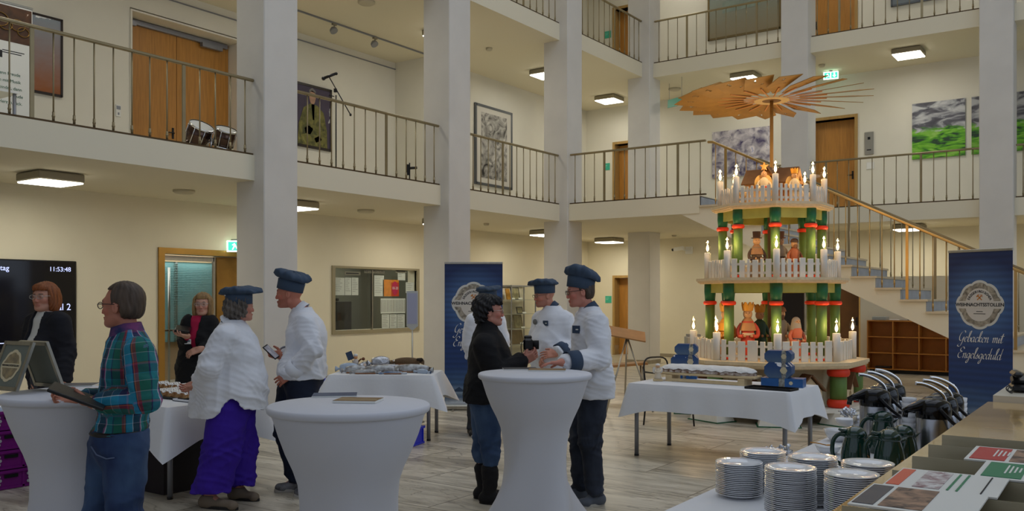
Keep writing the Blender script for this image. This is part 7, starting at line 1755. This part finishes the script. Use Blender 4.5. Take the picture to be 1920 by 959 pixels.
def exit_sign(loc, rz, w, h, label, arrow=True):
    r = thing('exit_sign', label, 'exit sign', loc, rz); mb = MB(); mb.box((0,0,0), (w,.03,h), bev=.004); mb.build('sign_plate', M_signw, r)
    for yy, sg in ((-.0165, 1), (.0165, -1)):
        mb = MB(); M4 = frame4((0,yy,0), (sg,0,0), (0,0,1)); L_ = [[(-w*.44,-h*.38),(-w*.05,-h*.38),(-w*.05,h*.38),(-w*.44,h*.38)], [(w*.02,-h*.38),(w*.44,-h*.38),(w*.44,h*.38),(w*.02,h*.38)]]
        mb.prism([L_[0], [(-w*.30,-h*.3),(-w*.26,-h*.3),(-w*.18,0),(-w*.12,-h*.25),(-w*.09,-h*.22),(-w*.15,h*.08),(-w*.2,h*.28),(-w*.3,h*.12),(-w*.27,h*.06),(-w*.22,h*.1),(-w*.24,0)]], .001, M4)
        mb.prism([L_[1], [(w*.23,-h*.3),(w*.36,-h*.02),(w*.28,-h*.02),(w*.28,h*.3),(w*.18,h*.3),(w*.18,-h*.02),(w*.10,-h*.02)]], .001, M4); mb.build('green_symbol', M_signg, r)
    mb = MB(); mb.box((0,0,h/2+.02), (w*.2,.02,.05)); mb.build('bracket', M_grey, r); return r
q, z = pz(434, 463, 'p', PG); exit_sign((PG+.24, q+.0, z), PI/2-.9, .46, .2, 'green and white exit sign over the glazed brass door')
es = [o for o in bpy.data.objects if o.name.startswith('exit_sign')][0]; Ri = rotz(-(PI/2-.9)); mb = MB(); a_ = Ri @ Vector((-.25,0,.12)); mb.cyl(Vector((0,0,.12)), a_, .012); mb.build('wall_arm', M_grey, es)
v = at(1558, 143, 21.3); exit_sign((v.x, v.y, 6.98), .2, .34, .18, 'lit exit sign hanging from the gallery ceiling behind the pyramid blades')
v = at(1262, 194, 22.4); r = thing('hanging_sign', 'teal hanging sign on a wire left of the pyramid blades', 'sign', v, -.7); mb = MB(); mb.box((.15,0,0), (.9,.02,.2), Matrix.Rotation(.1,3,'Y')); mb.build('sign_plate', M_teal, r); mb = MB(); mb.cyl((-.22,0,.1), (-.22,0,L1-v.z+.01), .005); mb.cyl((.5,0,.05), (.5,0,L1-v.z+.01), .005); mb.build('wire', M_grey, r)
# security camera
q, z = pz(1285, 470, 'q', QB); r = thing('security_camera', 'security camera with a white housing high on the back wall', 'camera', (q, QB, z), 0)
mb = MB(); mb.box((.12,-.03,0), (.2,.06,.2), bev=.01); mb.build('mounting_box', M_white, r); mb = MB(); mb.tube([(.1,-.06,0),(.05,-.14,.0),(0,-.2,.02)], .02); mb.build('arm', M_white, r)
mb = MB(); Rr = Matrix.Rotation(-.12, 3, 'Y'); mb.box((-.08,-.24,.04), (.3,.1,.1), Rr, bev=.02); mb.build('housing', M_white, r); mb = MB(); mb.cyl((-.23,-.24,.02), (-.28,-.24,.01), .035); mb.build('lens', M_black, r)
# television
r = thing('television', 'large black wall television showing Saal 2 and the time behind the auburn-haired person', 'television', (PG, 5.98, 1.52), PI/2)
mb = MB(); mb.box((0,-.04,0), (2.3,.07,1.32), bev=.01); mb.build('casing', M_black, r); mb = MB(); mb.box((0,-.0765,.015), (2.24,.003,1.25)); mb.build('screen', mat('dark_glossy_screen', srgb(20,18,22), .08), r)
M_scr = mat('screen_lettering', (.55,.62,1), .5, emis=1.0)
mb = MB(); y = -.0785
add_text(mb, 'Sächsischer Landtag', frame4((-.25, y, .53), (1,0,0), (0,0,1)), .105, align='CENTER'); add_text(mb, '11:53:48', frame4((1.06, y, .53), (1,0,0), (0,0,1)), .095, align='RIGHT'); add_text(mb, 'Saal 2', frame4((1.06, y, -.03), (1,0,0), (0,0,1)), .14, align='RIGHT'); add_text(mb, '22', frame4((1.04, y, -.53), (1,0,0), (0,0,1)), .08, align='RIGHT')
mb.box((-.4,y,-.53), (1.3,.001,.012)); mb.box((.99,y,-.47), (.11,.001,.008)); mb.build('screen_writing', M_scr, r)
# track with spotlights
r = thing('track_light', 'thin lighting track with two spotlights on the left gallery ceiling', 'track light', (-13.0, 0, L1), 0); mb = MB(); bxw(mb, -.015, .015, 5, 15.05, -.03, 0); mb.build('track', M_grey, r)
for q in (12.34, 13.49):
    mb = MB(); mb.cyl((0,q,-.03), (0,q,-.1), .012); mb.box((0,q,-.045), (.05,.1,.03)); sp = mb.build('adapter', M_lampbody, r)
    mb = MB(); Rr = Matrix.Rotation(-.6,3,'Y'); mb.lathe([(.03,.05),(.075,-.0),(.08,-.05),(.07,-.052)], 16, (-.03,q,-.14), Rr); mb.build('spot_head', M_grey, sp)
o = tag(bxw(MB(), PW, PW+.02, 5, 15.3, L1-.16, L1-.14).build('picture_rail', M_grey), 'thin picture rail along the top of the left gallery wall', 'rail')
# microphone stand
v = at(630, 300, 14.95); r = thing('microphone_stand', 'microphone on a boom stand behind the gallery railing by the portrait', 'microphone stand', (v.x, v.y, H1), YAW); top = 5.05-H1
for a in range(3): mb = MB(); mb.cyl((0,0,.14), (.3*math.cos(a*2.1+.4), .3*math.sin(a*2.1+.4), .015), .009); mb.build('leg', M_black, r)
mb = MB(); mb.cyl((0,0,.1), (0,0,top), .011); mb.build('pole', M_black, r); mb = MB(); mb.cyl((.24,0,top-.32), (-.11,0,top+.3), .009); mb.ell((.245,0,top-.33), (.02,.02,.025)); mb.box((-.01,0,top+.08), (.05,.04,.06)); mb.cyl((-.03,0,top-.02), (-.12,0,top+.0), .008); mb.build('boom', M_black, r)
mb = MB(); mb.cyl((-.2,0,top+.29), (-.02,0,top+.36), .024); mb.ell((-.21,0,top+.285), (.034,.034,.034)); mb.ell((-.0,0,top+.365), (.03,.03,.026)); mb.build('microphone', M_black, r)
# small black clamp stand
v = at(768, 300, 16.6); r = thing('clamp_stand', 'small black stand with a side arm behind the railing near the second pillar', 'stand', (v.x, v.y, H1), YAW)
mb = MB(); mb.box((0,0,.02), (.2,.2,.03)); mb.cyl((.0,0,.03), (0,0,.55), .012); mb.build('post', M_black, r); mb = MB(); mb.box((-.03,0,.42), (.05,.05,.2)); mb.cyl((-.02,0,.45), (.14,0,.46), .025); mb.build('clamp', M_black, r)
# tom-tom drums
M_drum = mat('dark_chrome_drum', srgb(90,70,60), .15, .8); 
v = at(392, 262, 12.6); r = thing('drum_pair', 'two chrome-hooped tom-tom drums on a stand by the gallery double door', 'drums', (v.x, v.y, H1), YAW)
for x, z, rz_, sc in ((-.15,.34,.5,1.0), (.22,.3,.35,.85)):
    Rr = Matrix.Rotation(rz_, 3, 'Y') @ Matrix.Rotation(.35, 3, 'X'); mb = MB(); mb.lathe([(.17*sc,-.14*sc),(.17*sc,.14*sc)], 28, (x,0,z), Rr); dm = mb.build('drum_shell', M_drum, r)
    mb = MB()
    for s in (-1,1): mb.lathe([(.172*sc,s*.14*sc-.012),(.182*sc,s*.14*sc-.012),(.182*sc,s*.14*sc+.012),(.172*sc,s*.14*sc+.012)], 28, (x,0,z), Rr, cap=False)
    for k in range(8): a = 2*PI*k/8; mb.cyl(Vector((x,0,z))+Rr @ Vector((.185*sc*math.cos(a), .185*sc*math.sin(a), -.13*sc)), Vector((x,0,z))+Rr @ Vector((.185*sc*math.cos(a), .185*sc*math.sin(a), .13*sc)), .006)
    mb.build('hoop_and_lugs', M_chrome, dm); mb = MB(); mb.lathe([(.001,.142*sc),(.17*sc,.142*sc)], 28, (x,0,z), Rr, cap=False); mb.build('drum_head', M_paper, dm)
mb = MB(); mb.cyl((.03,0,.02), (.03,0,.3), .018); mb.cyl((-.1,0,.25), (.16,0,.22), .014)
for a in range(3): mb.cyl((.03,0,.1), (.03+.22*math.cos(a*2.1), .22*math.sin(a*2.1), .01), .01)
mb.build('stand', M_chrome, r)
# white roll-up with brass instrument picture on the left gallery
r = thing('rollup_banner', 'white roll-up banner with a brass instrument picture on the left gallery', 'banner', (-12.9, 6.1, H1), PI/2)
mb = MB(); mb.box((0,.02,.04), (.66,.09,.08), bev=.02); mb.build('cassette', M_steel, r); mb = MB(); mb.box((0,0,1.11), (.62,.004,2.06)); mb.build('print', M_paper, r); mb = MB(); mb.box((0,0,2.15), (.63,.024,.03)); mb.build('top_rail', M_steel, r); mb = MB(); mb.cyl((0,.04,.08), (0,.03,2.15), .01); mb.build('pole', M_steel, r)
mb = MB(); mb.box((0,-.003,1.86), (.6,.002,.5)); mb.build('photo_ground', paint_mat('brass_blur', [srgb(60,40,24), srgb(150,100,56), srgb(226,216,200), srgb(190,160,120), srgb(90,56,30)], 6, 6), r)
mb = MB()
for x, z, rr in ((-.14,1.9,.12),(-.06,1.84,.09),(.1,1.86,.1),(.18,1.78,.08)): mb.tube([(x+rr*math.cos(t), -.012, z+rr*.8*math.sin(t)) for t in np.linspace(0, 2*PI, 20, endpoint=False)], .012, 6, closed=True, flat=.4)
mb.build('brass_tubes_print', M_brass, r)
mb = MB(); rs = random.Random(6)
for s_, z, sz in (('Wenn Freude', 1.16, .062), ('sich mit Musik', 1.06, .062), ('verbindet, dann', .96, .062), ('klingt die Freude', .86, .062), ('im Herz zurück.', .76, .062), ('Im Herzen wohnt', .56, .062), ('und alles Leise', .46, .062), ('immer hier.', .36, .062)): add_text(mb, s_, frame4((-.03,-.003,z), (1,0,0), (0,0,1)), sz)
mb.build('verse', M_greend, r)
mb = MB(); mb.box((.05,-.003,1.48), (.3,.001,.012)); mb.box((.03,-.003,1.45), (.26,.001,.012)); mb.box((-.12,-.003,1.42), (.04,.001,.1)); mb.build('logo_lines', M_dtxt, r)
fold_table('side_table', 'small white table at the left edge of the left gallery', (-12.0, 5.2), 0, .6, .9, .66).location = (-12.0, 5.2, H1)
# information pole in front of the window
v = flr(773, 11.6); r = thing('sign_pole', 'thin pole sign with a pale sheet in front of the information window', 'sign', v, YAW)
mb = MB(); mb.lathe([(.16,0),(.16,.01),(.03,.02),(.001,.02)], 24); mb.build('foot', M_steel, r); mb = MB(); mb.cyl((0,0,.02), (0,0,1.2), .011); mb.ell((0,0,.72), (.016,.016,.02)); mb.build('pole', M_steel, r)
mb = MB(); mb.prism([[(-.075,1.26),(0,1.2),(.075,1.26),(.075,1.72),(-.075,1.72)]], .012, Matrix(((1,0,0,0),(0,0,-1,.006),(0,1,0,0),(0,0,0,1)))); pn = mb.build('panel', mat('clear_white_panel', srgb(196,196,190), .4), r); mb = MB(); mb.box((0,-.0075,1.49), (.125,.002,.4)); mb.build('sheet', mat('lilac_sheet', srgb(176,176,196), .7), pn)
# display cabinet
r = thing('display_cabinet', 'tall glass display cabinet with framed documents against the left wall', 'cabinet', (PG+.22, 18.55, 0), PI/2)
mb = MB()
for x in (-.54,.54):
    for y in (-.18,.18): mb.box((x,y,.98), (.025,.025,1.94))
for z in (.03,1.93): 
    for y in (-.18,.18): mb.box((0,y,z), (1.08,.025,.03))
    for x in (-.54,.54): mb.box((x,0,z), (.025,.36,.03))
mb.build('metal_frame', M_grey, r)
mb = MB(); mb.box((0,0,.02), (1.08,.38,.03)); mb.build('base', M_grey, r)
for z in (.45,.85,1.22,1.58): mb = MB(); mb.box((0,0,z), (1.05,.34,.01)); mb.build('glass_shelf', mat('shelf_glass', srgb(170,176,170), .1, .0), r)
for s in ((0,-.185,.98,1.06,.005,1.9),): mb = MB(); mb.box(s[:3], s[3:]); mb.build('glass_front', M_glass, r)
def cabin(x, z, w, h, m, lab, fr):
    c = Vector((PG+.22, 18.55+x, z+.007)); o = thing('framed_document', lab, 'frame', c, PI/2); Rr = Matrix.Rotation(-.2,3,'X'); mb = MB()
    for s in (-1,1): mb.box(Rr @ Vector((s*w/2,0,h/2)), (.025,.02,h), Rr); mb.box(Rr @ Vector((0,0,h/2+s*h/2)), (w+.025,.02,.025), Rr)
    mb.build('frame', fr, o); mb = MB(); mb.box(Rr @ Vector((0,0,h/2)), (w-.02,.008,h-.02), Rr); mb.build('document', m, o)
    c2 = thing('label_card', 'white card before '+lab, 'card', c+Vector((.13,.0,0)), PI/2); mb = MB(); mb.box((0,0,.02), (.16,.005,.04), Matrix.Rotation(-.5,3,'X')); mb.build('card', M_paper, c2)
M_doc = mat('old_document', srgb(170,160,120), .7, col2=srgb(90,90,60), vscale=9)
cabin(-.08, 1.585, .34, .3, M_doc, 'the dark-framed picture on the top shelf of the glass cabinet', M_black); cabin(-.4, 1.585, .14, .26, mat('orange_book', srgb(180,130,40), .6), 'the orange booklet on the top shelf of the glass cabinet', mat('orange_book', (1,1,1)))
cabin(.1, 1.225, .24, .16, M_doc, 'the small black frame on the second shelf of the glass cabinet', M_black); cabin(.05, .855, .34, .34, M_doc, 'the pale frame on the third shelf of the glass cabinet', M_fgold); cabin(.0, .455, .5, .34, mat('brown_document', srgb(130,106,66), .7, var=.2, vscale=10), 'the wide brown frame on the lowest shelf of the glass cabinet', mat('orange_brown_frame', srgb(110,80,44), .5))
# easel with slanting wooden board
v = flr(1176, 12.6); r = thing('easel', 'tripod easel with a slanting wooden board right of the cook with dark glasses', 'easel', v, YAW)
mb = MB(); Rr = Matrix.Rotation(.18,3,'Y') @ Matrix.Rotation(.5,3,'X'); mb.box((-.02,0,1.12), (.56,.26,.02), Rr); mb.build('board', mat('drawing_board_wood', srgb(170,128,82), .5, var=.08), r)
for x, y in ((-.32,-.15),(.36,-.05),(.02,.45)): mb = MB(); mb.cyl((.0,.02,1.08), (x,y,.01), .013); mb.build('leg', M_steel, r)
mb = MB(); mb.ell((0,.02,1.08), (.04,.04,.04)); mb.build('head_joint', M_black, r)
v = flr(1170, 15.0); r = thing('wooden_bench', 'wooden bench table with a glass vase behind the easel', 'bench', v, YAW); mb = MB(); mb.box((0,0,.5), (.75,.4,.04), Matrix.Rotation(-.08,3,'Y')); mb.build('seat', mat('drawing_board_wood', (1,1,1)), r)
for x in (-.3,.3):
    for y in (-.15,.15): mb = MB(); mb.cyl((x,y,.48), (x*1.1,y,.0), .018); mb.build('leg', M_steel, r)
v = flr(1155, 15.0); mb = MB(); mb.lathe([(.05,0),(.06,.1),(.03,.22),(.045,.3)], 20); o = mb.build('glass_vase', M_glass, loc=(v.x, v.y, .53)); tag(o, 'clear glass vase on the wooden bench behind the easel', 'vase')
# a dark chair-like stand and panel left of the pyramid
v = flr(1254, 11.3); r = thing('chair', 'dark metal chair partly hidden behind the blue gift boxes', 'chair', v, YAW+.6); mb = MB(); mb.box((0,0,.45), (.42,.42,.035), bev=.01); mb.build('seat', M_blackm, r)
for x in (-.2,.2):
    for y in (-.19,.19): mb = MB(); mb.cyl((x,y,.44), (x*1.15,y*1.15,.0), .011); mb.build('leg', M_black, r)
mb = MB(); mb.tube(catmull([(-.2,.2,.44),(-.2,.24,.8),(0,.25,.86),(.2,.24,.8),(.2,.2,.44)], 5), .011); mb.tube([(-.22,.22,.68),(-.26,-.1,.68),(-.22,-.18,.44)], .011); mb.tube([(.22,.22,.68),(.26,-.1,.68),(.22,-.18,.44)], .011); mb.build('backrest', M_black, r)
v = flr(1300, 14.4); r = thing('loudspeaker_box', 'grey upright box standing left of the pyramid fence', 'box', v, YAW); mb = MB(); mb.box((0,0,.5), (.25,.25,1.0), bev=.01); mb.build('case', mat('grey_box', srgb(170,168,156), .6), r); mb = MB(); mb.box((0,0,1.02), (.2,.2,.04)); mb.build('lid', M_grey, r)
# violet picture standing behind the pyramid
picture('q', 18.9, -6.45, -5.75, .9, 2.05, paint_mat('violet_shapes', [srgb(30,26,32), srgb(150,110,180), srgb(40,34,40), srgb(190,190,190), srgb(160,120,190), srgb(70,40,90)], 2.2, voro=True), 'violet, black and white abstract picture seen between the pyramid columns', M_fdark, .03).location.z = 1.5
o = bxw(MB(), -6.5, -5.7, 18.92, 19.2, 0, .93); tag(o.build('picture_plinth', M_pick), 'white plinth carrying the violet abstract picture behind the pyramid', 'plinth')
# open shelf under the stairs
r = thing('open_shelf', 'orange wooden open shelf with square compartments under the stairs', 'shelf', (-3.5, 20.48, 0), 0)
w, h, nc = 2.6, 1.06, 5; cw = w/nc; mb = MB(); mb.box((0,0,.04), (w-.1,.34,.08)); mb.build('plinth', M_blackm, r)
M_sh = mat('orange_beech_veneer', srgb(190,124,52), .45, var=.08, vscale=5)
mb = MB(); mb.box((0,.18,.08+h/2), (w,.012,h)); mb.build('back_panel', M_sh, r)
for i in range(nc+1): mb = MB(); mb.box((-w/2+i*cw,0,.08+h/2), (.022,.36,h)); mb.build('upright', M_sh, r)
for j in range(4): mb = MB(); mb.box((0,0,.09+j*(h-.02)/3), (w+.022,.362,.02)); mb.build('shelf_board', M_sh, r)
def sbox(x, z, w_, d_, h_, m, nm, lab, cat, rz=0): mb = MB(); mb.box((0,0,h_/2), (w_,d_,h_), bev=min(.003,h_*.3)); return tag(mb.build(nm, m, loc=(-3.5+x, 20.45, z), rot=(0,0,rz)), lab, cat)
sbox(-1.06, 1.151, .3, .25, .07, mat('clear_plastic_tray', srgb(160,164,160), .3), 'plastic_tray', 'clear plastic tray at the left end on top of the orange shelf', 'tray'); sbox(-.78, 1.151, .2, .15, .015, M_paper, 'paper_sheets', 'thin paper sheets on top of the orange shelf', 'papers', .2); sbox(-.42, 1.151, .16, .12, .05, M_black, 'dark_device', 'small dark device on top of the orange shelf', 'device'); sbox(-1.0, .115, .32, .2, .03, M_black, 'dark_folder', 'dark folder lying in the lower left compartment of the orange shelf', 'folder'); sbox(-.6, 1.151, .22, .1, .01, M_grey, 'grey_pad', 'flat grey pad on top of the orange shelf', 'pad')
